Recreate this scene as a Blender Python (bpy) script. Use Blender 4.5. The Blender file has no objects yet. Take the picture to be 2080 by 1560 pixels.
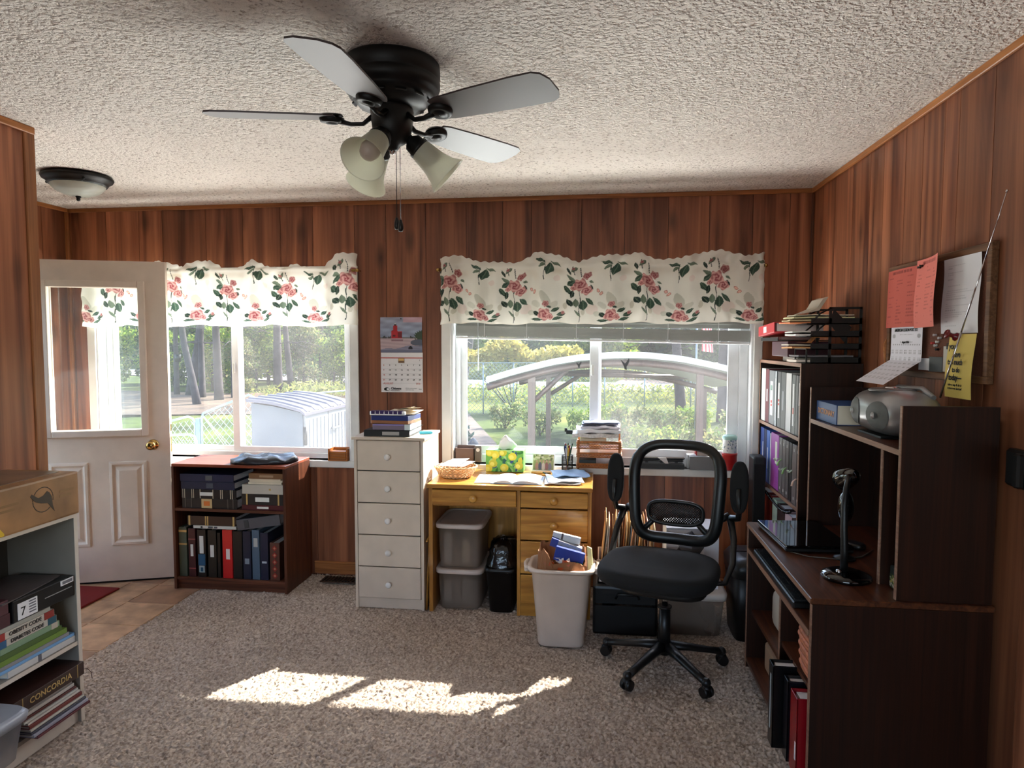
import bpy, bmesh, math, random
import numpy as np
from mathutils import Matrix, Vector, Euler
random.seed(7); rng = np.random.default_rng(7)
PI = math.pi
scn = bpy.context.scene
COL = scn.collection
R = math.radians

# ---------------------------------------------------------------- camera, world, sun, area light, exposure
cam = bpy.data.cameras.new('camera'); camo = bpy.data.objects.new('camera', cam); COL.objects.link(camo)
cam.lens = 1352/2080*36; cam.sensor_width = 36; cam.clip_start = .05; cam.clip_end = 400
def cam_rows(yaw, p, r):
    cy, sy, cp, sp = math.cos(yaw), math.sin(yaw), math.cos(p), math.sin(p)
    F = Vector((-sy*cp, cy*cp, -sp)); ri = Vector((cy, sy, 0)); d = F.cross(ri); cr, sr = math.cos(r), math.sin(r)
    return cr*ri+sr*d, -sr*ri+cr*d, F
ri, dn, fw = cam_rows(R(7.41), R(3.507), R(-.045))
mw = Matrix.Identity(4)
for i in range(3): mw[i][0], mw[i][1], mw[i][2] = ri[i], -dn[i], -fw[i]
mw.translation = (0, 0, 1.535); camo.matrix_world = mw
scn.camera = camo
scn.view_settings.view_transform = 'Standard'; scn.view_settings.look = 'None'
scn.view_settings.gamma = 1; scn.view_settings.use_curve_mapping = False
scn.view_settings.exposure = 0.28

world = bpy.data.worlds.new('sky'); scn.world = world; world.use_nodes = True
wn = world.node_tree.nodes; wl = world.node_tree.links
bg = wn['Background']
sky = wn.new('ShaderNodeTexSky'); sky.sky_type = 'NISHITA'; sky.sun_disc = False
sky.sun_elevation = R(38.8); sky.sun_rotation = R(35); sky.air_density = 1.0; sky.dust_density = 1.5
wl.new(sky.outputs[0], bg.inputs[0]); bg.inputs[1].default_value = 0.95

def light(name, kind, energy, color, loc, direction, **kw):
    l = bpy.data.lights.new(name, kind); l.energy = energy; l.color = color
    for k, v in kw.items(): setattr(l, k, v)
    o = bpy.data.objects.new(name, l); COL.objects.link(o); o.location = loc
    o.rotation_euler = Vector(direction).to_track_quat('-Z', 'Y').to_euler(); return o
SUN = Vector((-.70, -1, -.98))
light('sun', 'SUN', 16, (1, .95, .86), (8, 12, 12), SUN, angle=R(.6))
# fill light added behind the camera, for presumed windows out of view
light('rear_window_fill', 'AREA', 15, (.92, .95, 1), (-.9, -2.3, 1.55), (0, 1, -.02), shape='RECTANGLE', size=2.6, size_y=1.3)
light('hall_fill', 'AREA', 62, (1, .90, .80), (-3.0, -2.3, 1.4), (0, 1, 0), shape='RECTANGLE', size=.8, size_y=1.8)
# added area lights below the sills, in place of light bounced off the ground
light('near_bounce_fill_left', 'AREA', 100, (1, .96, .91), (-2.5, 4.85, -.1), (.1, -.55, 1), shape='RECTANGLE', size=2.6, size_y=.7)
light('near_bounce_fill_right', 'AREA', 100, (1, .96, .91), (0, 4.85, -.1), (0, -.55, 1), shape='RECTANGLE', size=2.6, size_y=.7)
light('far_bounce_fill_left', 'AREA', 290, (1, .97, .92), (-3.6, 6.6, -.35), (.45, -1, .62), shape='RECTANGLE', size=3.6, size_y=1.6)
light('far_bounce_fill_right', 'AREA', 250, (1, .97, .92), (-.3, 6.6, -.35), (.1, -1, .62), shape='RECTANGLE', size=3.6, size_y=1.6)
for nm, x0, x1, z0, z1 in (('left_window_portal', -3.4, -1.6, .8, 1.97), ('right_window_portal', -.93, .92, .8, 1.97)):
    o = light(nm, 'AREA', 1, (1, 1, 1), ((x0+x1)/2, 4.42, (z0+z1)/2), (0, -1, 0), shape='RECTANGLE', size=x1-x0, size_y=z1-z0)
    o.data.cycles.is_portal = True

# ---------------------------------------------------------------- materials
MATS = {}
def nodes(name):
    m = bpy.data.materials.new(name); m.use_nodes = True
    nt = m.node_tree; return m, nt, nt.nodes['Principled BSDF']
def lin(c):
    return tuple((v/12.92 if v <= .04045 else ((v+.055)/1.055)**2.4) for v in c)
def mat(name, c, rough=.55, metal=0, bump=0, bscale=200, var=0, vscale=8, spec=.5, trans=0, coat=0):
    """c is an sRGB colour"""
    if name in MATS: return MATS[name]
    m, nt, p = nodes(name); c = (*lin(c), 1)
    p.inputs['Base Color'].default_value = c; p.inputs['Roughness'].default_value = rough
    p.inputs['Metallic'].default_value = metal; p.inputs['Specular IOR Level'].default_value = spec
    p.inputs['Coat Weight'].default_value = coat
    if trans: p.inputs['Transmission Weight'].default_value = trans
    g = nt.nodes.new('ShaderNodeNewGeometry')
    n = nt.nodes.new('ShaderNodeTexNoise'); n.inputs['Scale'].default_value = vscale; n.inputs['Detail'].default_value = 4
    nt.links.new(g.outputs['Position'], n.inputs['Vector'])
    v = var or .06
    mr = nt.nodes.new('ShaderNodeMapRange'); mr.inputs['To Min'].default_value = 1-v; mr.inputs['To Max'].default_value = 1+v
    mr.inputs['From Min'].default_value = .3; mr.inputs['From Max'].default_value = .7
    nt.links.new(n.outputs['Fac'], mr.inputs['Value'])
    mx = nt.nodes.new('ShaderNodeMix'); mx.data_type = 'RGBA'; mx.blend_type = 'MULTIPLY'; mx.inputs['Factor'].default_value = 1
    mx.inputs['A'].default_value = c; nt.links.new(mr.outputs[0], mx.inputs['B']); nt.links.new(mx.outputs['Result'], p.inputs['Base Color'])
    if bump:
        n2 = nt.nodes.new('ShaderNodeTexNoise'); n2.inputs['Scale'].default_value = bscale; n2.inputs['Detail'].default_value = 3
        nt.links.new(g.outputs['Position'], n2.inputs['Vector'])
        b = nt.nodes.new('ShaderNodeBump'); b.inputs['Strength'].default_value = bump; b.inputs['Distance'].default_value = .004
        nt.links.new(n2.outputs['Fac'], b.inputs['Height']); nt.links.new(b.outputs[0], p.inputs['Normal'])
    MATS[name] = m; return m
def wood(name, dark, light_, axis=2, s=28, stretch=.06, rough=.4, knots=0, rnd=.25, contrast=(.35, .68), coat=0, spec=.4):
    if name in MATS: return MATS[name]
    m, nt, p = nodes(name); N = nt.nodes; L = nt.links
    g = N.new('ShaderNodeNewGeometry'); oi = N.new('ShaderNodeObjectInfo')
    ad = N.new('ShaderNodeVectorMath'); ad.operation = 'ADD'; sc_ = N.new('ShaderNodeVectorMath'); sc_.operation = 'SCALE'
    comb = N.new('ShaderNodeCombineXYZ')
    for i in range(3): L.new(oi.outputs['Random'], comb.inputs[i])
    sc_.inputs['Scale'].default_value = 23; L.new(comb.outputs[0], sc_.inputs[0])
    L.new(g.outputs['Position'], ad.inputs[0]); L.new(sc_.outputs[0], ad.inputs[1])
    mp = N.new('ShaderNodeMapping'); v = [s, s, s]; v[axis] = s*stretch; mp.inputs['Scale'].default_value = v
    L.new(ad.outputs[0], mp.inputs['Vector'])
    n1 = N.new('ShaderNodeTexNoise'); n1.inputs['Scale'].default_value = 1; n1.inputs['Detail'].default_value = 6; n1.inputs['Distortion'].default_value = 1.1
    L.new(mp.outputs[0], n1.inputs['Vector'])
    mp2 = N.new('ShaderNodeMapping'); v = [s*5, s*5, s*5]; v[axis] = s*stretch*2; mp2.inputs['Scale'].default_value = v
    L.new(ad.outputs[0], mp2.inputs['Vector'])
    n2 = N.new('ShaderNodeTexNoise'); n2.inputs['Scale'].default_value = 1; n2.inputs['Detail'].default_value = 3; L.new(mp2.outputs[0], n2.inputs['Vector'])
    r1 = N.new('ShaderNodeMapRange'); r1.inputs['From Min'].default_value = contrast[0]; r1.inputs['From Max'].default_value = contrast[1]
    L.new(n1.outputs['Fac'], r1.inputs['Value'])
    mx = N.new('ShaderNodeMix'); mx.data_type = 'RGBA'; mx.inputs['A'].default_value = (*lin(dark), 1); mx.inputs['B'].default_value = (*lin(light_), 1)
    L.new(r1.outputs[0], mx.inputs['Factor'])
    r2 = N.new('ShaderNodeMapRange'); r2.inputs['From Min'].default_value = .3; r2.inputs['From Max'].default_value = .7; r2.inputs['To Min'].default_value = .82; r2.inputs['To Max'].default_value = 1.12
    L.new(n2.outputs['Fac'], r2.inputs['Value'])
    r3 = N.new('ShaderNodeMapRange'); r3.inputs['To Min'].default_value = 1-rnd; r3.inputs['To Max'].default_value = 1+rnd; L.new(oi.outputs['Random'], r3.inputs['Value'])
    mu = N.new('ShaderNodeMath'); mu.operation = 'MULTIPLY'; L.new(r2.outputs[0], mu.inputs[0]); L.new(r3.outputs[0], mu.inputs[1])
    last = mu.outputs[0]
    if knots:
        mp3 = N.new('ShaderNodeMapping'); v = [5.2, 5.2, 5.2]; v[axis] = 2.1; mp3.inputs['Scale'].default_value = v; L.new(ad.outputs[0], mp3.inputs['Vector'])
        vo = N.new('ShaderNodeTexVoronoi'); vo.inputs['Scale'].default_value = 1; L.new(mp3.outputs[0], vo.inputs['Vector'])
        r4 = N.new('ShaderNodeMapRange'); r4.inputs['From Min'].default_value = .02; r4.inputs['From Max'].default_value = .22; r4.inputs['To Min'].default_value = .35
        L.new(vo.outputs['Distance'], r4.inputs['Value'])
        m2 = N.new('ShaderNodeMath'); m2.operation = 'MULTIPLY'; L.new(last, m2.inputs[0]); L.new(r4.outputs[0], m2.inputs[1]); last = m2.outputs[0]
    m3 = N.new('ShaderNodeMix'); m3.data_type = 'RGBA'; m3.blend_type = 'MULTIPLY'; m3.inputs['Factor'].default_value = 1
    L.new(mx.outputs['Result'], m3.inputs['A']); L.new(last, m3.inputs['B']); L.new(m3.outputs['Result'], p.inputs['Base Color'])
    p.inputs['Roughness'].default_value = rough; p.inputs['Coat Weight'].default_value = coat; p.inputs['Specular IOR Level'].default_value = spec
    MATS[name] = m; return m
def attr_mat(name, rough=.7, translucent=0, spec=.3):
    """colour comes from the mesh's own printed colours (attribute 'col')"""
    if name in MATS: return MATS[name]
    m, nt, p = nodes(name); a = nt.nodes.new('ShaderNodeAttribute'); a.attribute_name = 'col'
    nt.links.new(a.outputs['Color'], p.inputs['Base Color']); p.inputs['Roughness'].default_value = rough; p.inputs['Specular IOR Level'].default_value = spec
    if translucent:
        t = nt.nodes.new('ShaderNodeBsdfTranslucent'); nt.links.new(a.outputs['Color'], t.inputs['Color'])
        mx = nt.nodes.new('ShaderNodeMixShader'); mx.inputs[0].default_value = translucent
        nt.links.new(p.outputs[0], mx.inputs[1]); nt.links.new(t.outputs[0], mx.inputs[2])
        nt.links.new(mx.outputs[0], nt.nodes['Material Output'].inputs[0])
    MATS[name] = m; return m
def glass(name, tint=(1, 1, 1), haze=.05, gloss=.06, hazecol=(.9, .95, 1), rough=.02, milk=0):
    """clear pane that sun and sky pass through, with a dusty haze mixed in for veiling glare"""
    m = bpy.data.materials.new(name); m.use_nodes = True; nt = m.node_tree; nt.nodes.remove(nt.nodes['Principled BSDF'])
    N = nt.nodes; t = N.new('ShaderNodeBsdfTransparent'); t.inputs[0].default_value = (*tint, 1)
    g = N.new('ShaderNodeBsdfGlossy'); g.inputs['Roughness'].default_value = rough
    lw = N.new('ShaderNodeLayerWeight'); lw.inputs['Blend'].default_value = .5
    pw = N.new('ShaderNodeMath'); pw.operation = 'POWER'; pw.inputs[1].default_value = 4; nt.links.new(lw.outputs['Facing'], pw.inputs[0])
    m1 = N.new('ShaderNodeMixShader'); sc_ = N.new('ShaderNodeMath'); sc_.operation = 'MULTIPLY_ADD'; sc_.inputs[1].default_value = .6 if gloss else 0; sc_.inputs[2].default_value = gloss*.5
    nt.links.new(pw.outputs[0], sc_.inputs[0]); nt.links.new(sc_.outputs[0], m1.inputs[0]); nt.links.new(t.outputs[0], m1.inputs[1]); nt.links.new(g.outputs[0], m1.inputs[2])
    tr = N.new('ShaderNodeBsdfTranslucent'); tr.inputs[0].default_value = (*hazecol, 1)
    no = N.new('ShaderNodeTexNoise'); no.inputs['Scale'].default_value = 2.2; no.inputs['Detail'].default_value = 5
    ge = N.new('ShaderNodeNewGeometry'); nt.links.new(ge.outputs['Position'], no.inputs['Vector'])
    mr = N.new('ShaderNodeMapRange'); mr.inputs['From Min'].default_value = .3; mr.inputs['From Max'].default_value = .7; mr.inputs['To Min'].default_value = haze*.6; mr.inputs['To Max'].default_value = haze*1.4
    nt.links.new(no.outputs['Fac'], mr.inputs['Value'])
    m2 = N.new('ShaderNodeMixShader'); nt.links.new(mr.outputs[0], m2.inputs[0]); nt.links.new(m1.outputs[0], m2.inputs[1]); nt.links.new(tr.outputs[0], m2.inputs[2])
    out = m2.outputs[0]
    if milk:
        df = N.new('ShaderNodeBsdfDiffuse'); df.inputs[0].default_value = (*hazecol, 1); m3 = N.new('ShaderNodeMixShader'); m3.inputs[0].default_value = milk
        nt.links.new(out, m3.inputs[1]); nt.links.new(df.outputs[0], m3.inputs[2]); out = m3.outputs[0]
    nt.links.new(out, N['Material Output'].inputs[0]); return m

# ---------------------------------------------------------------- mesh builder
class B:
    def __init__(s): s.bm = bmesh.new()
    def _xf(s, vs, M):
        if M is not None: bmesh.ops.transform(s.bm, matrix=M, verts=vs)
    def box(s, x0, x1, y0, y1, z0, z1, bev=0, M=None, seg=1):
        b = s.bm; v = [b.verts.new((x, y, z)) for z in (z0, z1) for y in (y0, y1) for x in (x0, x1)]
        fs = [b.faces.new([v[i] for i in q]) for q in ((0, 2, 3, 1), (4, 5, 7, 6), (0, 1, 5, 4), (2, 6, 7, 3), (0, 4, 6, 2), (1, 3, 7, 5))]
        s._xf(v, M)
        if bev:
            es = list({e for f in fs for e in f.edges})
            bmesh.ops.bevel(b, geom=es, offset=bev, segments=seg, affect='EDGES', profile=.6)
        return s
    def ring(s, pts): return [s.bm.verts.new(p) for p in pts]
    def loft(s, rings, closed=True, cap0=False, cap1=False, smooth=True, M=None):
        R_ = [s.ring(r) for r in rings]; n = len(R_[0])
        for a, b in zip(R_, R_[1:]):
            for i in range(n if closed else n-1):
                j = (i+1) % n; f = s.bm.faces.new((a[i], a[j], b[j], b[i])); f.smooth = smooth
        if cap0: s.bm.faces.new(R_[0][::-1])
        if cap1: s.bm.faces.new(R_[-1])
        s._xf([v for r in R_ for v in r], M); return s
    def cyl(s, p0, p1, r0, r1=None, n=16, cap=True, smooth=True):
        r1 = r0 if r1 is None else r1; p0 = Vector(p0); p1 = Vector(p1); q = (p1-p0).to_track_quat('Z', 'Y')
        C = [(math.cos(2*PI*i/n), math.sin(2*PI*i/n)) for i in range(n)]
        return s.loft([[p0+q@Vector((c*r0, d*r0, 0)) for c, d in C], [p1+q@Vector((c*r1, d*r1, 0)) for c, d in C]], cap0=cap, cap1=cap, smooth=smooth)
    def lathe(s, prof, n=24, M=None, cap0=False, cap1=False):
        C = [(math.cos(2*PI*i/n), math.sin(2*PI*i/n)) for i in range(n)]
        return s.loft([[(c*r, d*r, z) for c, d in C] for r, z in prof], cap0=cap0, cap1=cap1, M=M)
    def tube(s, pts, r, n=8, closed=False, flat=1.0, up=None):
        P = [Vector(p) for p in pts]; rs = r if isinstance(r, (list, tuple)) else [r]*len(P); rings = []
        m = len(P); u = None
        for i, p in enumerate(P):
            a = P[(i-1) % m] if (closed or i) else p; b = P[(i+1) % m] if (closed or i < m-1) else p
            t = (b-a).normalized()
            if up is not None: u = Vector(up)
            elif u is None: u = Vector((0, 0, 1)) if abs(t.z) < .9 else Vector((1, 0, 0))
            w = t.cross(u).normalized(); u2 = w.cross(t).normalized(); u = u2
            rings.append([p+w*math.cos(2*PI*k/n)*rs[i]+u2*math.sin(2*PI*k/n)*rs[i]*flat for k in range(n)])
        if closed: rings.append(rings[0])
        s.loft(rings, cap0=not closed, cap1=not closed)
        if closed: bmesh.ops.remove_doubles(s.bm, verts=s.bm.verts, dist=1e-6)
        return s
    def poly(s, pts, M=None):
        v = s.ring(pts); s.bm.faces.new(v); s._xf(v, M); return s
    def prism(s, pts, d, M=None):
        """pts: closed outline; d: extrusion vector"""
        d = Vector(d); a = s.ring(pts); b = s.ring([Vector(p)+d for p in pts]); n = len(a)
        s.bm.faces.new(a[::-1]); s.bm.faces.new(b)
        for i in range(n): s.bm.faces.new((a[i], a[(i+1) % n], b[(i+1) % n], b[i]))
        s._xf(a+b, M); return s
    def sph(s, c, r, sc=(1, 1, 1), n=12, m=8, M=None):
        c = Vector(c); rings = []
        for j in range(1, m):
            t = PI*j/m
            rings.append([c+Vector((math.cos(2*PI*i/n)*math.sin(t)*r*sc[0], math.sin(2*PI*i/n)*math.sin(t)*r*sc[1], -math.cos(t)*r*sc[2])) for i in range(n)])
        return s.loft(rings, cap0=True, cap1=True, M=M)
    def se(s, cx, cy, z0, z1, a, b, e=4, n=32, bev=.02, steps=4, M=None, dome=0):
        """rounded (superellipse) cushion or pad"""
        def ring(k, z): return [(cx+abs(math.cos(t))**(2/e)*math.copysign(1, math.cos(t))*(a-k), cy+abs(math.sin(t))**(2/e)*math.copysign(1, math.sin(t))*(b-k), z) for t in [2*PI*i/n for i in range(n)]]
        rr = [ring(min(a, b)*.5, z0)]
        for i in range(steps+1):
            t = PI/2*i/steps; rr.append(ring(bev*(1-math.sin(t)), z0+bev*(1-math.cos(t))))
        for i in range(steps+1):
            t = PI/2*i/steps; rr.append(ring(bev*(1-math.cos(t)), z1-bev*(1-math.sin(t))))
        rr.append(ring(min(a, b)*.5, z1+dome))
        return s.loft(rr, cap0=True, cap1=True, M=M)
    def make(s, name, m, parent=None, fix=True):
        if fix: bmesh.ops.recalc_face_normals(s.bm, faces=s.bm.faces)
        me = bpy.data.meshes.new(name); s.bm.to_mesh(me); s.bm.free()
        return link(name, me, m, parent)
WORLD_PARENTS = {}
def link(name, me, m, parent=None, recenter=True):
    if m is not None and not me.materials: me.materials.append(m)
    o = bpy.data.objects.new(name, me); COL.objects.link(o)
    if parent is not None:
        o.parent = parent
        M = WORLD_PARENTS.get(parent.name)
        if M is not None:
            o.matrix_parent_inverse = M.inverted(); WORLD_PARENTS[o.name] = Matrix.Identity(4)
    elif recenter and len(me.vertices):
        co = np.empty(len(me.vertices)*3, dtype=np.float32); me.vertices.foreach_get('co', co); co = co.reshape(-1, 3)
        c = Vector(((co[:, 0].min()+co[:, 0].max())/2, (co[:, 1].min()+co[:, 1].max())/2, co[:, 2].min()))
        me.transform(Matrix.Translation(-c)); o.location = Vector([float(x) for x in c])
        WORLD_PARENTS[o.name] = Matrix.Translation(o.location)
    return o
def props(o, label=None, cat=None, group=None, kind=None):
    if label: o['label'] = label
    if cat: o['category'] = cat
    if group: o['group'] = group
    if kind: o['kind'] = kind
    return o
def thing(name, label, cat, loc, group=None, rz=0, local=False):
    """an Empty at the thing's base; children are given in world coordinates unless local"""
    o = bpy.data.objects.new(name, None); COL.objects.link(o); o.location = loc; o.rotation_euler = (0, 0, rz); o.empty_display_size = .05
    if not local: WORLD_PARENTS[o.name] = Matrix.Translation(loc) @ Matrix.Rotation(rz, 4, 'Z')
    return props(o, label, cat, group)
def struct(o): o['kind'] = 'structure'; return o
def copy_tree(o, parent=None):
    c = o.copy(); COL.objects.link(c); c.parent = parent
    for ch in [x for x in bpy.data.objects if x.parent == o]: copy_tree(ch, c)
    return c
def frame(o, x, y, n=None):
    """matrix: local x -> x, local y -> y, local z -> x cross y, origin o"""
    x = Vector(x).normalized(); y = Vector(y).normalized(); z = x.cross(y); M = Matrix.Identity(4)
    for i in range(3): M[i][0], M[i][1], M[i][2] = x[i], y[i], z[i]
    M.translation = o; return M
def text(name, s, size, m, M, parent, align='CENTER', font_scale_x=1, extr=.0004, label=None, shear=0, bold=0):
    cu = bpy.data.curves.new(name, 'FONT'); cu.body = s; cu.size = size; cu.align_x = align; cu.align_y = 'CENTER'; cu.extrude = extr; cu.shear = shear; cu.offset = bold
    cu.resolution_u = 2
    t = bpy.data.objects.new('tmp', cu); COL.objects.link(t)
    dg = bpy.context.evaluated_depsgraph_get(); me = bpy.data.meshes.new_from_object(t.evaluated_get(dg)); bpy.data.objects.remove(t)
    me.name = name; me.materials.clear(); me.transform(M @ Matrix.Diagonal((font_scale_x, 1, 1, 1)))
    o = link(name, me, m, parent); return props(o, label)
def sheet(name, nx, ny, posf, colf, m, parent=None):
    """printed sheet: posf(u,v)->(x,y,z) arrays, colf(u,v)->(n,3) linear colours; u,v in 0..1 (v up)"""
    u, v = np.meshgrid(np.linspace(0, 1, nx), np.linspace(0, 1, ny)); u = u.ravel(); v = v.ravel()
    co = np.stack(posf(u, v), 1).astype(np.float32)
    me = bpy.data.meshes.new(name); i = np.arange((nx-1)*(ny-1)); r_, c_ = i//(nx-1), i % (nx-1); a = r_*nx+c_
    f = np.stack([a, a+1, a+nx+1, a+nx], 1)
    me.vertices.add(len(co)); me.vertices.foreach_set('co', co.ravel())
    me.loops.add(f.size); me.loops.foreach_set('vertex_index', f.ravel().astype(np.int32))
    me.polygons.add(len(f)); me.polygons.foreach_set('loop_start', (np.arange(len(f))*4).astype(np.int32)); me.polygons.foreach_set('loop_total', np.full(len(f), 4, dtype=np.int32))
    me.polygons.foreach_set('use_smooth', np.ones(len(f), dtype=bool)); me.update(calc_edges=True)
    if colf is not None:
        at = me.color_attributes.new('col', 'FLOAT_COLOR', 'POINT'); c = np.ones((len(co), 4), dtype=np.float32); c[:, :3] = np.clip(colf(u, v), 0, 1); at.data.foreach_set('color', c.ravel())
    return link(name, me, m, parent)
def L3(*c): return np.array(lin(c))

# common materials
PLANK = wood('cherry_laminate_panelling', (.36, .19, .125), (.72, .46, .32), axis=2, s=11, stretch=.06, rough=.42, knots=1, rnd=.28, spec=.35, contrast=(.30, .76))
TRIMW = wood('oak_trim', (.54, .33, .17), (.70, .45, .25), axis=0, s=30, rough=.45, rnd=.05)
TRIMV = wood('oak_trim_vertical', (.50, .30, .16), (.68, .44, .26), axis=2, s=30, rough=.45, rnd=.05)
WHITE = mat('white_painted_trim', (.90, .90, .89), .35)
VINYL = mat('white_vinyl', (.93, .94, .95), .3)
DOORW = mat('off_white_door_paint', (.92, .86, .80), .45, bump=.05, bscale=400)
CHESTW = mat('greyish_white_laminate', (.85, .79, .72), .4, bump=.06, bscale=500)
DARKW = wood('dark_walnut_laminate', (.12, .055, .025), (.20, .095, .05), axis=2, s=50, stretch=.03, rough=.38, rnd=.04)  # dark laminate, its colour lowered further for the dim right foreground
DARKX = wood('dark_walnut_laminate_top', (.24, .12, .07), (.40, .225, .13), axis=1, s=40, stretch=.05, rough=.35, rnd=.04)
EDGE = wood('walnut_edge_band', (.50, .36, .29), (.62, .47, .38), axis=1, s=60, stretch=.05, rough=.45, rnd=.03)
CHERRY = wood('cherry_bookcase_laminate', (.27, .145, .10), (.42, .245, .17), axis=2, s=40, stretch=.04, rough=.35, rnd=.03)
CHERRYT = wood('cherry_bookcase_sunlit_top', (.48, .24, .16), (.66, .36, .25), axis=0, s=40, stretch=.05, rough=.3, rnd=.03)  # sunlit tone of the top board is put into its colour
OAK = wood('golden_maple', (.66, .44, .18), (.82, .60, .27), axis=0, s=18, stretch=.12, rough=.3, rnd=.04, coat=.3)
OAKV = wood('golden_maple_vertical', (.62, .41, .17), (.76, .54, .25), axis=2, s=18, stretch=.12, rough=.3, rnd=.04, coat=.3)
BLACK = mat('black_plastic', (.035, .035, .04), .42)
BLACKG = mat('glossy_black', (.015, .015, .02), .06, spec=.8)
BLACKM = mat('black_fabric', (.045, .047, .052), .85, bump=.3, bscale=900)
BRONZE = mat('oil_rubbed_bronze', (.06, .057, .052), .48, metal=.2)
BRASS = mat('brass', (.75, .62, .38), .22, metal=1)
CHROME = mat('chrome', (.8, .8, .82), .12, metal=1)
PAPER = mat('white_paper', (.92, .92, .93), .8)
CREAM = mat('cream_paper', (.88, .82, .72), .8)
INK = mat('black_ink', (.06, .06, .07), .7)
GREYINK = mat('grey_ink', (.45, .45, .48), .8)
REDP = mat('red_ink', (.75, .25, .2), .8)
SILVER = mat('silver_plastic', (.62, .62, .63), .28, metal=.6)
GREYP = mat('grey_plastic', (.42, .43, .44), .4)
# ---------------------------------------------------------------- the room shell
H = 2.44; WY = 4.15; RX = 1.24; LX = -3.58; PX = -2.38; BY = -2.2
BACKING = mat('dark_groove', (.20, .09, .06), .8)
EXT = mat('exterior_siding', (.85, .86, .85), .6)
WIN = [(-3.40, -1.60, .765, 1.97), (-.93, .92, .765, 1.97)]
def wall_with_holes(b, x0, x1, z0, z1, holes, f):
    """f(x0,x1,z0,z1) adds a slab"""
    xs = sorted({x0, x1, *[min(max(v, x0), x1) for h in holes for v in h[:2]]})
    for a, c in zip(xs, xs[1:]):
        if c-a < 1e-6: continue
        h = [q for q in holes if q[0] <= a+1e-6 and q[1] >= c-1e-6]
        if not h: f(a, c, z0, z1)
        else:
            if h[0][2] > z0: f(a, c, z0, h[0][2])
            if h[0][3] < z1: f(a, c, h[0][3], z1)
# far wall
b = B(); wall_with_holes(b, LX-.15, RX+.15, -.1, H, WIN, lambda a, c, d, e: b.box(a, c, WY+.009, WY+.13, d, e))
wall_far = struct(b.make('wall_far', BACKING))
b = B(); wall_with_holes(b, LX-.3, RX+.15, -.7, H+.05, WIN, lambda a, c, d, e: b.box(a, c, WY+.131, WY+.16, d, e)); b.make('siding', EXT, wall_far)
gx = [LX, -3.56, -3.30, -3.06, -2.89, -2.58, -2.32, -2.06, -1.84, -1.56, -1.35, -1.09, -.83, -.60, -.42, -.11, .15, .41, .65, .90, 1.11, RX]
for a, c in zip(gx, gx[1:]):
    b = B(); wall_with_holes(b, a+.0015, c-.0015, 0, H, WIN, lambda p, q, d, e: b.box(p, q, WY, WY+.008, d, e)); b.make('plank', PLANK, wall_far)
# right wall
b = B(); b.box(RX+.009, RX+.15, BY, WY+.13, -.1, H); wall_right = struct(b.make('wall_right', BACKING))
gy = [WY, 3.97, 3.78, 3.53, 3.32, 3.17, 2.96, 2.81, 2.65, 2.55, 2.34, 2.10, 1.95, 1.74]
while gy[-1] > BY+.3: gy.append(gy[-1]-random.choice([.1, .15, .2, .25]))
gy.append(BY)
for a, c in zip(gy, gy[1:]): b = B(); b.box(RX, RX+.008, c+.0015, a-.0015, 0, H); b.make('plank', PLANK, wall_right)
# partition beside the entry
b = B(); b.box(PX-.10, PX-.009, BY, 2.535, 0, H); wall_partition = struct(b.make('wall_left', BACKING))
y = 2.535
while y > BY+.25:
    w = random.choice([.12, .2, .25]); b = B(); b.box(PX-.008, PX, y-w+.0015, y-.0015, 0, H); b.make('plank', PLANK, wall_partition); y -= w
# entry wall with the front doorway
DY0, DY1 = 2.80, 3.69
b = B(); hole = [(DY0, DY1, -.01, 2.07)]
wall_with_holes(b, BY, WY+.13, -.1, H, hole, lambda a, c, d, e: b.box(LX-.13, LX-.009, a, c, d, e)); wall_entry = struct(b.make('wall_entry', BACKING))
y = WY
for w in [.22]*40:
    if y-w < BY: break
    b = B(); wall_with_holes(b, y-w+.0015, y-.0015, 0, H, hole, lambda a, c, d, e: b.box(LX-.008, LX, a, c, d, e)); b.make('plank', PLANK, wall_entry); y -= w
b = B()
for (x0, x1, z0, z1) in ((PX-1.2, -2.2, -.1, H), (.4, RX+.1, -.1, H), (-2.2, .4, -.1, .9), (-2.2, .4, 2.2, H)): b.box(x0, x1, BY-.1, BY, z0, z1)
struct(b.make('wall_rear', BACKING))
# ceiling with stippled texture
m, nt, p = nodes('popcorn_ceiling'); N = nt.nodes; Lk = nt.links
g = N.new('ShaderNodeNewGeometry'); n1 = N.new('ShaderNodeTexNoise'); n1.inputs['Scale'].default_value = 76; n1.inputs['Detail'].default_value = 2.5; n1.inputs['Roughness'].default_value = .5
v1 = N.new('ShaderNodeTexVoronoi'); v1.inputs['Scale'].default_value = 75; v1.feature = 'SMOOTH_F1'
Lk.new(g.outputs['Position'], n1.inputs['Vector'])
dv = N.new('ShaderNodeMix'); dv.data_type = 'VECTOR'; dv.inputs['Factor'].default_value = .02
Lk.new(g.outputs['Position'], dv.inputs['A']); Lk.new(n1.outputs['Color'], dv.inputs['B']); Lk.new(dv.outputs['Result'], v1.inputs['Vector'])
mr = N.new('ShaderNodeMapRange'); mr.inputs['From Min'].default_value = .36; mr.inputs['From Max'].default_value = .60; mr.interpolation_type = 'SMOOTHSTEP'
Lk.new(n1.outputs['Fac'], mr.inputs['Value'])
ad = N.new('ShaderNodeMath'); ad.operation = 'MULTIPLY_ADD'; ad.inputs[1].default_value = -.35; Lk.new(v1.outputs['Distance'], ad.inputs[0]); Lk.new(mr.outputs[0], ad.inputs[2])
bp = N.new('ShaderNodeBump'); bp.inputs['Strength'].default_value = .65; bp.inputs['Distance'].default_value = .010; Lk.new(ad.outputs[0], bp.inputs['Height']); Lk.new(bp.outputs[0], p.inputs['Normal'])
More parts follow.
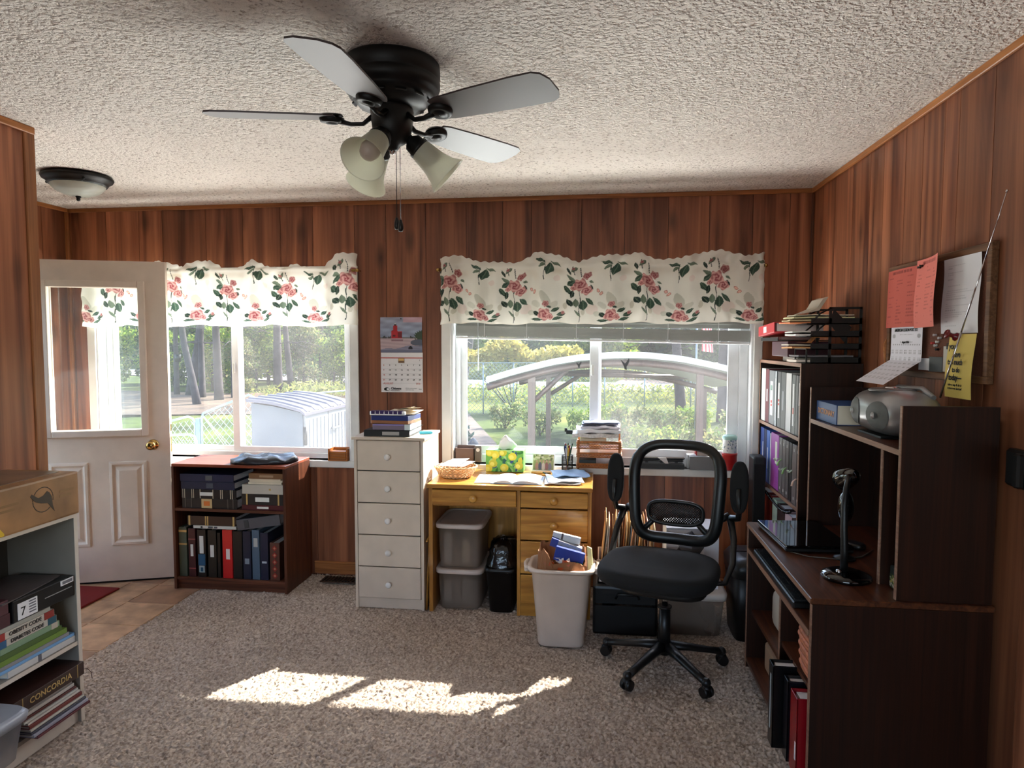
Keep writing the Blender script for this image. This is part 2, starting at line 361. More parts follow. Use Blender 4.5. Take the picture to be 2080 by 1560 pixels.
cr = N.new('ShaderNodeMapRange'); cr.inputs['From Min'].default_value = .27; cr.inputs['From Max'].default_value = .42; Lk.new(n1.outputs['Fac'], cr.inputs['Value'])
mx = N.new('ShaderNodeMix'); mx.data_type = 'RGBA'; mx.inputs['A'].default_value = (*lin((.60, .54, .49)), 1); mx.inputs['B'].default_value = (*lin((.95, .92, .885)), 1)  # shade of the crevices is mixed into the ceiling colour
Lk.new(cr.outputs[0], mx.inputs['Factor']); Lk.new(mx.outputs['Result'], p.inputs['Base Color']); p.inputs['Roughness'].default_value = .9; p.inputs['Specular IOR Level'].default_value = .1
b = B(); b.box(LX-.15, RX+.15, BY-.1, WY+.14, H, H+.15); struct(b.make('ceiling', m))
b = B(); b.box(LX-.5, RX+.5, WY+.165, WY+.50, H+.02, H+.12); struct(b.make('trim_9', WHITE))
# trims
def trim(n, box, m=TRIMW): b = B(); b.box(*box, bev=.003); return struct(b.make('trim_%d' % n, m))
trim(1, (LX, RX, WY-.012, WY, H-.026, H)); TRIMY = wood('oak_trim_y', (.62, .38, .19), (.76, .50, .28), axis=1, s=30, rough=.45, rnd=.05)
trim(2, (RX-.014, RX, BY, WY-.012, H-.028, H), TRIMY); trim(3, (LX, LX+.012, BY, WY-.012, H-.026, H), TRIMY)
trim(4, (PX, PX+.014, BY, 2.585, H-.030, H), TRIMY)
trim(5, (PX-.11, PX+.007, 2.535, 2.59, 0, H), TRIMV)
trim(6, (LX, LX+.022, WY-.034, WY-.012, 0, H-.026), TRIMV)
trim(7, (RX-.012, RX, WY-.024, WY-.001, 0, H-.03), wood('oak_trim_dark', (.30, .15, .09), (.45, .26, .15), axis=2, s=30, rnd=.02))
b = B(); b.box(-1.86, RX, WY-.014, WY, .01, .078, bev=.003); b.box(-1.86, RX, WY-.017, WY, .078, .092, bev=.004); b.box(LX, -2.64, WY-.014, WY, .01, .085)
struct(b.make('baseboard_far', TRIMW))
# doorway casing of the entry
b = B()
for y0, y1, z0, z1 in ((DY0-.06, DY0, 0, 2.13), (DY1, DY1+.05, 0, 2.13), (DY0, DY1, 2.07, 2.13)): b.box(LX, LX+.014, y0, y1, z0, z1, bev=.002)
struct(b.make('trim_8', WHITE))

# floor: slab, carpet pile, entry tiles
SLAB = mat('subfloor', (.35, .27, .2), .9)
b = B(); b.box(LX-.15, RX+.15, BY, WY+.1, -.12, -.012); floor = struct(b.make('floor', SLAB))
CX = -2.46
def smooth2(a):
    return (a+np.roll(a, 1, 0)+np.roll(a, 1, 1)+np.roll(np.roll(a, 1, 0), 1, 1))/4
nx, ny = 640, 485; hgt = .5*smooth2(rng.random((ny, nx)))+.5*rng.random((ny, nx)); fl = .5*smooth2(rng.random((ny, nx)))+.5*rng.random((ny, nx)); big = rng.random((31, 41)); big = np.kron(big, np.ones((16, 16)))[:ny, :nx]
for _ in range(6): big = (big+np.roll(big, 5, 0)+np.roll(big, -5, 1)+np.roll(big, 7, 1)+np.roll(big, -7, 0))/5
jx = (rng.random(nx*ny)-.5)*.006; jy = (rng.random(nx*ny)-.5)*.006
CARPET = attr_mat('shag_carpet', .95, spec=.05)
def cpos(u, v):
    return (CX+(RX-CX)*u+jx*(u > 0)*(u < 1), 1.35+(WY-1.35)*v+jy*(v > 0)*(v < 1), -.004+.022*(hgt.ravel()-.5)+.006*(big.ravel()-.5))
def ccol(u, v):
    t = np.clip((fl.ravel()-.22)/.45, 0, 1)[:, None]; w = (.93+.14*big.ravel())[:, None]
    return (L3(.57, .50, .45)*(1-t)+L3(.82, .76, .70)*t)*w
carpet = sheet('carpet', nx, ny, cpos, ccol, CARPET, floor); carpet['kind'] = 'stuff'
b = B(); b.box(CX, RX, BY, 1.35, -.012, -.002); b.make('carpet_rear', mat('carpet_plain', (.64, .58, .52), .95, bump=.8, bscale=160, var=.25, vscale=90), floor)
TILE = mat('slate_vinyl_tile', (.74, .58, .44), .45, var=.35, vscale=9, bump=.15, bscale=60)
TILE2 = mat('slate_vinyl_tile_dark', (.64, .48, .36), .45, var=.35, vscale=7, bump=.15, bscale=60)
GROUT = mat('tile_grout', (.80, .68, .54), .8)
b = B(); b.box(LX, CX, BY, WY, -.012, -.004); b.make('grout', GROUT, floor)
ty = 4.14; k = 0
while ty > .6:
    tx = CX-.002
    while tx > LX+.02:
        w = [.305, .20, .305][(k+int(ty*3)) % 3]; x0 = max(LX, tx-w)
        b = B(); b.box(x0+.004, tx, ty-.295, ty-.004, -.008, -.001, bev=.0015); b.make('tile', TILE if (k*7+int(ty*10)) % 3 else TILE2, floor); tx = x0; k += 1
    ty -= .30
# floor register
VENTM = mat('brown_register', (.28, .2, .15), .5, metal=.3)
t = thing('floor_vent', 'brown metal floor register in the carpet between cherry bookcase and white chest', 'vent', (-1.62, 4.03, 0))
b = B(); b.box(-1.76, -1.48, 3.98, 4.08, .008, .014, bev=.002); b.make('frame', VENTM, t)
for i in range(12): b = B(); b.box(-1.745+i*.0215, -1.735+i*.0215, 3.99, 4.07, .014, .020); b.make('louver', BLACK, t)
# entry mat
b = B(); b.box(-3.55, -2.95, 3.1, 3.72, 0, .012, bev=.004); props(b.make('door_mat', mat('red_mat', (.50, .10, .07), .95, bump=.6, bscale=300)), 'dark red mat on the tiled entry floor below the door', 'mat')

# ---------------------------------------------------------------- windows
PANE = glass('window_pane', (.97, 1, 1), haze=.007, gloss=.03)
PANES = glass('window_pane_with_screen', (.92, .93, .93), haze=.016, gloss=.03, hazecol=(.9, .9, .92))
def window(n, x0, x1, z0, z1, mull, gz, frames, casing, screen):
    w = thing('window_%d' % n, None, None, ((x0+x1)/2, WY, z0)); w['kind'] = 'structure'
    b = B()  # casing
    cl, cr_ = casing
    b.box(x0-cl, x0, WY-.014, WY, z0-.045, z1+.06, bev=.003); b.box(x1, x1+cr_, WY-.014, WY, z0-.045, z1+.06, bev=.003); b.box(x0, x1, WY-.014, WY, z1, z1+.06, bev=.003)
    b.make('casing', WHITE, w)
    b = B(); b.box(x0-cl, x1+cr_, WY-.02, WY+.07, z0-.045, z0, bev=.004); b.make('sill', WHITE, w)
    b = B(); b.box(x0, x0+.012, WY, WY+.13, z0, z1); b.box(x1-.012, x1, WY, WY+.13, z0, z1); b.box(x0, x1, WY, WY+.13, z1-.012, z1); b.box(x0, x1, WY+.07, WY+.13, z0-.02, z0+.005)
    b.make('jamb', VINYL, w)
    Y0, Y1 = WY+.085, WY+.145; fl_, fr = frames
    b = B(); b.box(mull[0]+.012, mull[1]-.012, Y0+.045, Y1, z0+.03, z1-.06, bev=.003); b.make('mullion', VINYL, w)
    b = B(); b.box(x0+.012, x0+fl_*.5, Y0-.01, Y1, z0, z1-.012, bev=.003); b.box(x1-fr*.5, x1-.012, Y0-.01, Y1, z0, z1-.012, bev=.003); b.box(x0+fl_*.5, x1-fr*.5, Y0-.01, Y1, z0, z0+(gz-z0)*.5, bev=.003); b.box(x0+.012, x1-.012, Y0-.01, Y1, z1-.06, z1-.012)
    b.make('window_frame', VINYL, w)
    m0, m1 = mull
    for k, (a, c, ya) in enumerate(((x0+fl_*.5, m1, Y0+.022), (m0, x1-fr*.5, Y0))):
        l = fl_*.5 if k == 0 else (m1-m0)*.75; r_ = fr*.5 if k == 1 else (m1-m0)*.75
        b = B(); zb = z0+(gz-z0)*.5
        b.box(a, a+l, ya, ya+.02, zb, z1-.06, bev=.002); b.box(c-r_, c, ya, ya+.02, zb, z1-.06, bev=.002); b.box(a+l, c-r_, ya, ya+.02, zb, gz, bev=.002); b.box(a+l, c-r_, ya, ya+.02, z1-.10, z1-.06)
        s_ = b.make('sash', VINYL, w)
        b = B(); b.box(a+l-.002, c-r_+.002, ya+.008, ya+.011, gz-.003, z1-.098); b.make('pane', PANES if k in screen else PANE, s_)
        if k == 0:
            b = B(); b.box(c-r_-.002, c-r_+.003, ya-.001, ya+.004, gz, z1-.1); b.make('gasket', mat('dark_gasket', (.2, .22, .25), .6), s_)
        if k == 1:
            b = B(); b.box(a+.01, a+.028, ya-.012, ya, 1.33, 1.40, bev=.003); b.make('latch', WHITE, s_)
    return w
window(1, -3.40, -1.60, .765, 1.97, (-2.47, -2.405), .832, (.07, .07), (.06, .06), (1,))
window(2, -.93, .92, .765, 1.97, (-.055, .018), .868, (.08, .13), (.06, .05), (1,))

# ---------------------------------------------------------------- entry door, open against the far wall
dang = R(19.5)
d = thing('door_1', None, None, (-3.527, 3.66, .012), rz=dang, local=True); d['kind'] = 'structure'
W_, T_, DZ = .84, .044, 2.035
b = B(); hole = [(.160, .685, .965, 1.875)]
wall_with_holes(b, 0, W_, 0, DZ, hole, lambda a, c, z0, z1: b.box(a, c, 0, T_, z0, z1)); b.make('door_leaf', DOORW, d)
b = B()   # moulding round the pane, both faces
for ys in ((-.014, 0), (T_, T_+.014)):
    for x0, x1, z0, z1 in ((.125, .167, .93, 1.91), (.678, .720, .93, 1.91), (.167, .678, .93, .972), (.167, .678, 1.868, 1.91)): b.box(x0, x1, *ys, z0, z1, bev=.006, seg=2)
b.make('pane_moulding', DOORW, d)
b = B(); b.box(.160, .685, .018, .024, .965, 1.875); b.make('pane', glass('door_pane', (.97, 1, .99), haze=.012), d)
for x0, x1 in ((.14, .36), (.48, .70)):
    b = B(); z0, z1 = .23, .77
    o_ = [(x0, z0), (x1, z0), (x1, z1), (x0, z1)]
    def rect(k, y): return [(x0+k, y, z0+k), (x1-k, y, z0+k), (x1-k, y, z1-k), (x0+k, y, z1-k)]
    b.loft([rect(0, 0), rect(.004, -.008), rect(.018, -.010), rect(.030, -.001), rect(.036, -.001), rect(.058, -.009)], smooth=False, cap1=True)
    b.make('raised_panel', DOORW, d)
b = B(); b.box(0, W_, .002, T_-.002, -.010, .0); b.make('door_sweep', BLACK, d)
k_ = B(); M = Matrix.Translation((W_-.100, 0, .872)) @ Matrix.Rotation(PI/2, 4, 'X')
k_.lathe([(.001, -.001), (.034, 0), (.034, .004), (.026, .010), (.013, .014), (.012, .030), (.024, .038), (.029, .050), (.027, .060), (.014, .067), (.001, .068)], n=24, M=M); k_.make('door_handle', BRASS, d)
b = B(); b.box(W_, W_+.003, .012, .032, .82, .92); b.box(W_, W_+.003, .010, .034, .955, 1.0); b.make('latch_plate', BRASS, d)
# rear sash of the storm door seen past the doorway
b = B(); b.box(LX-.13, LX-.10, DY0, DY0+.07, 0, 2.05); b.box(LX-.13, LX-.10, DY1-.07, DY1, 0, 2.05); b.box(LX-.13, LX-.10, DY0+.07, DY1-.07, 1.95, 2.05); b.box(LX-.13, LX-.10, DY0+.07, DY1-.07, 0, .3); b.box(LX-.13, LX-.10, DY0+.07, DY1-.07, 1.0, 1.06)
sd = struct(b.make('door_2', WHITE)); b = B(); b.box(LX-.118, LX-.114, DY0+.07, DY1-.07, .3, 1.0); b.box(LX-.118, LX-.114, DY0+.07, DY1-.07, 1.06, 1.95); b.make('pane', PANE, sd)
# door closer / light switch plate on right wall
t = thing('wall_phone', 'black wall-mounted handset box low on the right wall past the corner desk', 'phone', (1.215, 2.12, 1.10))
b = B(); b.box(1.205, RX, 2.03, 2.145, 1.115, 1.225, bev=.008); b.make('cradle', BLACK, t)
b = B(); b.box(1.185, 1.207, 2.045, 2.075, 1.12, 1.22, bev=.006); b.make('handset', BLACK, t)

# ---------------------------------------------------------------- valances with printed roses
def ell(u, v, cx, cy, a, b_, ang=0):
    c, s = math.cos(ang), math.sin(ang); du, dv = u-cx, v-cy; x = (du*c+dv*s)/a; y = (-du*s+dv*c)/b_; return x, y, x*x+y*y
def paint_roses(U0, V0, off):
    """U0 metres along cloth, V0 metres down from the top of the valance"""
    n = len(U0); col = np.tile(L3(.93, .92, .88), (n, 1)); st = {}
    def focus(cu, cv, ku, kv):      # enlarge a motif about its centre
        d = ((U0+off-cu+.2) % .40)-.2; st['U'] = cu+d/ku; st['V'] = cv+(V0-cv)/kv
    def put(mask, c, a=1.0): col[mask] = col[mask]*(1-a)+np.array(c)*a
    G1, G2, G3 = L3(.27, .36, .31), L3(.19, .25, .23), L3(.46, .52, .45)
    def leaf(cx, cy, l, w, ang, c=G1, a=1.0):
        x, y, r = ell(st['U'], st['V'], cx, cy, l, w, ang); w2 = (1-x*x)
        m_ = (np.abs(x) < 1) & (np.abs(y) < np.clip(w2, 0, 1)); put(m_, c, a)
        put(m_ & (y > .15), c*.6, .55*a); put(m_ & (np.abs(y) < .10), G3, .7*a); put(m_ & (np.abs(np.sin(x*9+np.abs(y)*5)) < .16), G3, .35*a)
    def stem(x0, y0, x1, y1, w=.0016, c=G2):
        t = np.clip(((st['U']-x0)*(x1-x0)+(st['V']-y0)*(y1-y0))/((x1-x0)**2+(y1-y0)**2), 0, 1); put(np.hypot(st['U']-x0-t*(x1-x0), st['V']-y0-t*(y1-y0)) < w, c)
    def rose(cx, cy, r, dark=0, sx=1.0):
        x, y, q = ell(st['U'], st['V'], cx, cy, r*sx, r); th = np.arctan2(y, x); rr = np.sqrt(q)
        m_ = rr < 1+.10*np.sin(5*th)
        f = .5+.5*np.sin(th*2.0+rr*10+np.sin(th*5)*.8); f = np.clip(f*.75+.55*(1-np.clip(rr, 0, 1))-.12, 0, 1)
        P, D = L3(.88, .69, .66)*(1-dark*.5), L3(.55, .23, .27)
        put(m_, (P[None]*(1-f[:, None])+D[None]*f[:, None])[m_])
    def blob(cx, cy, a, b_, ang, c, al):
        x, y, q = ell(st['U'], st['V'], cx, cy, a, b_, ang); put(q < 1, c, al)
    focus(.2, .2, 1, 1)
    for q in ((.185, .235, .045, .026, 1.0, L3(.74, .74, .68), .7), (.135, .265, .03, .016, .5, L3(.78, .78, .72), .6), (.235, .27, .034, .016, -.5, L3(.78, .77, .71), .6), (.07, .285, .034, .03, 0, L3(.90, .80, .77), .5), (.10, .31, .02, .014, .5, L3(.76, .77, .70), .6), (.31, .27, .014, .02, .5, L3(.74, .72, .64), .6), (.02, .30, .013, .018, .3, L3(.74, .72, .64), .6), (.26, .12, .02, .016, .2, L3(.90, .80, .77), .5)): blob(*q)
    A = .0; focus(A, .17, 1.42, 1.18)
    stem(A+.0, .17, A-.005, .33); stem(A-.02, .09, A-.03, .05); stem(A, .24, A-.045, .235); stem(A+.01, .10, A+.0, .05)
    for cx, cy, l, w, ang, c in ((A-.045, .078, .016, .008, 1.2, G2), (A-.022, .062, .02, .008, -.9, G3), (A-.040, .112, .022, .010, .5, G3), (A-.038, .135, .020, .012, 2.3, G1), (A-.052, .175, .024, .014, 1.0, G1), (A-.035, .188, .022, .010, 1.9, G2),
        (A+.045, .165, .018, .009, 1.5, G2), (A+.050, .135, .012, .006, .6, G3), (A-.042, .235, .020, .013, .8, G2), (A-.018, .232, .022, .012, 1.4, G3), (A+.012, .245, .028, .017, 1.4, G1), (A+.040, .228, .026, .011, .9, G1), (A-.012, .285, .022, .006, 1.0, G3)): leaf(cx, cy, l, w, ang, c)
    rose(A+.028, .172, .022, -.2); rose(A+.032, .100, .017, .6); rose(A, .137, .029); rose(A-.026, .158, .012, -.3); rose(A-.026, .060, .007, .7)
    Bx = .20; focus(Bx, .05, 1.35, 1.05)
    stem(Bx-.010, .03, Bx-.015, .13)
    for cx, cy, l, w, ang, c in ((Bx-.030, .032, .026, .009, .25, G1), (Bx+.042, .040, .026, .008, .35, G3), (Bx-.025, .055, .018, .009, -.6, G3), (Bx+.010, .070, .032, .020, 1.9, G1)): leaf(cx, cy, l, w, ang, c)
    focus(Bx, .33, 1.38, 1.08)
    for cx, cy, l, w, ang, c in ((Bx+.035, .300, .020, .010, -.6, G1), (Bx+.062, .322, .020, .011, -.4, G1), (Bx-.050, .318, .018, .011, .7, G2), (Bx+.045, .345, .028, .008, -.3, G1), (Bx-.045, .348, .026, .007, .1, G1), (Bx+.008, .285, .012, .005, .4, G2)): leaf(cx, cy, l, w, ang, c)
    rose(Bx-.008, .268, .016, .1, .85); rose(Bx-.012, .322, .030, -.1, 1.0); rose(Bx+.068, .312, .009, .5, .9); rose(Bx+.012, .335, .016, -.2)
    for dx, an in ((-.009, .9), (.009, -.7)):
        focus(.115+dx, .19+dx, 1, 1); x, y, q = ell(st['U'], st['V'], .115+dx, .19+dx, .013, .008, an); put(q < 1, L3(.72, .45, .42)); put(q < .5, L3(.92, .74, .68))
    return col
VAL = attr_mat('rose_print_cotton', .85, translucent=.30, spec=.1)
def valance(x0, x1, zb, zrod, off, label, seed, yb, plan, ends):
    t = thing('valance', label, 'valance', ((x0+x1)/2, yb, zb), 'rose print valances above the two windows')
    r2 = np.random.default_rng(seed); ph = r2.random(12)*2*PI; W = x1-x0; ztop = zrod+.045
    def zoff(U): return 1.9*np.interp(U, np.linspace(0, W, len(plan)), plan)-.022
    def pos(u, v):
        U = u*W; f = np.zeros_like(U)
        for i in range(5): f += np.sin(U*2*PI/(.09+.055*i)+ph[i])*[.35, .8, 1, .6, .5][i]
        zt = ztop+zoff(U)+.004*np.sin(U*2*PI/.05+ph[9]); zb_ = zb+.006*np.sin(U*2*PI/.5+ph[6])+.003*np.sin(U*2*PI/.17+ph[7])
        z = zb_+(zt-zb_)*v; rod = np.exp(-((z-zrod)/.030)**2)
        y = yb+f*.0105*(1-.75*rod)-.010*rod+np.clip((z-zrod-.02)/.05, 0, 1)**2*.01*np.sin(U*40+ph[8])
        y = y+.05*(np.clip((.03-U)/.03, 0, 1)**2+np.clip((U-W+.03)/.03, 0, 1)**2)
        return (x0+U+.004*np.sin(z*60+U*30), y, z)
    def col(u, v):
        c = paint_roses(u*W*1.0, (1-v)*(ztop+.0-zb)-.01, off)
        hem = (v < .012); c[hem] = L3(.93, .91, .86); return c
    sheet('cloth', int(W/.0031), 130, pos, col, VAL, t)
    b = B(); b.cyl((x0-ends[0], yb+.012, zrod), (x1+ends[1], yb+.012, zrod), .009); b.cyl((x0-ends[0], yb+.012, zrod), (x0-ends[0], WY-.014, zrod), .006); b.cyl((x1+ends[1], yb+.012, zrod), (x1+ends[1], WY-.014, zrod), .006); b.sph((x0-ends[0], yb+.012, zrod), .012); b.sph((x1+ends[1], yb+.012, zrod), .012); b.make('rod', BRASS, t)
    return t
valance(-3.46, -1.54, 1.645, 1.995, .13, 'rose print valance over the left window, partly seen through the door glass', 3, 4.07, [.03, .02, .03, .012, .03, .0, .03, .02, .006, .028, .025, -.005, .0, .028, .005, -.004, .012, -.004, .0, .045, .045], (.0, .022))
valance(-.985, .965, 1.655, 1.99, .33, 'wide rose print valance over the right window and its blind', 9, 4.07, [.025, .035, .012, .01, .005, .04, .03, .005, .025, .028, .032, .01, .015, .03, .038, .016, .03], (.012, .0))

# horizontal blind drawn up under the right valance
t = thing('window_blind', 'white slatted blind drawn up under the right valance', 'blind', (0, 4.19, 1.56))
T_ = Matrix.Translation
SLAT = mat('blind_slat', (.66, .68, .67), .4)
def tz(x): return -.014*(x+.91)/1.82
for i in range(30):
    z = 1.5625+.0048*i if i < 14 else 1.644+(i-14)*.0205
    b = B(); b.box(-.905, .905, -.012, .012, 0, .0045 if i < 14 else .0014)
    bmesh.ops.transform(b.bm, matrix=T_((0, 4.19, z)) @ Matrix.Rotation(.021*(1 if i < 14 else .5), 4, 'Y') @ Matrix.Rotation(0 if i < 14 else R(-76), 4, 'X'), verts=b.bm.verts); b.make('slat', SLAT, t)
b = B(); b.box(-.905, .905, 4.178, 4.203, 1.545, 1.560, bev=.003); bmesh.ops.rotate(b.bm, cent=(0, 4.19, 1.55), matrix=Matrix.Rotation(.021, 3, 'Y'), verts=b.bm.verts); b.make('bottom_rail', VINYL, t)
b = B(); b.box(-.912, .905, 4.165, 4.205, 1.92, 1.955); b.make('headrail', VINYL, t)
for x in (-.72, -.45, -.14, .15, .42, .72):
    b = B(); z = 1.546-.021*x; b.cyl((x, 4.175, z), (x, 4.175, 1.93), .0012, n=6); b.cyl((x+.01, 4.206, z), (x+.01, 4.206, 1.93), .0012, n=6); b.tube([(x-.012, 4.174, z+.02), (x-.006, 4.172, z+.004), (x+.006, 4.172, z+.004), (x+.012, 4.174, z+.02)], .0015, n=6); b.make('lift_cord', VINYL, t)
b = B(); b.cyl((-.76, 4.172, 1.36), (-.76, 4.172, 1.93), .0035, n=8); b.make('tilt_wand', mat('clear_wand', (.75, .78, .8), .2), t)
# ---------------------------------------------------------------- helpers for books, binders, boxes (world coordinates, axis aligned or placed by matrix)
CM = {}
def cm(c, rough=.5, bump=0):
    k = (tuple(c), rough, bump)
    if k not in CM: CM[k] = mat('cover_%d' % len(CM), c, rough, bump=bump, bscale=600)
    return CM[k]
def placed(name, label, cat, M, group=None):
    """thing whose children are local to matrix M (translation + z rotation or more)"""
    o = bpy.data.objects.new(name, None); COL.objects.link(o); o.matrix_world = M; o.empty_display_size = .03
    return props(o, label, cat, group)
def binder(M, w, h, d, col, label, cat='binder', name='binder', group=None, lab=None, ring=False, stripes=None, cl=None, rough=.4, lab2=None, hole=False):
    """spine faces local -y, width x, height z, depth y; M puts the spine's bottom centre"""
    t = placed(name, label, cat, M, group); c = cm(col, rough); th = min(.004, w*.12)
    b = B(); b.box(-w/2, -w/2+th, 0, d, 0, h); b.box(w/2-th, w/2, 0, d, 0, h); b.box(-w/2, w/2, -.001, th, 0, h, bev=.0012); b.make('cover', c, t)
    b = B(); b.box(-w/2+th+.001, w/2-th-.001, th+.012, d-.006, .008, h-.010); b.make('pages', PAPER, t)
    if lab:
        for iq, q in enumerate(lab if isinstance(lab, list) else [lab]):
            x, z, lw, lh, lc = q; b = B(); b.box(x-lw/2, x+lw/2, -.0022-.0005*iq, -.001, z, z+lh); props(b.make('spine_label', cm(lc, .7), t), cl)
    if hole:
        b = B(); b.cyl((0, -.003, .045), (0, 0, .045), min(.011, w*.3), n=14); b.make('finger_ring', CHROME, t)
    if stripes:
        for z, hh, sc_ in stripes: b = B(); b.box(-w/2-.0006, w/2+.0006, -.0018, .001, z, z+hh); b.make('band', cm(sc_, .35), t)
    return t
def book(M, w, h, d, col, label, name='book', group=None, title=None, tcol=(.1, .1, .1), tsize=.02, panels=None, pages=(.9, .87, .8)):
    """lying or standing book, local spine at -y, thickness x, height z"""
    t = placed(name, label, 'book', M, group); th = .0022
    b = B(); b.box(-w/2, -w/2+th, 0, d, 0, h); b.box(w/2-th, w/2, 0, d, 0, h); b.box(-w/2, w/2, -.002, th, 0, h, bev=.001); b.make('cover', cm(col, .45), t)
    b = B(); b.box(-w/2+th, w/2-th, th, d-.004, .003, h-.003); b.make('pages', cm(pages, .85), t)
    for z0, z1, c in (panels or []):
        b = B(); b.box(-w/2-.0003, w/2+.0003, -.0030, -.0005, z0, z1); b.make('spine_panel', cm(c, .5), t)
    if title: text('title', title, tsize, cm(tcol, .5), frame((0, -.0034, h/2), (0, 0, 1), (-1, 0, 0)), t, bold=.0004)
    return t
def T(x, y, z): return Matrix.Translation((x, y, z))
def RZ(a): return Matrix.Rotation(R(a), 4, 'Z')
def RXm(a): return Matrix.Rotation(R(a), 4, 'X')
def RYm(a): return Matrix.Rotation(R(a), 4, 'Y')
# a book lying flat: its local z (height) runs along world +x, its thickness (x) is vertical, spine toward -y
LIE = Matrix(((0, 0, 1, 0), (0, 1, 0, 0), (-1, 0, 0, 0), (0, 0, 0, 1)))

# ---------------------------------------------------------------- cherry bookcase under the left window
X0, X1, Y0, Y1, ZT = -2.62, -1.875, 3.775, 4.12, .79
t = thing('bookcase', 'low cherry-brown two-shelf bookcase beside the open white door, sunlit top', 'bookcase', ((X0+X1)/2, (Y0+Y1)/2, 0))
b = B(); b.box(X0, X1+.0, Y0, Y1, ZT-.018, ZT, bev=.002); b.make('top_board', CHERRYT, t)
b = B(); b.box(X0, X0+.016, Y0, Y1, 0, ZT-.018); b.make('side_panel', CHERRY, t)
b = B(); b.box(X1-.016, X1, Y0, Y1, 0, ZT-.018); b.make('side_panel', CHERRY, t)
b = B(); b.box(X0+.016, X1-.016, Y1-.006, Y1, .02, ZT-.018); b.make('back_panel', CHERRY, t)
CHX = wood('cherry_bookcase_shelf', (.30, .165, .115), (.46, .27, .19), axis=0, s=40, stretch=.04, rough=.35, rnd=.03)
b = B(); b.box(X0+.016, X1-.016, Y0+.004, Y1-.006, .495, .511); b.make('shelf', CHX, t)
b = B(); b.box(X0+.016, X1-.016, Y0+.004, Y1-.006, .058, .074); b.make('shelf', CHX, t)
b = B(); b.box(X0+.016, X1-.016, Y0+.02, Y0+.034, 0, .058); b.make('kick_board', CHX, t)
NAVY, DK, MAROON = (.10, .13, .24), (.07, .075, .085), (.28, .06, .09)
def lying(x0, x1, z, th, col, label, name='photo_album', cat='album', yy=Y0+.02, d=.26, rot=0, **kw):
    M = T((x0+x1)/2, yy, z+th/2) @ RZ(rot) @ T(-(x1-x0)/2, 0, 0) @ LIE
    return binder(M, th, x1-x0, d, col, label, cat=cat, name=name, **kw)
z = .511; ga = 'albums lying on the upper shelf of the cherry bookcase'
Wt = (.88, .87, .84); GO = (.75, .62, .38)
lying(-2.565, -2.20, z, .062, (.09, .085, .09), 'black album at the bottom of the left stack, orange and cream spine sticker', group=ga, lab=[(0, .13, .058, .07, (.80, .68, .48)), (0, .145, .03, .04, (.85, .45, .15))], stripes=[(.02, .007, (.3, .28, .26)), (.06, .007, (.3, .28, .26)), (.30, .007, (.3, .28, .26)), (.335, .007, (.3, .28, .26))]); z += .063
lying(-2.57, -2.205, z, .055, (.06, .06, .075), 'black album with pairs of cream stripes and a white spine label', group=ga, lab=(0, .125, .022, .085, Wt), stripes=[(q, .004, (.80, .76, .66)) for q in (.01, .022, .07, .082, .125, .21, .26, .272, .325, .337)]); z += .056
lying(-2.57, -2.215, z, .048, NAVY, 'lower of the two plain navy albums with a round crest', group=ga, lab=(0, .17, .03, .045, (.30, .32, .36))); z += .049
lying(-2.575, -2.22, z, .045, (.12, .14, .26), 'topmost navy album of the left stack with a round crest', group=ga, lab=(0, .17, .03, .045, (.36, .36, .36)))
z = .511
lying(-2.17, -1.90, z, .032, MAROON, 'flat maroon album under the right stack, small white label', group=ga, lab=(0, .10, .013, .075, Wt)); z += .033
lying(-2.17, -1.90, z, .066, (.12, .11, .11), 'black album with cream bands and a white title label', group=ga, lab=(0, .09, .028, .09, Wt), stripes=[(.03, .010, GO), (.235, .010, GO)]); z += .067
lying(-2.165, -1.895, z, .058, (.74, .71, .66), 'off-white box album above the black one, brass button', group=ga, lab=(0, .175, .012, .012, GO)); z += .059
b = B(); b.box(-2.13, -1.915, Y0+.03, Y0+.26, z, z+.012); b.box(-2.125, -1.91, Y0+.035, Y0+.25, z+.012, z+.024); b.box(-2.13, -1.92, Y0+.03, Y0+.25, z+.024, z+.034)
props(b.make('paper_stack', CREAM), 'stack of loose cream papers between the off-white and tan albums', 'paper'); z += .035
lying(-2.12, -1.90, z, .034, (.48, .34, .22), 'tan album on top of the right stack with a faded label', group=ga, lab=(0, .07, .014, .09, (.66, .54, .42)))
# lower shelf: upright binders
z = .0755; gb = 'upright albums on the lower shelf of the cherry bookcase'
def up(x, w, h, col, label, yy=Y0+.02, **kw):
    return binder(T(x, yy, z), w, h, .27, col, label, group=gb, name=kw.pop('name', 'binder'), **kw)
up(-2.568, .052, .31, (.26, .32, .27), 'grey-green album with gold bands, leftmost on the lower shelf', stripes=[(.28, .014, GO), (.20, .010, GO)], cat='album', name='photo_album')
up(-2.508, .046, .305, (.24, .06, .09), 'dark maroon album with a torn white label beside the grey-green one', lab=(0, .13, .018, .075, Wt), stripes=[(.05, .006, (.6, .3, .3)), (.235, .006, (.6, .3, .3))], cat='album', name='photo_album')
up(-2.443, .056, .30, (.045, .045, .05), 'black binder with a tall white label above a blue band', lab=[(0, .15, .026, .11, Wt), (0, .075, .045, .07, (.13, .32, .45)), (0, .03, .036, .042, (.62, .68, .68)), (0, .036, .016, .026, (.1, .3, .4))])
up(-2.373, .056, .30, (.055, .075, .065), 'very dark green binder with a white label, left of the red binder', lab=(0, .13, .024, .075, Wt))
up(-2.328, .020, .285, (.03, .03, .03), 'thin black filler for the shaded gap left of the red binder')  # black block added for the shade between two binders
up(-2.272, .064, .305, (.78, .10, .13), 'bright red binder in the middle of the lower shelf', lab=(.004, .12, .024, .065, (.92, .85, .82)), rough=.3)
up(-2.205, .060, .30, (.05, .055, .06), 'plain black binder right of the red one')
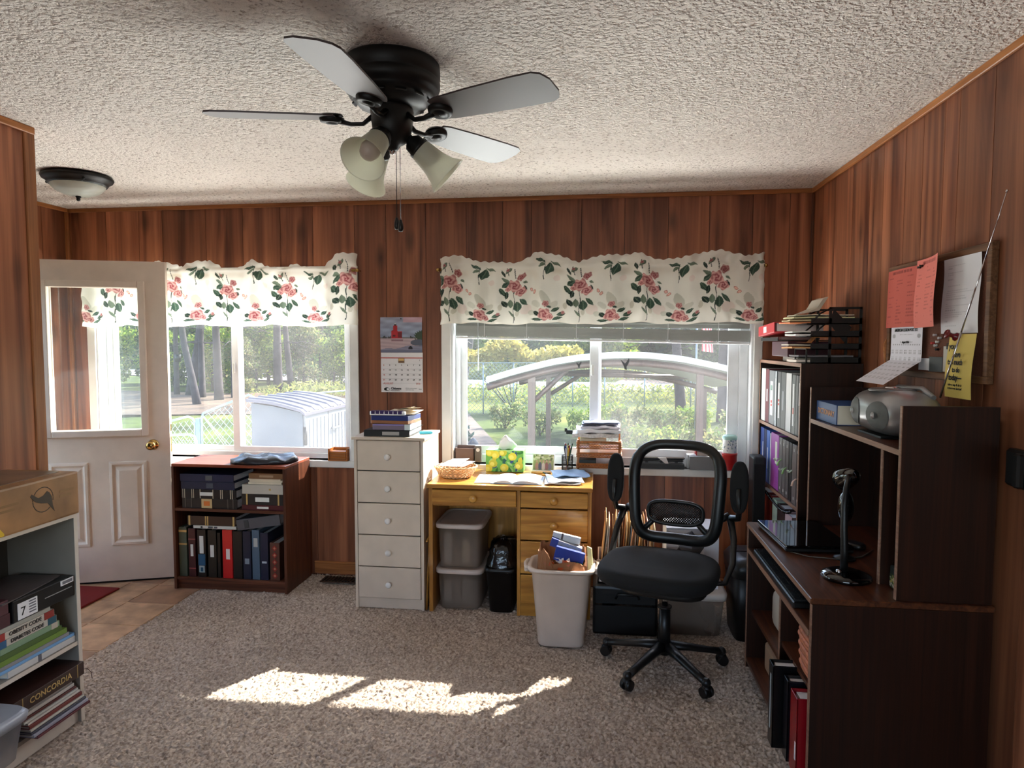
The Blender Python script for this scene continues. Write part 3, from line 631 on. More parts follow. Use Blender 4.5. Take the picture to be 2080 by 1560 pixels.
up(-2.143, .052, .30, (.09, .12, .20), 'dark navy album with a small hanging tag', lab=(0, .095, .028, .035, (.55, .58, .62)), cat='album', name='photo_album')
up(-2.085, .048, .31, (.30, .38, .45), 'grey-blue binder with a pale label near its top', lab=(0, .205, .026, .055, (.70, .70, .68)))
up(-2.030, .050, .295, (.10, .12, .21), 'navy album right of the grey-blue binder, silver slip on spine', lab=(.0, .105, .030, .012, (.75, .78, .8)), cat='album', name='photo_album')
t2 = up(-1.962, .062, .235, (.34, .20, .15), 'short album with a row of red diamonds on its spine', cat='album', name='photo_album')
for i in range(5):
    b = B(); zc = .03+i*.043; b.prism([(0, -.002, zc-.019), (.017, -.002, zc), (0, -.002, zc+.019), (-.017, -.002, zc)], (0, -.0012, 0)); b.make('diamond', cm((.55, .16, .12), .5), t2)
    b = B(); b.prism([(0, -.0032, zc-.008), (.008, -.0032, zc), (0, -.0032, zc+.008), (-.008, -.0032, zc)], (0, -.0008, 0)); b.make('diamond', cm((.70, .50, .38), .5), t2)
lying(-2.49, -2.205, .386, .018, (.80, .79, .76), 'thin white binder lying across the upright albums', cat='binder', name='binder', yy=Y0+.012, lab=[(0, .05, .010, .012, (.1, .1, .1)), (0, .10, .010, .03, (.3, .3, .32)), (0, .14, .010, .02, (.3, .3, .32))])
lying(-2.53, -2.21, .405, .058, (.20, .12, .08), 'brown leather album with brass corners lying on the white binder', yy=Y0+.015, stripes=[(.008, .012, GO), (.118, .008, GO), (.132, .008, GO), (.30, .012, GO)])
M = T(-2.20, Y0+.018, .378) @ RYm(-9) @ T(.0, 0, .0) @ T(0, 0, .034) @ LIE
binder(M, .066, .285, .25, (.31, .31, .33), 'grey box file lying tilted over the upright binders', cat='box', name='box_file', lab=(.0, .05, .052, .03, (.22, .21, .21)))
# black folded jacket on the bookcase
t = thing('folded_bag', 'folded black shiny bag lying on the right end of the cherry bookcase', 'bag', (-2.05, 3.93, ZT))
SHINY = mat('black_nylon', (.10, .115, .15), .30, bump=.9, bscale=26, spec=.6)
b = B(); n = 40; pts = []
rr = []
for k, (s_, zz) in enumerate(((1, 0), (1.04, .008), (1.03, .022), (.93, .034), (.6, .040), (.2, .042))):
    ring = []
    for i in range(n):
        a = 2*PI*i/n; x = .19*abs(math.cos(a))**.6*math.copysign(1, math.cos(a))*s_; y = .105*abs(math.sin(a))**.7*math.copysign(1, math.sin(a))*s_
        w = .004*math.sin(5*a+k)+.004*math.sin(9*a+2*k); x += w; y += w
        ring.append((x+.10*y, y, zz+(.009*math.sin(x*42+y*30)+.006*math.sin(x*-25+y*60))*(k > 1)))
    rr.append(ring)
b.loft(rr, cap0=True, cap1=True); bmesh.ops.transform(b.bm, matrix=T(-2.07, 3.90, ZT+.002) @ RZ(8), verts=b.bm.verts); b.make('body', SHINY, t)
b = B(); b.tube([(-2.25, 3.83, ZT+.012), (-2.10, 3.80, ZT+.030), (-1.97, 3.83, ZT+.030), (-1.90, 3.93, ZT+.026), (-1.93, 4.0, ZT+.02)], .004, n=6); b.make('zipper', mat('pale_zip', (.5, .52, .58), .4), t)
# little wooden coaster box on the left sill
t = thing('coaster_box', 'small honey-coloured wooden box of coasters on the left window sill', 'box', (-1.685, 4.17, .766))
HONEY = wood('honey_wood', (.58, .32, .14), (.78, .48, .22), axis=0, s=40, rough=.4, rnd=.05)
b = B(); b.box(-1.75, -1.618, 4.125, 4.215, .766, .774); b.box(-1.75, -1.742, 4.125, 4.215, .774, .845); b.box(-1.626, -1.618, 4.125, 4.215, .774, .845); b.box(-1.742, -1.626, 4.207, 4.215, .774, .845); b.make('holder', HONEY, t)
for i in range(6): b = B(); b.box(-1.739, -1.630, 4.128+(i % 2)*.002, 4.20, .775+i*.009, .783+i*.009, bev=.001); b.make('coaster', HONEY if i % 2 else TRIMW, t)

# ---------------------------------------------------------------- white chest of five drawers
X0, X1, Y0, Y1, ZT = -1.388, -.98, 3.64, 4.0, 1.0
t = thing('chest_of_drawers', 'tall narrow off-white chest of five drawers between the two windows', 'chest of drawers', ((X0+X1)/2, (Y0+Y1)/2, 0))
b = B(); b.box(X0-.012, X1+.012, Y0-.012, Y1, ZT-.016, ZT, bev=.002); b.make('top_board', CHESTW, t)
b = B(); b.box(X0, X0+.016, Y0, Y1, 0, ZT-.016); b.make('side_panel', CHESTW, t)
b = B(); b.box(X1-.016, X1, Y0, Y1, 0, ZT-.016); b.make('side_panel', CHESTW, t)
b = B(); b.box(X0+.016, X1-.016, Y1-.008, Y1, 0, ZT-.016); b.make('back_panel', CHESTW, t)
b = B(); b.box(X0+.016, X1-.016, Y0+.012, Y0+.026, 0, .058); b.make('kick_board', CHESTW, t)
b = B(); b.box(X0+.016, X1-.016, Y0+.025, Y0+.03, .058, ZT-.02); b.make('dark_gap', mat('drawer_shadow_board', (.3, .28, .26), .8), t)
zs = [.062, .248, .434, .620, .806, .984]
for i in range(5):
    b = B(); b.box(X0+.020, X1-.020, Y0-.002, Y0+.014, zs[i]+.002, zs[i+1]-.004, bev=.002); dr = b.make('drawer', CHESTW, t)
    b = B(); zc = (zs[i]+zs[i+1])/2-.006; b.lathe([(.0075, 0), (.0075, .010), (.017, .018), (.018, .024), (.013, .029), (.001, .030)], n=20, M=T((X0+X1)/2, Y0-.002, zc) @ RXm(90), cap1=True); b.make('knob', mat('white_knob', (.90, .88, .86), .25), dr)
z = ZT+.001; yb = Y0+.02
binder(T(-1.335, yb, z+.018) @ LIE, .035, .27, .30, (.05, .05, .055), 'black binder at the bottom of the stack on the white chest', name='binder', lab=(0, .11, .020, .10, (.70, .68, .66))); z += .037
b = B(); b.box(-1.285, -1.065, yb+.005, yb+.24, z, z+.034, bev=.002); t = b.make('game_box', cm((.48, .42, .50), .5)); props(t, 'flat grey-lilac box with a white end on the black binder', 'box')
b = B(); b.box(-1.095, -1.062, yb+.003, yb+.242, z+.001, z+.033); b.make('end_label', cm((.80, .86, .88), .5), t)
b = B(); b.box(-1.28, -1.10, yb+.004, yb+.0055, z+.026, z+.034); b.make('edge_band', cm((.55, .50, .75), .5), t); z += .0355
M = T(-1.175, yb+.10, z) @ RZ(-7)
t = placed('tissue_carton', 'flat carton with navy top and bronze wave below, in the stack on the white chest', 'box', M)
b = B(); b.box(-.115, .115, -.09, .10, .018, .046, bev=.002); b.make('upper_band', cm((.13, .20, .45), .4), t)
b = B(); b.box(-.115, .115, -.09, .10, 0, .018, bev=.001); b.make('lower_band', cm((.60, .40, .27), .4), t); z += .0475
t = placed('pill_organizer', 'white seven-day pill organizer with dark purple lids on top of the stack', 'pill box', T(-1.20, yb+.03, z+.0) @ RZ(-2))
b = B(); b.se(0, 0, 0, .024, .105, .022, e=6, bev=.006); b.make('tray', VINYL, t)
for i in range(7): b = B(); b.box(-.094+i*.0268, -.071+i*.0268, -.0235, .012, .008, .0265, bev=.002); b.make('lid', cm((.20, .12, .35), .3), t)
b = B()
b.poly([(-1.25, yb+.09, z+.003), (-1.05, yb+.05, z+.003), (-1.045, yb+.24, z+.012), (-1.24, yb+.28, z+.012)]); b.poly([(-1.19, yb+.08, z+.024), (-1.09, yb+.055, z+.045), (-1.04, yb+.18, z+.03), (-1.13, yb+.26, z+.02)])
b.poly([(-1.24, yb+.08, z+.006), (-1.10, yb+.07, z+.034), (-1.09, yb+.22, z+.034), (-1.22, yb+.24, z+.012)])
props(b.make('loose_papers', CREAM), 'curling cream papers behind the pill organizer', 'paper')
b = B(); b.se(0, 0, 0, .016, .040, .014, e=2.4, bev=.007); bmesh.ops.transform(b.bm, matrix=T(-1.005, 3.80, ZT+.001) @ RZ(12), verts=b.bm.verts)
props(b.make('soap_bar', mat('turquoise_plastic', (.35, .80, .90), .35)), 'small turquoise case lying at the right edge of the white chest', 'case')
b = B(); b.box(-1.05, -1.035, 3.72, 3.92, ZT+.0005, ZT+.003); b.box(-1.085, -1.07, 3.7, 3.9, ZT+.0005, ZT+.002)
props(b.make('paper_slips', PAPER), 'white paper slips lying on the chest beside the binder', 'paper')
# folding wooden sticks between chest and desk
t = thing('folded_tray_table', 'folded wooden tray-table legs standing between the white chest and the desk', 'stand', (-.963, 3.72, 0))
for k, (xa, xb) in enumerate(((-.972, -.965), (-.958, -.970))):
    b = B(); b.tube([(xa, 3.66+.05*k, .0), (xb, 3.72+.05*k, .47)], .0065, n=6); b.make('leg', OAKV, t)
b = B(); b.tube([(-.969, 3.66, .40), (-.966, 3.84, .44)], .006, n=6); b.make('crossbar', OAKV, t)

# ---------------------------------------------------------------- wall calendar
t = thing('wall_calendar', 'August bank calendar with red lighthouse picture hanging between the windows', 'calendar', (-1.25, 4.14, 1.22))
CALM = attr_mat('printed_gloss_paper', .35, spec=.4)
def calpos(x0, x1, z0, z1, yf): return lambda u, v: (x0+(x1-x0)*u, np.full_like(u, 1)*yf-.004*np.sin(v*PI), z0+(z1-z0)*v)
def calpic(u, v):
    n = len(u); sky_ = L3(.48, .55, .66)*(1-v[:, None])+L3(.60, .62, .70)*v[:, None]; c = sky_.copy()
    nz = np.sin(u*9+v*21)+np.sin(u*17-v*31)*.6+np.sin(u*5+v*50)*.5; c = c*(1+.13*nz[:, None])
    m_ = (v > .86) & (u > .55); c[m_] = c[m_]*.5+L3(.85, .60, .60)*.5
    c[v < .44] = L3(.42, .42, .42); m_ = v < .40; c[m_] = L3(.70, .62, .64)*(1+.10*np.sin(u[m_]*6+v[m_]*60))[:, None]
    m_ = v < .22-.14*(1-u)+.02*np.sin(u*12); c[m_] = L3(.50, .50, .58)*(1+.12*np.sin(u[m_]*10+v[m_]*80))[:, None]
    m_ = (v < .07); c[m_] = L3(.42, .43, .52)
    for cx, w in ((.1, .05), (.22, .03), (.75, .04)): m_ = (abs(u-cx) < w) & (v > .40) & (v < .46+.02*np.sin(u*80)); c[m_] = L3(.25, .25, .24)
    m_ = (u > .26) & (u < .52) & (v > .40) & (v < .60); c[m_] = L3(.66, .10, .14); m_ = (u > .42) & (u < .52) & (v > .42) & (v < .57); c[m_] = L3(.42, .06, .10)
    m_ = (v > .60) & (v < .66-abs(u-.34)*.6) & (abs(u-.34) < .08); c[m_] = L3(.55, .08, .12)
    m_ = (abs(u-.36) < .055) & (v > .60) & (v < .76); c[m_] = L3(.62, .08, .12); m_ = (abs(u-.36) < .03) & (v > .76) & (v < .80); c[m_] = L3(.15, .12, .14); m_ = (abs(u-.36) < .022) & (v > .80) & (v < .83); c[m_] = L3(.75, .75, .75)
    m_ = (u > .30) & (u < .36) & (v > .45) & (v < .5); c[m_] = L3(.3, .05, .08)
    m_ = ((u-1.02)/.20)**2+((v-.46)/.16)**2 < 1+.25*np.sin(u*90+v*70); c[m_] = L3(.20, .26, .17)
    m_ = ((u-.92)/.2)**2+((v-.28)/.09)**2 < 1; c[m_] = L3(.32, .34, .40)
    m_ = (u > .26) & (u < .54) & (v < .37) & (v > .32); c[m_] = L3(.52, .40, .44); m_ = (((u-.72)/.05)**2+((v-.12)/.06)**2 < 1) & (v > .1); c[m_] = L3(.12, .10, .14)
    return c
sheet('picture_page', 90, 80, calpos(-1.39, -1.115, 1.475, 1.70, 4.140), calpic, CALM, t)
sheet('month_page', 8, 8, calpos(-1.388, -1.112, 1.22, 1.474, 4.139), lambda u, v: np.tile(L3(.88, .87, .88), (len(u), 1)), CALM, t)
b = B(); b.box(-1.388, -1.113, 4.1345, 4.136, 1.438, 1.443); b.make('red_rule', REDP, t)
b = B(); b.box(-1.272, -1.232, 4.133, 4.1345, 1.408, 1.440); b.make('badge', cm((.45, .33, .22), .4), t)
b = B(); b.box(-1.270, -1.234, 4.1315, 4.133, 1.422, 1.438); b.make('badge', cm((.80, .66, .42), .4), t)
b = B(); b.cyl((-1.252, 4.125, 1.690), (-1.252, 4.150, 1.690), .003, n=8); b.make('nail', BLACK, t)
XF = lambda x, z, y=4.1325: frame((x, y, z), (1, 0, 0), (0, 0, 1))
days = [(6, 0, 1)]+[((k-2) % 7, 1+(k-2)//7, k) for k in range(2, 30)]
b0 = {}
for c_, r_, n_ in days:
    text('day_number', str(n_), .012, INK if c_ not in (0, ) else REDP, XF(-1.368+c_*.0395, 1.425-r_*.0312), t, bold=.0003)
for i in range(1, 6): b = B(); b.box(-1.383, -1.117, 4.1338, 4.1344, 1.4325-.0312*i+.0, 1.4330-.0312*i); b.make('grid_line', GREYINK, t)
text('month_name', 'AUGUST', .017, REDP, XF(-1.372, 1.276), t, 'LEFT'); text('year', '2026', .014, REDP, XF(-1.128, 1.276), t, 'RIGHT')
text('sponsor_name', 'Citizens', .021, INK, XF(-1.322, 1.244), t, 'LEFT', bold=.0006); text('sponsor_line', 'National Bank', .010, INK, XF(-1.322, 1.231), t, 'LEFT')
text('phone_line', '800-222-1010 member', .008, GREYINK, XF(-1.225, 1.246), t, 'LEFT'); text('phone_line', 'citizens bank online', .007, GREYINK, XF(-1.225, 1.236), t, 'LEFT'); text('phone_line', 'FDIC', .009, INK, XF(-1.128, 1.240), t)
b = B(); b.lathe([(.0105, 0), (.0105, .0012)], n=24, M=T(-1.350, 4.134, 1.240) @ RXm(90) @ Matrix.Diagonal((1.75, 1, 1, 1)), cap1=True); b.make('logo_mark', INK, t)
b = B(); b.lathe([(.0068, 0), (.0068, .0004)], n=24, M=T(-1.342, 4.1326, 1.240) @ RXm(90) @ Matrix.Diagonal((1.3, 1, 1, 1)), cap1=True); b.make('logo_mark', PAPER, t)

# ---------------------------------------------------------------- maple desk
X0, X1, Y0, Y1 = -.95, -.035, 3.64, 4.09
t = thing('writing_desk', 'golden maple kneehole desk with a right-hand drawer stack under the right window', 'desk', ((X0+X1)/2, (Y0+Y1)/2, 0))
b = B(); b.box(X0-.008, X1+.008, Y0-.02, Y1, .718, .742, bev=.004); b.make('desktop', OAK, t)
b = B(); b.box(X0, X0+.022, Y0, Y1-.01, 0, .718); b.make('side_panel', OAKV, t)
b = B(); b.box(X1-.018, X1, Y0, Y1-.01, 0, .718); b.make('side_panel', OAKV, t)
b = B(); b.box(-.445, -.427, Y0+.004, Y1-.01, 0, .718); b.make('divider_panel', OAKV, t)
b = B(); b.box(X0+.022, -.445, Y1-.02, Y1-.012, .25, .71); b.box(-.427, X1-.018, Y1-.02, Y1-.012, .02, .71); b.make('back_panel', OAKV, t)
b = B(); b.box(X0+.022, -.445, Y0+.02, Y0+.35, .612, .618); b.make('drawer_runner', OAKV, t)
def maple_drawer(x0, x1, z0, z1):
    b = B(); b.box(x0, x1, Y0-.010, Y0+.01, z0, z1, bev=.004); dr = b.make('drawer', OAK, t)
    b = B(); b.lathe([(.011, 0), (.011, .012), (.021, .020), (.022, .026), (.014, .031), (.001, .032)], n=22, M=T((x0+x1)/2, Y0-.010, (z0+z1)/2) @ RXm(90), cap1=True); b.make('knob', OAK, dr)
maple_drawer(X0+.020, -.448, .622, .710); maple_drawer(-.424, X1-.016, .622, .710)
for z0, z1 in ((.440, .614), (.248, .432), (.075, .240)): maple_drawer(-.424, X1-.016, z0, z1)
b = B(); b.box(-.427, X1-.018, Y0+.01, Y0+.022, .0, .070); b.make('kick_board', OAK, t)

# ---------------------------------------------------------------- things under and beside the desk
def tote(x, y, z, w, d, h, label, content):
    t = thing('storage_tote', label, 'storage box', (x, y, z), 'clear storage totes under the desk')
    m = MATS.get('cloudy_clear_plastic')
    if not m:
        m = glass('cloudy_clear_plastic', (.92, .91, .90), haze=.25, gloss=.10, hazecol=(.60, .50, .42), rough=.15, milk=.22); MATS['cloudy_clear_plastic'] = m
    def rr(k, zz): return [(x+sx*(w/2-k)*1., y+sy*(d/2-k), zz) for sx, sy in ()]
    def sq(a, c, zz, e=7, n=40): return [(x+abs(math.cos(q))**(2/e)*math.copysign(a, math.cos(q)), y+abs(math.sin(q))**(2/e)*math.copysign(c, math.sin(q)), zz) for q in [2*PI*(i+.5)/n for i in range(n)]]
    b = B(); b.loft([sq(w*.36, d*.38, z+.002), sq(w*.42, d*.44, z+.004), sq(w*.425, d*.445, z+.02), sq(w*.455, d*.47, z+h-.035), sq(w*.49, d*.49, z+h-.033), sq(w*.49, d*.49, z+h-.022)], cap0=True); b.make('tub', m, t)
    b = B(); b.loft([sq(w*.5, d*.5, z+h-.030), sq(w*.505, d*.505, z+h-.012), sq(w*.49, d*.49, z+h-.006), sq(w*.43, d*.44, z+h-.005), sq(w*.42, d*.43, z+h-.010)], cap1=True); b.make('lid', mat('frosted_lid', (.78, .72, .68), .4), t)
    for i, (fx, fz, c) in enumerate(content):
        b = B(); b.box(x-w*.36+fx*w, x-w*.36+fx*w+w*.17, y-d*.30, y+d*.32, z+.008, z+.02+fz*(h-.08), bev=.004); b.make('contents', cm(c, .7), t)
    return t
tote(-.787, 3.86, 0, .285, .38, .243, 'lower of the two clear totes stacked in the kneehole', [(0, .8, (.62, .58, .54)), (.19, .9, (.55, .50, .46)), (.38, .85, (.66, .62, .58)), (.56, .8, (.5, .47, .45))])
tote(-.787, 3.86, .244, .285, .38, .262, 'upper clear tote in the kneehole with papers inside', [(0, .9, (.70, .66, .62)), (.19, .7, (.42, .36, .32)), (.38, .75, (.72, .66, .58)), (.56, .9, (.42, .38, .36))])
t = thing('waste_bin', 'black slim waste bin with a gathered bin liner beside the totes', 'bin', (-.541, 3.78, 0))
def sqr(x, y, a, c, zz, e=6, n=32): return [(x+abs(math.cos(q))**(2/e)*math.copysign(a, math.cos(q)), y+abs(math.sin(q))**(2/e)*math.copysign(c, math.sin(q)), zz) for q in [2*PI*(i+.5)/n for i in range(n)]]
b = B(); b.loft([sqr(-.541, 3.79, .070, .12, .003), sqr(-.541, 3.79, .088, .145, .235), sqr(-.541, 3.79, .093, .15, .236), sqr(-.541, 3.79, .093, .15, .262), sqr(-.541, 3.79, .085, .142, .262), sqr(-.541, 3.79, .066, .115, .01)], cap0=True, cap1=True); b.make('body', BLACK, t)
b = B(); rings = []
r3 = random.Random(4)
for k, (s_, zz) in enumerate(((1.0, .225), (1.10, .25), (1.0, .285), (.82, .315), (.88, .345), (.7, .385), (.2, .40))):
    rings.append([(p[0]+r3.uniform(-.007, .007), p[1]+r3.uniform(-.007, .007), p[2]+r3.uniform(-.008, .008)) for p in sqr(-.541, 3.79, .090*s_, .135*s_, zz, 3)])
b.loft(rings, cap1=True); b.make('bin_liner', mat('black_liner', (.04, .04, .045), .18, bump=.8, bscale=45, spec=.7), t)
# white waste basket with paper bag
cx, cy = -.178, 3.36
t = thing('waste_basket', 'tall white plastic waste basket with a brown paper bag in front of the desk drawers', 'bin', (cx, cy, 0))
WB = mat('white_bin_plastic', (.86, .80, .75), .35)
b = B(); b.loft([sqr(cx, cy, .112, .085, .004, 5), sqr(cx, cy, .118, .090, .012, 5), sqr(cx, cy, .152, .118, .395, 5), sqr(cx, cy, .165, .130, .400, 5), sqr(cx, cy, .170, .134, .392, 5), sqr(cx, cy, .170, .134, .408, 5), sqr(cx, cy, .150, .117, .410, 5), sqr(cx, cy, .116, .088, .02, 5)], cap0=True, cap1=True); b.make('basket', WB, t)
for s_ in (-1, 1):
    b = B(); b.tube([(cx+s_*.160, cy-.07, .400), (cx+s_*.182, cy-.05, .402), (cx+s_*.188, cy, .404), (cx+s_*.182, cy+.05, .402), (cx+s_*.160, cy+.07, .400)], .009, n=8); b.make('handle', WB, t)
    b = B(); b.box(cx+s_*.178-.012, cx+s_*.178+.012, cy-.05, cy+.05, .372, .398, bev=.006); b.make('handle', WB, t)
b = B()   # bag inside: crumpled open mouth
r3 = random.Random(8); rings = []
for k, (s_, zz) in enumerate(((.80, .20), (.88, .38), (.86, .425), (.84, .45))):
    rings.append([(p[0]+r3.uniform(-.006, .006)*(k > 0), p[1]+r3.uniform(-.006, .006)*(k > 0), p[2]+(r3.uniform(-.020, .025)+(.045 if p[0] < cx-.05 or p[1] > cy else -.015)) * (k > 1)) for p in sqr(cx, cy, .140*s_, .108*s_, zz, 4, 28)])
b.loft(rings, smooth=False); props(b.make('paper_bag', mat('brown_kraft_paper', (.60, .40, .26), .8, bump=.5, bscale=40)), 'crumpled brown paper bag lining the white waste basket', 'bag')
b = B(); r3 = random.Random(5)
for k in range(12):
    a = r3.uniform(0, 6.28); q = (cx-.035+r3.uniform(-.05, .09), cy-.088+r3.uniform(-.004, .01), .415+r3.uniform(-.012, .022)); b.prism([(q[0]+.02*math.cos(a+j*1.57)*r3.uniform(.6, 1.2), q[1]+.004*j*.3, q[2]+.014*math.sin(a+j*1.57)) for j in range(4)], (0, .004, .002))
props(b.make('orange_wrapper', mat('orange_foil', (.72, .30, .12), .3)), 'crumpled orange wrapper at the front of the waste basket', 'wrapper')
def rub(name, label, box, M, c, extra=None, cat='rubbish'):
    t = placed(name, label, cat, M); b = B(); b.box(*box, bev=.0015); b.make('body', cm(c, .45), t)
    if extra: b = B(); b.box(*extra[0]); b.make('printed_band', cm(extra[1], .45), t)
    return t
rub('medicine_carton', 'blue carton with a green corner thrown in the waste basket', (-.075, .075, -.015, .015, 0, .07), T(cx+.03, cy-.03, .422) @ RYm(14), (.10, .22, .62), ((.045, .076, -.016, .016, .0, .02), (.20, .68, .45)), 'carton')
rub('label_carton', 'grey and white carton lying behind the blue one in the waste basket', (-.08, .08, -.02, .02, 0, .04), T(cx+.015, cy+.015, .475) @ RYm(18), (.62, .64, .68), ((-.082, -.045, -.021, .021, -.001, .041), (.15, .25, .6)), 'carton')
rub('paper_roll', 'white and grey paper packet at the top of the waste basket', (-.075, .07, -.012, .012, 0, .035), T(cx+.02, cy+.04, .512) @ RYm(12), (.88, .88, .88), ((-.03, -.02, -.013, .013, 0, .036), (.35, .3, .3)), 'packet')
b = B(); r3 = random.Random(15)
for k in range(10):
    o_ = Vector((cx-.045+r3.uniform(-.02, .07), cy-.06+r3.uniform(-.01, .03), .425+r3.uniform(-.005, .025))); a = [Vector((r3.uniform(-.025, .025), r3.uniform(-.02, .02), r3.uniform(-.018, .022))) for _ in range(3)]; b.poly([o_+q for q in a])
props(b.make('crumpled_tissue', PAPER), 'crumpled white tissues in the middle of the waste basket', 'tissue')
b = B(); b.prism([(cx+.135, cy-.02, .37), (cx+.160, cy-.02, .37), (cx+.150, cy, .49), (cx+.128, cy, .50)], (.002, .01, 0)); props(b.make('yellow_paper', cm((.90, .86, .62), .7)), 'yellow paper strip sticking up at the right rim of the waste basket', 'paper')
# white file crate with folders, behind the chair
t = thing('file_crate', 'white file crate crammed with folders on the black case behind the office chair', 'crate', (.17, 3.62, .264))
b = B(); x0, x1, y0, y1 = .005, .312, 3.50, 3.74
cz = .264; b.box(x0, x1, y0, y0+.006, cz, .385); b.box(x0, x1, y1-.006, y1, cz, .385); b.box(x0, x0+.006, y0, y1, cz, .385); b.box(x1-.006, x1, y0, y1, cz, .385); b.box(x0, x1, y0, y1, cz, cz+.006); b.box(x0-.006, x1+.006, y0-.006, y0+.004, .372, .390, bev=.002); b.make('crate', WB, t)
r3 = random.Random(2)
for i in range(26):
    x = x0+.010+i*.0112; h_ = r3.uniform(.55, .62); c = [(.80, .66, .45), (.85, .83, .80), (.72, .50, .30), (.90, .88, .84), (.62, .38, .22), (.82, .72, .55)][i % 6]
    f = B(); lean = r3.uniform(-.01, .035); yt = r3.uniform(0, .03)
    f.prism([(x, y0+.012+yt, .272), (x, y1-.02, .272), (x+lean, y1-.02, h_), (x+lean, y0+.1+yt*2, h_), (x+lean, y0+.03+yt, h_-.03)], (.0022, 0, 0)); f.make('folder', cm(c, .75), t)
# silver geometric gift bag/box and crates behind the chair
t = thing('gift_bag', 'silver faceted foil gift bag behind the office chair', 'gift bag', (.52, 3.82, 0))
FOIL = mat('silver_foil', (.95, .95, .97), .3, metal=.1, bump=.25, bscale=30)
FOILD = mat('grey_foil', (.50, .48, .48), .25, metal=.4)
gx0, gx1, gy0, gy1, gz0, gz1 = .365, .635, 3.55, 3.76, .24, .56
b = B(); b.box(gx0, gx1, gy0, gy1, gz0, gz1); b.make('bag_body', FOIL, t)
for pts, m in (([(gx0, gz0+.12), (gx0+.13, gz0+.12), (gx0+.065, gz0+.22)], FOILD), ([(gx0+.13, gz0+.12), (gx0+.26, gz0+.12), (gx0+.195, gz0+.22)], FOIL), ([(gx0+.0, gz0+.31), (gx0+.065, gz0+.22), (gx0+.13, gz0+.31)], FOIL), ([(gx0+.065, gz0+.22), (gx0+.13, gz0+.12), (gx0+.195, gz0+.22), (gx0+.13, gz0+.31)], FOILD)):
    b = B(); c_ = (sum(p[0] for p in pts)/len(pts), sum(p[1] for p in pts)/len(pts)); P = [b.bm.verts.new((p[0], gy0-.001, p[1])) for p in pts]; a = b.bm.verts.new((c_[0], gy0-.022, c_[1]))
    for i in range(len(P)): b.bm.faces.new((P[i], P[(i+1) % len(P)], a))
    b.make('facet', m, t)
t = thing('storage_tote', 'clear tote with a white lid under the silver gift bag', 'storage box', (.502, 3.66, 0))
b = B(); b.loft([sqr(.502, 3.66, .145, .15, .002, 8), sqr(.502, 3.66, .165, .17, .20, 8)], cap0=True); b.make('tub', MATS['cloudy_clear_plastic'], t)
b = B(); b.loft([sqr(.502, 3.66, .175, .18, .198, 8), sqr(.502, 3.66, .178, .183, .225, 8), sqr(.502, 3.66, .16, .17, .236, 8)], cap0=True, cap1=True); b.make('lid', WB, t)
b = B(); b.box(.38, .62, 3.55, 3.78, .01, .17); b.make('contents', cm((.42, .33, .26), .8), t)
# black things on the floor
t = thing('tool_case', 'black hard case on the carpet under the white file crate', 'case', (.16, 3.55, 0))
b = B(); b.box(-.02, .318, 3.46, 3.74, .0, .262, bev=.015, seg=2); b.make('body', BLACK, t); b = B(); b.box(-.01, .31, 3.455, 3.46, .16, .172); b.make('seam', BLACKG, t)
b = B(); b.tube([(.10, 3.457, .20), (.11, 3.445, .225), (.21, 3.445, .225), (.22, 3.457, .20)], .007, n=8); b.make('handle', BLACK, t)
t = thing('paper_shredder', 'black paper shredder with a domed lid between the gift bag and the corner desk', 'shredder', (.86, 3.62, 0))
b = B(); b.loft([sqr(.815, 3.60, .105, .14, .003, 6), sqr(.815, 3.60, .120, .155, .33, 6), sqr(.815, 3.60, .112, .145, .335, 6)], cap0=True, cap1=True); b.make('bin', BLACK, t)
b = B(); b.loft([sqr(.815, 3.60, .125, .165, .335, 6), sqr(.815, 3.60, .128, .168, .39, 6), sqr(.815, 3.60, .105, .145, .425, 5), sqr(.815, 3.60, .07, .10, .432, 5)], cap0=True, cap1=True); b.make('head', mat('dark_grey_plastic', (.10, .11, .11), .4), t)
b = B(); b.box(.73, .90, 3.60, 3.605, .432, .434); b.make('paper_slot', BLACKG, t)
# ---------------------------------------------------------------- things on the desk and the right window sill
SZ = .766; DZT = .743
RATTAN = mat('rattan', (.66, .40, .18), .5, var=.3, vscale=60)
RATL = mat('sunlit_rattan', (.84, .68, .50), .55, var=.25, vscale=60)  # sunlight on the basket is put into this paler rattan colour
def weave(b, a0, a1, rings, r=.003, seg=40):
    pass
# wicker bread basket
t = thing('wicker_basket', 'small oval wicker basket with papers on the left corner of the desk', 'basket', (-.86, 3.86, DZT))
cx, cy = -.835, 3.84; n = 48
for k in range(7):
    s_ = .70+.30*(k/6)**.8; zz = DZT+.006+k*.0095; b = B()
    b.tube([(cx+.125*s_*math.cos(2*PI*i/n), cy+.10*s_*math.sin(2*PI*i/n), zz+.0028*(1 if (i+k) % 2 else -1)) for i in range(n)], .0042 if k < 6 else .006, n=6, closed=True); b.make('woven_ring', RATL, t)
b = B()
for i in range(24):
    a = 2*PI*i/24; b.tube([(cx+.125*.68*math.cos(a), cy+.10*.68*math.sin(a), DZT+.004), (cx+.128*.99*math.cos(a), cy+.102*.99*math.sin(a), DZT+.062)], .0028, n=5)
b.make('stakes', RATL, t)
b = B(); b.loft([[(cx+.125*.69*math.cos(2*PI*i/n), cy+.1*.69*math.sin(2*PI*i/n), DZT+.003) for i in range(n)]], cap1=True); b.make('base', RATTAN, t)
b = B(); b.poly([(-.935, 3.82, DZT+.068), (-.775, 3.78, DZT+.072), (-.725, 3.88, DZT+.087), (-.895, 3.93, DZT+.082)]); b.poly([(-.915, 3.80, DZT+.070), (-.815, 3.77, DZT+.074), (-.765, 3.91, DZT+.10), (-.875, 3.94, DZT+.09)])
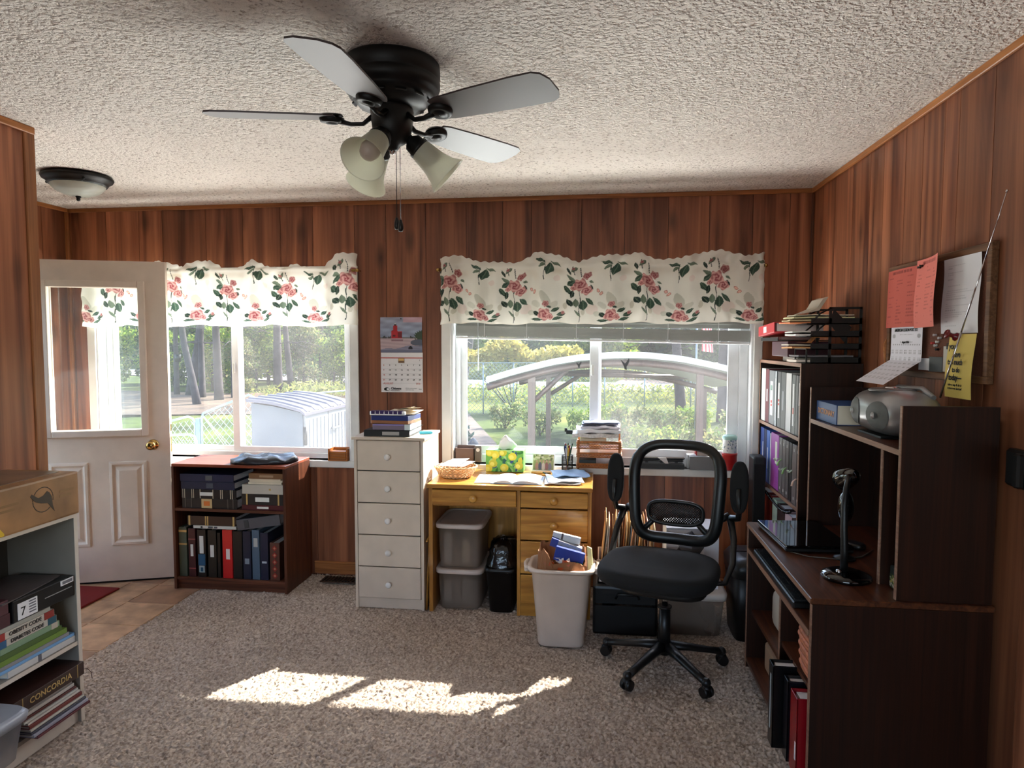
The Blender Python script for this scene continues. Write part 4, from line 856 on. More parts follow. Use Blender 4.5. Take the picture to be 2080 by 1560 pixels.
props(b.make('note_papers', PAPER), 'white papers lying in the wicker basket on the desk', 'paper')
# brown photo box on sill
t = thing('photo_box', 'brown open box with a striped end on the sill behind the wicker basket', 'box', (-.83, 4.17, SZ))
b = B(); x0, x1, y0, y1 = -.905, -.78, 4.135, 4.215; b.box(x0, x1, y0, y0+.004, SZ, SZ+.10); b.box(x0, x1, y1-.004, y1, SZ, SZ+.11); b.box(x0, x0+.004, y0, y1, SZ, SZ+.10); b.box(x1-.004, x1, y0, y1, SZ, SZ+.10); b.box(x0, x1, y0, y1, SZ, SZ+.004); b.make('box_walls', cm((.42, .34, .32), .6), t)
b = B(); b.box(x1, x1+.045, y0+.01, y0+.03, SZ+.01, SZ+.115, bev=.002); b.make('calculator', cm((.40, .39, .38), .5), t)
b = B(); b.cyl((x1+.022, y0+.009, SZ+.09), (x1+.022, y0+.012, SZ+.09), .012); b.make('white_dial', PAPER, t)
# fruit print tissue box
t = thing('tissue_box', 'green tissue box printed with yellow pears and lemons on the window sill', 'tissue box', (-.567, 4.12, DZT))
tx0, tx1, ty0, ty1, tz0, tz1 = -.685, -.452, 4.02, 4.13, DZT+.001, DZT+.135
b = B(); b.box(tx0, tx1, ty0+.002, ty1, tz0, tz1-.002, bev=.002); b.make('carton', cm((.40, .66, .30), .5), t)
def pears(u, v):
    c = np.tile(L3(.42, .70, .30), (len(u), 1)); X = u*.233; Y = v*.134
    r4 = np.random.default_rng(5)
    for i in range(46):
        cx_, cy_, a = r4.random()*.233, r4.random()*.134, r4.random()*PI; x, y, q = ell(X, Y, cx_, cy_, .022, .007, a)
        m_ = (np.abs(x) < 1) & (np.abs(y) < 1-x*x); c[m_] = [L3(.12, .26, .50), L3(.20, .48, .20), L3(.62, .82, .50), L3(.10, .34, .30)][i % 4]
    for cx_, cy_, lem in ((.045, .050, 0), (.025, .118, 1), (.060, .105, 1), (.165, .095, 1), (.205, .040, 0), (.115, .025, 1), (.105, .12, 0), (.015, .02, 1)):
        x, y, q = ell(X, Y, cx_, cy_, .026, .024); m_ = q < 1
        if not lem: x2, y2, q2 = ell(X, Y, cx_+.008, cy_+.030, .013, .022, -.2); m_ = m_ | (q2 < 1)
        c[m_] = L3(.88, .84, .25) if lem else L3(.78, .78, .22); x, y, q = ell(X, Y, cx_-.006, cy_-.004, .014, .013); c[q < 1] = L3(.92, .90, .42)
    c[v > .975] = L3(.75, .88, .60); return c
sheet('fruit_print', 120, 70, lambda u, v: (tx0+(tx1-tx0)*u, np.full_like(u, ty0), tz0+(tz1-tz0)*v), pears, attr_mat('carton_print', .4), t)
b = B(); r3 = random.Random(3); rings = []
for k, (s_, zz) in enumerate(((1, tz1-.001), (1.25, tz1+.02), (.9, tz1+.045), (.35, tz1+.07), (.1, tz1+.082))):
    rings.append([(-.567+.045*s_*math.cos(a)*(1+.25*math.sin(3*a+k)), 4.075+.018*s_*math.sin(a)*(1+.3*math.sin(2*a+k)), zz+.006*math.sin(4*a)) for a in [2*PI*i/20 for i in range(20)]])
b.loft(rings, cap1=True); b.make('tissue', mat('tissue_paper', (.95, .95, .96), .9), t)
# photo frame, standing
t = thing('framed_snapshot', 'small white photo frame with a group snapshot beside the tissue box', 'photo frame', (-.345, 4.13, DZT))
Mf = T(-.335, 4.075, DZT+.001) @ RZ(-6) @ RXm(-10)
b = B(); b.box(-.070, .070, 0, .006, 0, .108, bev=.0015); bmesh.ops.transform(b.bm, matrix=Mf, verts=b.bm.verts); b.make('frame', VINYL, t)
def snap(u, v):
    c = np.tile(L3(.62, .66, .45), (len(u), 1))*(.8+.5*v[:, None]); r5 = np.random.default_rng(6)
    for i in range(30): x, y, q = ell(u, v, r5.random(), .6+r5.random()*.4, .06, .07); c[q < 1] = [L3(.80, .85, .66), L3(.45, .5, .32), L3(.9, .9, .8)][i % 3]
    for i, cx_ in enumerate((.18, .34, .5, .66, .82)):
        x, y, q = ell(u, v, cx_, .22+.03*(i % 2), .085, .26); c[q < 1] = [L3(.75, .55, .5), L3(.35, .35, .45), L3(.85, .8, .78), L3(.6, .4, .4), L3(.5, .5, .55)][i]
        x, y, q = ell(u, v, cx_, .56+.03*(i % 2), .045, .075); c[q < 1] = L3(.80, .66, .56)
    return c
pf = sheet('snapshot', 50, 40, lambda u, v: (-.064+.128*u, np.full_like(u, -.0008), .006+.096*v), snap, attr_mat('photo_print', .3), None)
loc = pf.location.copy(); pf.data.transform(Matrix.Translation(loc)); pf.data.transform(Mf); pf.location = (0, 0, 0); pf.parent = t; pf.matrix_parent_inverse = WORLD_PARENTS[t.name].inverted()
b = B(); b.prism([(-.30, 4.10, DZT), (-.30, 4.13, DZT), (-.30, 4.092, DZT+.08)], (.003, 0, 0)); b.make('easel_back', BLACK, t)
# pencil cup
t = thing('pencil_cup', 'black mesh cup crowded with pens and pencils beside the wicker letter tray', 'pen holder', (-.20, 4.08, DZT))
cx, cy = -.185, 4.055
b = B()
for k in range(12): b.tube([(cx+.034*math.cos(2*PI*i/20), cy+.034*math.sin(2*PI*i/20), DZT+.002+k*.0095) for i in range(20)], .0011, n=4, closed=True)
for i in range(28): a = 2*PI*i/28; b.cyl((cx+.034*math.cos(a), cy+.034*math.sin(a), DZT+.002), (cx+.034*math.cos(a), cy+.034*math.sin(a), DZT+.106), .001, n=4)
b.cyl((cx, cy, DZT+.001), (cx, cy, DZT+.004), .034); b.tube([(cx+.035*math.cos(2*PI*i/24), cy+.035*math.sin(2*PI*i/24), DZT+.107) for i in range(24)], .0022, n=6, closed=True); b.make('cup', BLACK, t)
r3 = random.Random(21)
PC = [(.75, .15, .15), (.15, .15, .2), (.85, .7, .3), (.9, .9, .9), (.2, .3, .6), (.4, .25, .2), (.25, .4, .3), (.85, .85, .9), (.6, .2, .2), (.1, .1, .1)]
for i in range(14):
    a = r3.uniform(0, 6.28); q = r3.uniform(.008, .026); h_ = r3.uniform(.140, .175); c = PC[i % 10]
    p0 = Vector((cx+.4*q*math.cos(a+3), cy+.4*q*math.sin(a+3), DZT+.006)); p1 = Vector((cx+1.35*q*math.cos(a), cy+1.0*q*math.sin(a), DZT+h_)); b = B(); b.cyl(p0, p1, .0046, n=8)
    p = b.make('pen', cm(c, .35)); props(p, ['red', 'near-black', 'ochre', 'white', 'blue', 'brown', 'dark green', 'pale silver', 'crimson', 'jet black'][i % 10]+' pen '+['leaning left', 'leaning right'][int(p1.x > cx)]+' in the crowded mesh cup, '+['front', 'rear'][int(p1.y > cy)]+' half'+(' second of its colour' if i > 9 else ''), 'pen', 'pens in the black mesh cup')
    tipv = p1+(p1-p0).normalized()*.012; b = B(); b.cyl(p1, tipv, .0044, .0014, n=8)
    tp = b.make('tip', cm(PC[(i*3+3) % 10], .4), p)
# wicker letter tray with papers
t = thing('letter_tray', 'tiered wicker letter tray with a wooden frame on the window sill', 'letter tray', (.005, 4.16, SZ))
lx0, lx1, ly0, ly1 = -.125, .14, 4.05, 4.22
WK = wood('letter_tray_wood', (.62, .38, .22), (.76, .52, .32), axis=2, s=40, rnd=.05)
b = B()
for x in (lx0, lx1-.012):
    for y in (ly0, ly1-.012): b.box(x, x+.012, y, y+.012, SZ+.001 if y > 4.13 else SZ+.001, 1.03 if x > 0 and y > 4.1 else .945)
b.make('frame_post', WK, t)
for k, z0 in enumerate((SZ+.006, .838, .890)):
    b = B(); b.box(lx0+.006, lx1-.006, ly0+.006, ly1-.006, z0, z0+.004); b.make('tier', WK, t)
    b = B(); nn = 30
    if k == 2 or k == 0 or k == 1:
        hgt_ = (.040 if k == 2 else .022)
        rows = 5 if k == 2 else 3
        for j in range(rows):
            zz = z0+.006+j*hgt_/rows
            b.tube([(lx0+.004+(lx1-lx0-.008)*i/nn, ly0-.001+.0030*(1 if (i+j) % 2 else -1), zz) for i in range(nn+1)], .0036, n=5)
            b.tube([(lx0-.001+.003*(1 if (i+j) % 2 else -1), ly0+(ly1-ly0)*i/14, zz) for i in range(15)], .0032, n=5)
            b.tube([(lx1+.001+.003*(1 if (i+j) % 2 else -1), ly0+(ly1-ly0)*i/14, zz) for i in range(15)], .0032, n=5)
        b.tube([(lx0, ly0, z0+hgt_+.006), (lx1, ly0, z0+hgt_+.006)], .005, n=6)
    b.make('woven_rim', RATTAN, t)
b = B(); b.box(lx0+.012, -.012, ly0+.012, ly1-.02, SZ+.014, SZ+.034, bev=.001); props(b.make('notepad', PAPER), 'white notepad in the lowest tier of the wicker letter tray', 'notepad')
b = B(); b.box(lx0+.012, -.010, ly0+.015, ly1-.02, SZ+.036, SZ+.056, bev=.001); props(b.make('black_box', BLACK), 'small black box lying on the white notepad in the letter tray', 'box')
b = B(); b.box(lx0+.02, .05, ly0+.01, ly1-.02, .936, .952); props(b.make('envelope_stack', CREAM), 'stack of envelopes in the middle tier of the letter tray', 'envelope')
z = .953; r3 = random.Random(6)
def crump(name, label, x0, x1, y0, y1, z0, th, m, amp, seed, cat='paper', rz=0, lines=0):
    r6 = np.random.default_rng(seed); nx_, ny_ = 16, 10; b = B(); P = r6.random(6)*6
    def zz(u, v): return z0+amp*(math.sin(u*7+P[0])*math.cos(v*4+P[1])+.5*math.sin(u*15+v*6+P[2]))*1.0
    cx_, cy_ = (x0+x1)/2, (y0+y1)/2
    def pt(i, j, dz):
        u, v = i/(nx_-1), j/(ny_-1); x, y = x0+(x1-x0)*u-cx_, y0+(y1-y0)*v-cy_; c, s = math.cos(R(rz)), math.sin(R(rz)); return (cx_+x*c-y*s, cy_+x*s+y*c, zz(u, v)+dz)
    top = [[b.bm.verts.new(pt(i, j, th)) for i in range(nx_)] for j in range(ny_)]; bot = [[b.bm.verts.new(pt(i, j, 0)) for i in range(nx_)] for j in range(ny_)]
    for G, fl_ in ((top, 1), (bot, 0)):
        for j in range(ny_-1):
            for i in range(nx_-1): b.bm.faces.new((G[j][i], G[j][i+1], G[j+1][i+1], G[j+1][i]))
    for i in range(nx_-1): b.bm.faces.new((top[0][i], top[0][i+1], bot[0][i+1], bot[0][i])); b.bm.faces.new((top[-1][i], top[-1][i+1], bot[-1][i+1], bot[-1][i]))
    for j in range(ny_-1): b.bm.faces.new((top[j][0], top[j+1][0], bot[j+1][0], bot[j][0])); b.bm.faces.new((top[j][-1], top[j+1][-1], bot[j+1][-1], bot[j][-1]))
    o = b.make(name, m); return props(o, label, cat)
NEWS = mat('newsprint', (.80, .79, .78), .8, var=.28, vscale=70)
crump('newspaper', 'folded newspaper slumped over the wicker letter tray', -.155, .125, 4.03, 4.20, .965, .022, NEWS, .006, 3, 'newspaper')
crump('newspaper', 'second folded newspaper higher in the pile on the letter tray', -.13, .13, 4.04, 4.21, .992, .020, PAPER, .006, 5, 'newspaper', 4)
crump('plastic_mailer', 'clear-wrapped white mailer near the top of the letter tray pile', -.10, .135, 4.05, 4.21, 1.017, .014, mat('mailer', (.86, .84, .88), .3), .004, 7, 'envelope', -3)
crump('magazine', 'dark-edged magazine on top of the letter tray pile', -.10, .12, 4.06, 4.21, 1.037, .006, cm((.30, .28, .34), .4), .002, 8, 'magazine', 2)
crump('magazine', 'blue-grey magazine topmost on the letter tray pile', -.09, .125, 4.07, 4.21, 1.046, .006, cm((.55, .58, .68), .4), .002, 9, 'magazine', 6)
# clip lamp / dark clip at left of the pile
t = thing('binder_clip', 'black clip gripping the newspaper pile at its left', 'clip', (-.17, 4.10, .965)); b = B(); b.box(-.195, -.155, 4.09, 4.11, .975, 1.0, bev=.003); b.make('jaw', BLACK, t); b = B(); b.box(-.205, -.188, 4.092, 4.108, .990, 1.012, bev=.002); b.make('lever', BLACK, t)
# papers on the desk
z = DZT+.0008
crump('folder', 'white folder under the open planner on the desk', -.70, -.53, 3.68, 3.92, z, .003, PAPER, .0004, 11, 'folder', 3)
t = thing('open_planner', 'open spiral planner lying in the middle of the desk', 'notebook', (-.46, 3.80, z))
for s_, x0, x1 in ((0, -.585, -.475), (1, -.475, -.325)):
    b = B(); nn = 14; rg = []
    for j in range(nn+1):
        u = j/nn; x = x0+(x1-x0)*u; hz = .016*math.sin(PI*min(1, (u if s_ else 1-u)*1.0))**.7*(1-.3*u if s_ else .7+.3*u); rg.append((x, hz+.004))
    b.prism([(x, 3.675, z+h_) for x, h_ in rg]+[(rg[-1][0], 3.675, z), (rg[0][0], 3.675, z)], (0, .22, 0)); b.make('page_block', PAPER, t)
b = B(); b.box(-.60, -.31, 3.668, 3.905, z-.0003, z+.0022); b.make('cover', cm((.55, .60, .66), .5), t)
for i in range(9): b = B(); b.box(-.455, -.345, 3.70+i*.02, 3.7015+i*.02, z+.020, z+.0208); b.bm.free()
crump('envelope', 'blue-grey printed mailer leaning on papers at the right of the desk', -.27, -.06, 3.80, 4.00, z+.024, .004, cm((.50, .60, .72), .5), .006, 31, 'envelope', 12)
crump('letter_pages', 'pale printed letter pages at the right of the desk', -.29, -.09, 3.69, 3.90, z+.014, .004, mat('printed_letter', (.84, .88, .92), .6, var=.15, vscale=40), .004, 32, 'paper', 10)
crump('letter_pages', 'lower sheet under the printed letter pages on the desk', -.30, -.10, 3.68, 3.88, z+.004, .004, PAPER, .002, 33, 'paper', 4)
b = B(); b.cyl((-.325, 3.97, z+.012), (-.295, 3.93, z+.008), .006, n=10); props(b.make('marker', cm((.08, .08, .1), .3)), 'black marker beside the open planner', 'pen')
b = B(); b.cyl((-.40, 3.99, z+.006), (-.28, 3.975, z+.006), .005, n=8); props(b.make('pencil', cm((.72, .55, .22), .4)), 'yellow pencil lying behind the planner', 'pencil')
# right part of the sill: punch, grey boxes, tins
t = thing('hole_punch', 'black and chrome three-hole punch on the right window sill', 'hole punch', (.38, 4.17, SZ))
b = B(); b.box(.255, .525, 4.12, 4.21, SZ+.001, SZ+.034, bev=.004); b.make('base', BLACK, t)
b = B(); b.box(.27, .52, 4.13, 4.19, SZ+.045, SZ+.055, bev=.004); b.make('lever', BLACKG, t)
b = B(); b.box(.26, .53, 4.135, 4.185, SZ+.056, SZ+.072, bev=.006); b.make('chrome_bar', CHROME, t)
for x in (.30, .39, .48): b = B(); b.cyl((x, 4.16, SZ+.03), (x, 4.16, SZ+.056), .010); b.make('punch_head', CHROME, t)
b = B(); b.prism([(.365, 4.128, SZ+.070), (.415, 4.128, SZ+.070), (.43, 4.128, SZ+.035), (.41, 4.128, SZ+.035)], (0, -.003, 0)); b.make('guide', PAPER, t)
b = B(); b.box(.545, .60, 4.16, 4.22, SZ+.001, SZ+.085, bev=.002); props(b.make('small_box', cm((.72, .72, .71), .6)), 'pale narrow box left of the grey box on the sill', 'box')
b = B(); b.box(.555, .70, 4.115, 4.155, SZ+.001, SZ+.083, bev=.002); props(b.make('grey_box', cm((.50, .50, .50), .6)), 'plain grey box on the right part of the sill', 'box')
t = thing('photo_box', 'white box with a red side standing behind the grey box', 'box', (.62, 4.20, SZ)); b = B(); b.box(.605, .69, 4.17, 4.225, SZ+.001, SZ+.145, bev=.002); b.make('carton', cm((.80, .74, .70), .6), t); b = B(); b.box(.598, .605, 4.17, 4.225, SZ+.002, SZ+.14); b.make('red_side', cm((.70, .12, .10), .5), t)
b = B(); cx, cy = .797, 4.165; b.lathe([(.001, SZ+.001), (.043, SZ+.001), (.044, SZ+.004), (.044, SZ+.088), (.046, SZ+.090), (.046, SZ+.102), (.043, SZ+.104), (.001, SZ+.104)], n=32, M=T(cx, cy, 0)); props(b.make('red_tin', mat('red_tin_paint', (.72, .14, .14), .3)), 'round red tin under the floral tin at the right end of the sill', 'tin')
t = thing('floral_tin', 'round white tin with blue flowers and a pale green lid on the red tin', 'tin', (cx, cy, SZ+.105))
z0 = SZ+.105
def flor(u, v):
    c = np.tile(L3(.86, .87, .86), (len(u), 1)); r5 = np.random.default_rng(12)
    for i in range(60): a, b_ = r5.random(), .08+r5.random()*.84; x, y, q = ell(u*.276, v*.088, a*.276, b_*.088, .006, .0035, r5.random()*3); c[q < 1] = [L3(.40, .50, .60), L3(.45, .56, .50), L3(.62, .60, .66)][i % 3]
    return c
sheet('tin_body', 140, 30, lambda u, v: (cx+.041*np.cos(u*2*PI), cy+.041*np.sin(u*2*PI), z0+.088*v), flor, attr_mat('printed_tin', .3), t)
b = B(); b.lathe([(.043, z0+.080), (.044, z0+.098), (.036, z0+.106), (.030, z0+.104), (.001, z0+.104)], n=32, M=T(cx, cy, 0)); b.make('lid', mat('pale_green_tin', (.60, .74, .70), .3), t)
# black tower speaker beside the binder bookcase
t = thing('tower_speaker', 'slim black tower speaker standing left of the binder bookcase', 'speaker', (.895, 3.93, 0))
b = B(); b.box(.865, .935, 3.84, 3.96, .01, .90, bev=.012, seg=2); b.make('cabinet', BLACK, t); b = B(); b.box(.87, .93, 3.836, 3.84, .20, .86); b.make('grille', BLACKM, t); b = B(); b.box(.845, .955, 3.82, 3.98, 0, .012, bev=.003); b.make('foot', BLACK, t)

# ---------------------------------------------------------------- office chair
ch = thing('office_chair', 'black mesh-back office chair with both armrests flipped up', 'chair', (.318, 3.12, .004), rz=R(-16), local=True)
PB = mat('black_chair_plastic', (.05, .052, .055), .4)
b = B(); b.se(-.028, -.015, .435, .515, .272, .245, e=3.2, n=44, bev=.036, steps=5, dome=.006); b.make('seat', BLACKM, ch)
b = B(); b.se(0, .01, .395, .437, .20, .19, e=4, n=32, bev=.015); b.make('seat_pan', PB, ch)
b = B(); b.cyl((0, 0, .29), (0, 0, .40), .013, n=16); b.make('gas_piston', CHROME, ch)
b = B(); b.cyl((0, 0, .075), (0, 0, .30), .029, .026, n=20); b.cyl((0, 0, .295), (0, 0, .303), .033, n=20); b.make('column', PB, ch)
b = B(); b.cyl((0, 0, .365), (0, 0, .40), .05, .07, n=16); b.make('tilt_mechanism', PB, ch)
for k in range(5):
    a = R(231+16+72*k); dx, dy = math.cos(a), math.sin(a); L_ = .285
    b = B(); b.tube([(dx*.015, dy*.015, .115), (dx*.12, dy*.12, .098), (dx*.22, dy*.22, .078), (dx*L_, dy*L_, .066)], [.030, .024, .020, .020], n=10, flat=.75); b.sph((dx*L_, dy*L_, .066), .021); lg = b.make('leg', PB, ch)
    b = B(); px, py = dx*(L_+.003), dy*(L_+.003); b.cyl((px, py, .045), (px, py, .062), .010)
    for s_ in (-1, 1): b.cyl((px-dy*s_*.007-dy*s_*.0, py+dx*s_*.007, .026), (px-dy*s_*.024, py+dx*s_*.024, .026), .026, .023, n=20)
    b.sph((px, py, .040), .022, (1, 1, .9)); b.make('caster', BLACK, lg)
# backrest
def bk(u, v, off=0):
    """u -1..1 across, v 0..1 up"""
    w = .195+.028*v; z = .548+.468*v; y = .235+.075*v-.035*(1-u*u)*-1+.02*math.sin(PI*v)*-1; return Vector((u*w, y+.0+off, z))
loop = []
for i in range(56):
    a = 2*PI*i/56; e = 3.6 if math.sin(a) > 0 else 5; u = abs(math.cos(a))**(2/e)*math.copysign(1, math.cos(a)); v = .5+.5*abs(math.sin(a))**(2/e)*math.copysign(1, math.sin(a)); loop.append(bk(u, v))
b = B(); b.tube(loop, [.030 if p.z < .95 else .026 for p in loop], n=12, closed=True, flat=.8, up=(0, 1, 0)); b.make('back_frame', PB, ch)
MESHB = glass('chair_back_mesh', (.80, .80, .80), haze=.04, gloss=0, hazecol=(.3, .3, .3))
b = B(); G = [[b.bm.verts.new(bk(-.97+1.94*i/16, .02+.96*j/16)) for i in range(17)] for j in range(17)]
for j in range(16):
    for i in range(16): b.bm.faces.new((G[j][i], G[j][i+1], G[j+1][i+1], G[j+1][i]))
b.make('back_mesh', MESHB, ch)
b = B()   # lumbar pad: diamond lattice inside an oval rim
Yl = .245; zc, wa, hb = .685, .135, .058
def inside(x, z): return (abs(x)/wa)**3+(abs(z-zc)/hb)**3 < 1
rim = [(abs(math.cos(2*PI*i/40))**(2/3)*math.copysign(wa, math.cos(2*PI*i/40)), Yl, zc+abs(math.sin(2*PI*i/40))**(2/3)*math.copysign(hb, math.sin(2*PI*i/40))) for i in range(40)]
b.tube(rim, .010, n=8, closed=True, up=(0, 1, 0))
st = .0125
for k in range(-20, 21):
    for s_ in (-1, 1):
        pts = [(x, zc+s_*(x-k*st*1.0)) for x in np.linspace(-wa, wa, 101)]; pts = [p for p in pts if inside(*p)]
        if len(pts) > 2: b.tube([(pts[0][0], Yl, pts[0][1]), (pts[-1][0], Yl, pts[-1][1])], .0030, n=4)
b.make('lumbar_pad', PB, ch)
b = B(); b.tube([(-.10, .25, .65), (-.14, .255, .605), (-.175, .25, .58)], .014, n=8); b.tube([(.10, .25, .65), (.14, .255, .605), (.175, .25, .58)], .014, n=8); b.make('lumbar_bracket', PB, ch)
for s_ in (-1, 1):
    b = B(); x = s_*.262
    b.tube([(s_*.17, .0, .43), (x, .05, .43), (s_*.288, .12, .50), (s_*.285, .20, .59), (s_*.262, .265, .68)], [.014, .015, .016, .016, .019], n=8, flat=.7); b.tube([(s_*.255, .285, .69), (s_*.20, .265, .66)], .018, n=8); b.make('arm_bracket', PB, ch)
    b = B(); b.tube([(s_*.262, .265, .68), (s_*.30, .245, .69), (s_*.305, .22, .74), (s_*.30, .215, .84)], [.018, .016, .013, .012], n=8); b.make('arm_stem', PB, ch)
    b = B(); b.se(0, 0, -.014, .018, .043, .125, e=2.6, n=32, bev=.012)
    bmesh.ops.transform(b.bm, matrix=T(s_*.302, .238, .842) @ RXm(84), verts=b.bm.verts); b.make('armrest', BLACKM, ch)

# ---------------------------------------------------------------- ceiling fan
FX, FY = -.676, 2.155
t = thing('ceiling_fan', 'dark bronze flush-mount ceiling fan with four blades and three glass shades', 'ceiling fan', (FX, FY, 2.10))
C0 = T(FX, FY, 2.259) @ Matrix.Scale(1.105, 4) @ T(0, 0, -2.190)
b = B(); b.lathe([(.001, 2.3535), (.136, 2.3535), (.141, 2.348), (.142, 2.336), (.142, 2.312), (.139, 2.309), (.139, 2.304), (.142, 2.301), (.1415, 2.285), (.136, 2.273), (.129, 2.268), (.127, 2.262), (.124, 2.255), (.116, 2.249), (.104, 2.240), (.098, 2.232), (.06, 2.225), (.001, 2.224)], n=48, M=C0); b.make('motor_housing', BRONZE, t)
for i in range(12):
    a = 2*PI*i/12; b = B(); b.box(-.016, .016, -.002, .003, -.006, .006, bev=.002); bmesh.ops.transform(b.bm, matrix=C0 @ Matrix.Rotation(a, 4, 'Z') @ T(0, .113, 2.246) @ RXm(35), verts=b.bm.verts); b.make('vent_slot', BLACK, t)
b = B(); b.lathe([(.062, 2.226), (.064, 2.215), (.060, 2.200), (.062, 2.195), (.058, 2.165), (.054, 2.150), (.040, 2.128), (.022, 2.118), (.018, 2.108), (.008, 2.102), (.001, 2.100)], n=32, M=C0); b.make('light_kit', BRONZE, t)
m, nt, p = nodes('fan_blade_wood'); p.inputs['Base Color'].default_value = (*lin((.25, .20, .20)), 1); p.inputs['Roughness'].default_value = .45; p.inputs['Coat Weight'].default_value = .12; p.inputs['Coat Roughness'].default_value = .3; BLADE = m
for ang in (192, 337.5, 56.5, 267):
    Mb = C0 @ Matrix.Rotation(R(ang), 4, 'Z') @ T(0, 0, 2.190) @ RXm(-11)
    out = [(.165, -.048), (.19, -.056), (.30, -.064), (.44, -.070), (.50, -.069), (.520, -.058), (.533, -.028), (.533, .028), (.520, .058), (.50, .069), (.44, .070), (.30, .064), (.19, .056), (.165, .048)]
    b = B(); b.prism([(x, y, .004) for x, y in out], (0, 0, .005)); bmesh.ops.transform(b.bm, matrix=Mb, verts=b.bm.verts); bl = b.make('blade', BLADE, t)
    b = B(); b.tube([(.052, 0, .016), (.085, 0, -.010), (.12, 0, -.012), (.155, 0, -.004)], [.011, .009, .009, .012], n=8, flat=.7); b.lathe([(.001, -.014), (.016, -.013), (.018, -.008), (.026, -.010), (.033, -.008), (.036, 0), (.036, .004)], n=28, M=T(.175, 0, 0)); b.lathe([(.001, .016), (.030, .015), (.034, .009)], n=24, M=T(.175, 0, 0))
    bmesh.ops.transform(b.bm, matrix=Mb, verts=b.bm.verts); b.make('blade_arm', BRONZE, bl)
m, nt, p = nodes('frosted_alabaster_glass'); MATS['frost'] = m; p.inputs['Base Color'].default_value = (*lin((.93, .93, .88)), 1); p.inputs['Roughness'].default_value = .35; p.inputs['Subsurface Weight'].default_value = 0
tr = nt.nodes.new('ShaderNodeBsdfTranslucent'); tr.inputs[0].default_value = (*lin((.95, .95, .90)), 1); mx = nt.nodes.new('ShaderNodeMixShader'); mx.inputs[0].default_value = .55
nt.links.new(p.outputs[0], mx.inputs[1]); nt.links.new(tr.outputs[0], mx.inputs[2]); nt.links.new(mx.outputs[0], nt.nodes['Material Output'].inputs[0]); FROST = m
for ang in (258, 18, 138):
    Ms = C0 @ Matrix.Rotation(R(ang), 4, 'Z') @ T(.050, 0, 2.140) @ RYm(180-48)
    b = B(); b.lathe([(.012, -.015), (.014, .0), (.028, .012), (.030, .030), (.034, .034), (.034, .042), (.026, .044)], n=24, M=Ms, cap0=True); ar = b.make('socket', BRONZE, t)
    b = B(); b.lathe([(.0295, .036), (.034, .045), (.037, .070), (.041, .100), (.050, .130), (.064, .152), (.0655, .154), (.0625, .152), (.048, .130), (.039, .10), (.035, .07), (.031, .046)], n=36, M=Ms); b.make('glass_shade', FROST, ar)
    b = B(); b.lathe([(.012, .040), (.014, .05), (.027, .085), (.029, .10), (.024, .12), (.012, .130), (.001, .132)], n=20, M=Ms); b.make('light_bulb', mat('frosted_bulb', (.80, .74, .70), .3), ar)
for x, y, z0, ln in ((.020, .01, 2.12, .215), (.002, .03, 2.12, .205)):
    b = B(); b.cyl(C0 @ Vector((x, y, z0)), C0 @ Vector((x, y, z0-ln)), .0012, n=6); pc = b.make('pull_chain', CHROME if x > .01 else BRONZE, t)
    b = B(); b.lathe([(.001, .036), (.004, .034), (.0075, .020), (.0085, .008), (.006, .0), (.001, -.001)], n=14, M=C0 @ T(x, y, z0-ln-.036)); b.make('pull_knob', BLACK, pc)
b = B(); b.lathe([(.001, -.012), (.008, -.010), (.010, 0), (.006, .006)], n=16, M=C0 @ T(0, 0, 2.105)); b.make('finial', CHROME, t)

# flush mount light in the entry
t = thing('flush_light', 'bronze-rimmed flush ceiling light with a frosted bowl above the entry', 'ceiling light', (-2.805, 3.33, 2.32))
C1 = T(-2.805, 3.33, 0)
b = B(); b.lathe([(.001, 2.44), (.150, 2.44), (.165, 2.435), (.172, 2.425), (.165, 2.412), (.150, 2.405), (.143, 2.392), (.138, 2.385), (.128, 2.384)], n=48, M=C1); b.make('rim', BRONZE, t)
b = B(); b.lathe([(.134, 2.392), (.128, 2.375), (.105, 2.352), (.065, 2.335), (.02, 2.329), (.001, 2.329)], n=40, M=C1); b.make('glass_bowl', FROST, t)
b = B(); b.lathe([(.012, 2.330), (.014, 2.324), (.009, 2.318), (.010, 2.31), (.007, 2.303), (.001, 2.301)], n=16, M=C1); b.make('finial', BRONZE, t)
for a in (200, 320, 80):
    b = B(); b.sph((-2.805+.150*math.cos(R(a)), 3.33+.150*math.sin(R(a)), 2.398), .007); b.make('thumb_screw', BRONZE, t)
# ---------------------------------------------------------------- tall binder bookcase against the far right corner
bx, by0, by1, bt = .955, 3.31, 4.125, 1.44
t = thing('bookcase', 'tall dark walnut bookcase full of binders in the right corner beside the window', 'bookcase', (1.09, 3.72, 0))
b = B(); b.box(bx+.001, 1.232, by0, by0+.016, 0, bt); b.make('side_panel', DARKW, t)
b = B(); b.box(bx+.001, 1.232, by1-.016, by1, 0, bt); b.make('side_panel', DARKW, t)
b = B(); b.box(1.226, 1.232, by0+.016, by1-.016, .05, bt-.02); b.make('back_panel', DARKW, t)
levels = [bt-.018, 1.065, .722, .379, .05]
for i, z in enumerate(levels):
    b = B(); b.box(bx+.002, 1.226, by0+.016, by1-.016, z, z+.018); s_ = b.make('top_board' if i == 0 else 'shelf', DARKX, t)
    b = B(); b.box(bx-.001, bx+.002, by0+.016, by1-.016, z, z+.018); b.make('edge_band', EDGE, s_)
for y in (by0, by1-.016): b = B(); b.box(bx-.001, bx+.001, y, y+.016, 0, bt); b.make('edge_band', EDGE, t)
def rb(ya, yb_, z, h, col, label, **kw):   # a binder on the right bookcase, spine toward -x
    M = T(bx+.008+kw.pop('inset', 0), (ya+yb_)/2, z) @ RZ(-90); return binder(M, abs(ya-yb_)-.002, h, .235, col, label, **kw)
